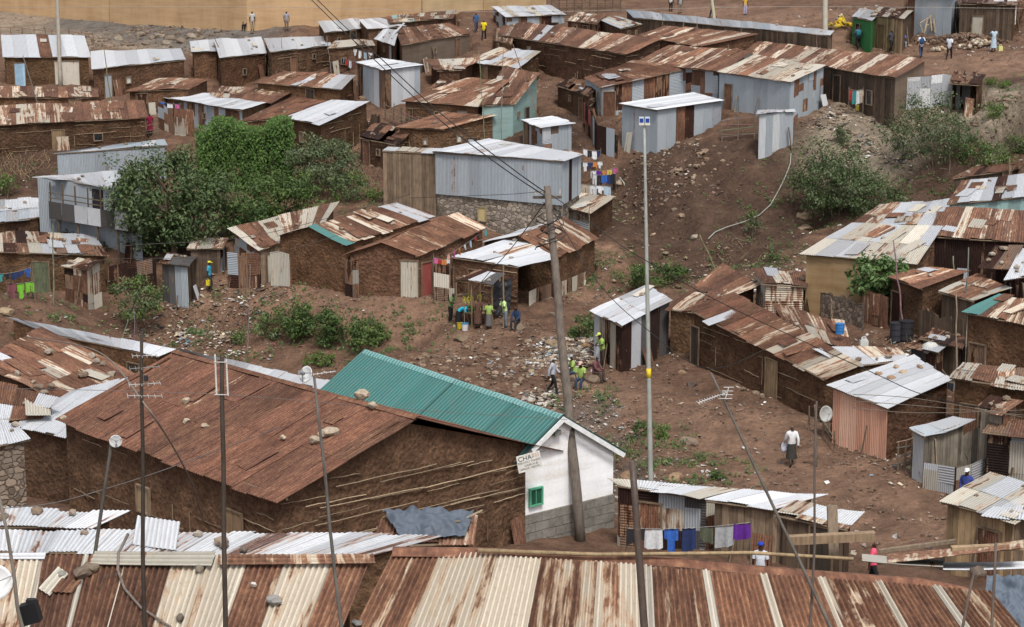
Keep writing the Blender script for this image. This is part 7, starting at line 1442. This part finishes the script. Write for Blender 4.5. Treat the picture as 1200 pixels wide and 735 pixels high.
# boards and sheets behind the near ridge, lower right
def board(label, a, b, w, th, col, depth, group=None):
    m = MB(); A_, B_ = PD(*a, depth), PD(*b, depth); beam(m, A_, B_, w, th, col); tag(m.build('timber', M_WOOD, None, False, origin=A_), label, 'timber', group)
board('thick pale squared timber across the board shed, lower right', (925, 633), (1025, 628), .2, .2, (.26, .185, .12), 45); board('upright weathered timber post through the pale squared timber', (977, 652), (975, 592), .24, .12, (.22, .17, .125), 45.6)
for i, (u0, v0, u1, v1, c) in enumerate([(1040, 655, 1200, 636, 'K'), (1010, 652, 1105, 660, 'P'), (1105, 662, 1205, 662, 'W')]):
    laid_sheet(['tan sheet lying behind the near ridge, right', 'grey sheet lying behind the near ridge, middle', 'long pale green-white sheet behind the near ridge, right end'][i], [(u0, v0+8), (u1, v1+8), (u1, v1-2), (u0, v0-2)], c, [31, 31, 33, 33], along_='s')
board('long tan timber on the sheets, lower right', (1115, 644), (1205, 640), .12, .1, (.36, .26, .16), 32); board('thin broken timber on the sheets, lower right', (1030, 646), (1120, 634), .07, .06, (.22, .17, .12), 34)
for i, (bt, tp_) in enumerate([((1163, 735), (1167, 636)), ((1128, 735), (1142, 668))]):
    pole('stick_pole', ['knotty stick standing at the lower right corner', 'shorter leaning stick at the lower right corner'][i], 'pole', bt, tp_, .022, .018, (.12, .09, .075), depth=22.7, wob=.01, n=7)
m = MB(); box(m, PD(36, 718, 22.9), V((.1, 0, .03)), V((0, .07, 0)), V((-.03, 0, .12)), (.012, .012, .014)); box(m, PD(36, 704, 22.9), V((.05, 0, .0)), V((0, .04, 0)), V((0, 0, .02)), (.02, .02, .02)); tag(m.build('plastic_box', M_PAINT, None, False, origin=PD(36, 720, 22.9)), 'black plastic box lying at the lower left corner', 'box')
# hose down the dark bank
P = [PH(u, v, .24) for u, v in [(927, 180), (926, 192), (920, 208), (912, 224), (903, 240), (890, 252), (872, 260), (852, 266), (838, 272), (830, 280)]]; m = MB(); tube(m, P, .03, n=6, tint=(.34, .36, .32)); tag(m.build('hose', M_PAINT, None, True, origin=P[0]), 'pale grey hose winding down the dark dirt bank', 'hose')
P = [PH(u, v, .05) for u, v in [(726, 208), (731, 214), (734, 222), (735, 228)]]; m = MB(); tube(m, P, .04, n=6, tint=(.35, .40, .36)); tag(m.build('hose', M_PAINT, None, True, origin=P[0]), 'short pale hose end beside the washing lines', 'hose')
# rag bundles, dry stalks, scrap timber
def stalks(name, label, u0, u1, v0, v1, n, L, col):
    m = MB()
    for i in range(n):
        p = PH(random.uniform(u0, u1), random.uniform(v0, v1), 0); a = random.uniform(0, 6.3); q = p+V((math.cos(a)*L*random.uniform(.2, .8), math.sin(a)*.3*L, L*random.uniform(.05, .7))); kk = random.uniform(.5, 1.4); stick(m, p, q, .018, tuple(x*kk for x in col), .06, 4, 3)
    o = m.build(name, M_WOOD); tag(o, None, None, None, 'stuff')
stalks('dry_stalks', '', 0, 60, 184, 214, 260, .9, (.22, .15, .09)); stalks('brushwood', '', 640, 735, 100, 160, 120, .8, (.13, .09, .06)); stalks('brushwood', '', 420, 460, 190, 225, 60, .7, (.15, .10, .07)); stalks('brushwood', '', 660, 700, 280, 330, 60, .8, (.16, .12, .08)); stalks('brushwood', '', 1040, 1130, 140, 200, 110, 1.2, (.20, .16, .12)); stalks('brushwood', '', 1010, 1120, 400, 450, 90, .8, (.18, .14, .1)); stalks('brushwood', '', 190, 300, 365, 395, 90, .5, (.2, .15, .1)); stalks('brushwood', '', 840, 900, 280, 310, 60, .8, (.2, .15, .1)); stalks('brushwood', '', 880, 990, 345, 400, 90, .7, (.2, .15, .1)); stalks('brushwood', '', 1060, 1160, 520, 570, 90, .7, (.2, .15, .1))

# things left leaning and lying about the huts
def short(hn, n): return ' '.join(hn.replace(',', '').split()[:n])
for hn in list(HOUSES):
    if any(x in hn for x in ('church', 'nearest', 'white iron roof', 'gully', 'hall', 'far left')): continue
    P = HOUSES[hn]['P']; 
    for k in ('F', 'R'):
        i = 0 if k == 'F' else 1; A = V((P[i].x, P[i].y, 0)); B = V((P[i+1].x, P[i+1].y, 0)); W, d, n = frame_of(A, B)
        if W < 1.5 or n.y > .2: continue
        for q in range(random.choice([0, 1, 1, 2])):
            s = random.uniform(.05, .95); c = A.lerp(B, s)+n*random.uniform(.3, .5); g = terr(c.x, c.y); t_ = random.random(); wh = ['front', 'side'][i]
            if inside_house(c.x, c.y): continue
            if t_ < .4:
                m = MB(); w = random.uniform(.12, .35); h = random.uniform(.9, 1.8); kk = random.uniform(.6, 1.3); a0 = V((c.x, c.y, g-.05)); b0 = a0-n*.22+V((0, 0, h))+d*random.uniform(-.2, .2); beam(m, a0, b0, .035, w, (.24*kk, .18*kk, .125*kk)); o = m.build('leaning_plank', M_WOOD, None, origin=a0); tag(o, 'plank leaning on the %s of the %s' % (wh, short(hn, 9)), 'plank', 'planks leaning on the '+short(hn, 5))
            elif t_ < .75:
                m = MB(); w = random.uniform(.5, .9); h = random.uniform(.7, 1.5); tt, ru = pick(random.choice('RRSPBWK')); a0 = V((c.x, c.y, g-.05)); Q = [a0-d*w/2, a0+d*w/2, a0+d*w/2-n*.2+V((0, 0, h)), a0-d*w/2-n*.22+V((0, 0, h*random.uniform(.9, 1.1)))]; corr(m, Q, 0, 1, 0, 1, tt, ru, .09, .011, 2); o = m.build('leaning_sheet', M_SHEET, None, origin=a0); tag(o, 'iron sheet leaning on the %s of the %s' % (wh, short(hn, 8)), 'iron sheet', 'sheets leaning on the '+short(hn, 5))
            else:
                m = MB(); a0 = V((c.x, c.y, g)); rock(m, a0+V((0, 0, .08)), random.uniform(.15, .3), random.choice(STN), .7, sub=0); o = m.build('doorstep_stone', M_STONE, None, origin=a0); tag(o, 'stone lying at the %s of the %s' % (wh, short(hn, 9)), 'stone', 'stones at the '+short(hn, 5))
# upper road clutter
SHOP = 'small shop with white poster boards at the top right corner'
for i, (u0, u1, v0, v1) in enumerate([(1164, 1176, -6, 25), (1180, 1191, -6, 29)]):
    p = PH((u0+u1)/2, 42, 0); D = depth_of(p)-.2; a, b = PD(u0, v1, D), PD(u1, v0, D); m = MB(); box(m, (a+b)/2, V(((b.x-a.x)/2, 0, 0)), V((0, .03, 0)), V((0, 0, (b.z-a.z)/2)), (.66, .67, .68)); tag(m.build('poster_board', M_PAINT, None, origin=(a+b)/2), ['left of two tall white poster boards at the shop', 'right of two tall white poster boards at the shop'][i], 'board')
p = PH(1150, 42, 0); D = depth_of(p); a, b = PD(1146, 37, D), PD(1156, 19, D); m = MB(); box(m, (a+b)/2, V(((b.x-a.x)/2, 0, 0)), V((0, .05, 0)), V((0, 0, (b.z-a.z)/2)), (.50, .54, .56)); box(m, (a+b)/2+V((0, -.06, .1)), V(((b.x-a.x)/2-.1, 0, 0)), V((0, .02, 0)), V((0, 0, (b.z-a.z)/2-.25)), (.25, .28, .30)); tag(m.build('standing_board', M_PAINT, None, origin=(a+b)/2), 'grey-white framed panel standing left of the poster boards', 'panel')
t = thing('broken_rack', 'broken pale timber frame dumped on the bank beside the tall grey iron house', 'frame', PH(1080, 40, 0)); b_ = PH(1080, 40, 0); D = depth_of(b_)
for a, b in (((1078, 27), (1093, 18)), ((1083, 40), (1087, 22)), ((1092, 36), (1090, 18)), ((1078, 28), (1084, 44)), ((1085, 30), (1096, 26)), ((1096, 38), (1094, 22))):
    m = MB(); beam(m, PD(*a, D), PD(*b, D+random.uniform(-.4, .4)), .12, .06, (.40, .33, .24)); m.build('slat', M_WOOD, t)
heap('soil_heap', 'dark soil and refuse heap below the poster boards', 'soil heap', PH(1130, 48, 0), 3.6, 300, .13, [(.12, .075, .05), (.15, .095, .065), (.19, .13, .09)], .16)
heap('rag_heap', 'pale cardboard heap on the road bank beside the blue dress', 'cardboard heap', PH(1148, 55, 0), 1.5, 50, .17, [(.40, .32, .22), (.46, .40, .32), (.30, .22, .15)], .4)
heap('rag_heap', 'tan bundle pulled by the road beside the man in white', 'bundle', PH(1101, 60, 0), .7, 18, .16, [(.42, .33, .22), (.48, .42, .34)], .5)
fence('plank_fence', 'tall posts and boards between the tall grey iron house and shop', [(1112, 40), (1126, 42), (1140, 42)], 2.6, 'sheet', code='PSB')
fence('plank_fence', 'bleached plank fence right of the green kiosk', [(1020, 50), (1043, 54)], 2.4, 'plank', code='y')

fence('stone_wall', 'low rough stone wall along the foot of the ochre canvas wall', [(938, 368), (975, 375), (1012, 388)], 1.25, 'stone')
fence('sheet_fence', 'ragged sheets and boards along the foot of the ramshackle lean-to, near the road', [(1082, 572), (1120, 580), (1160, 566)], 1.0, 'sheet', code='WGPB')
fence('stick_fence', 'crooked stick fence between peach shack and ramshackle lean-to', [(1052, 552), (1068, 548), (1090, 530)], 1.3)
fence('stick_fence', 'sticks staked beside the end of the long stick and mud house', [(948, 505), (965, 512), (978, 530)], 1.0, gap=.35)
fence('plank_fence', 'grey boards staked under the low beige iron store', [(888, 372), (920, 376), (946, 372)], 1.0, 'plank', code='g')
fence('stick_fence', 'stick fence along the gully edge behind the patched shed', [(700, 560), (712, 545), (730, 552)], .6)

tarp('dark plastic sheet hanging from the stall awning at its right side', [(577, 368), (597, 372), (600, 326), (578, 332)], [depth_of(ST)+.3, depth_of(ST)+1.2, depth_of(ST)+1.2, depth_of(ST)+.2], (.03, .032, .036), .10, seed=7, fq=3)
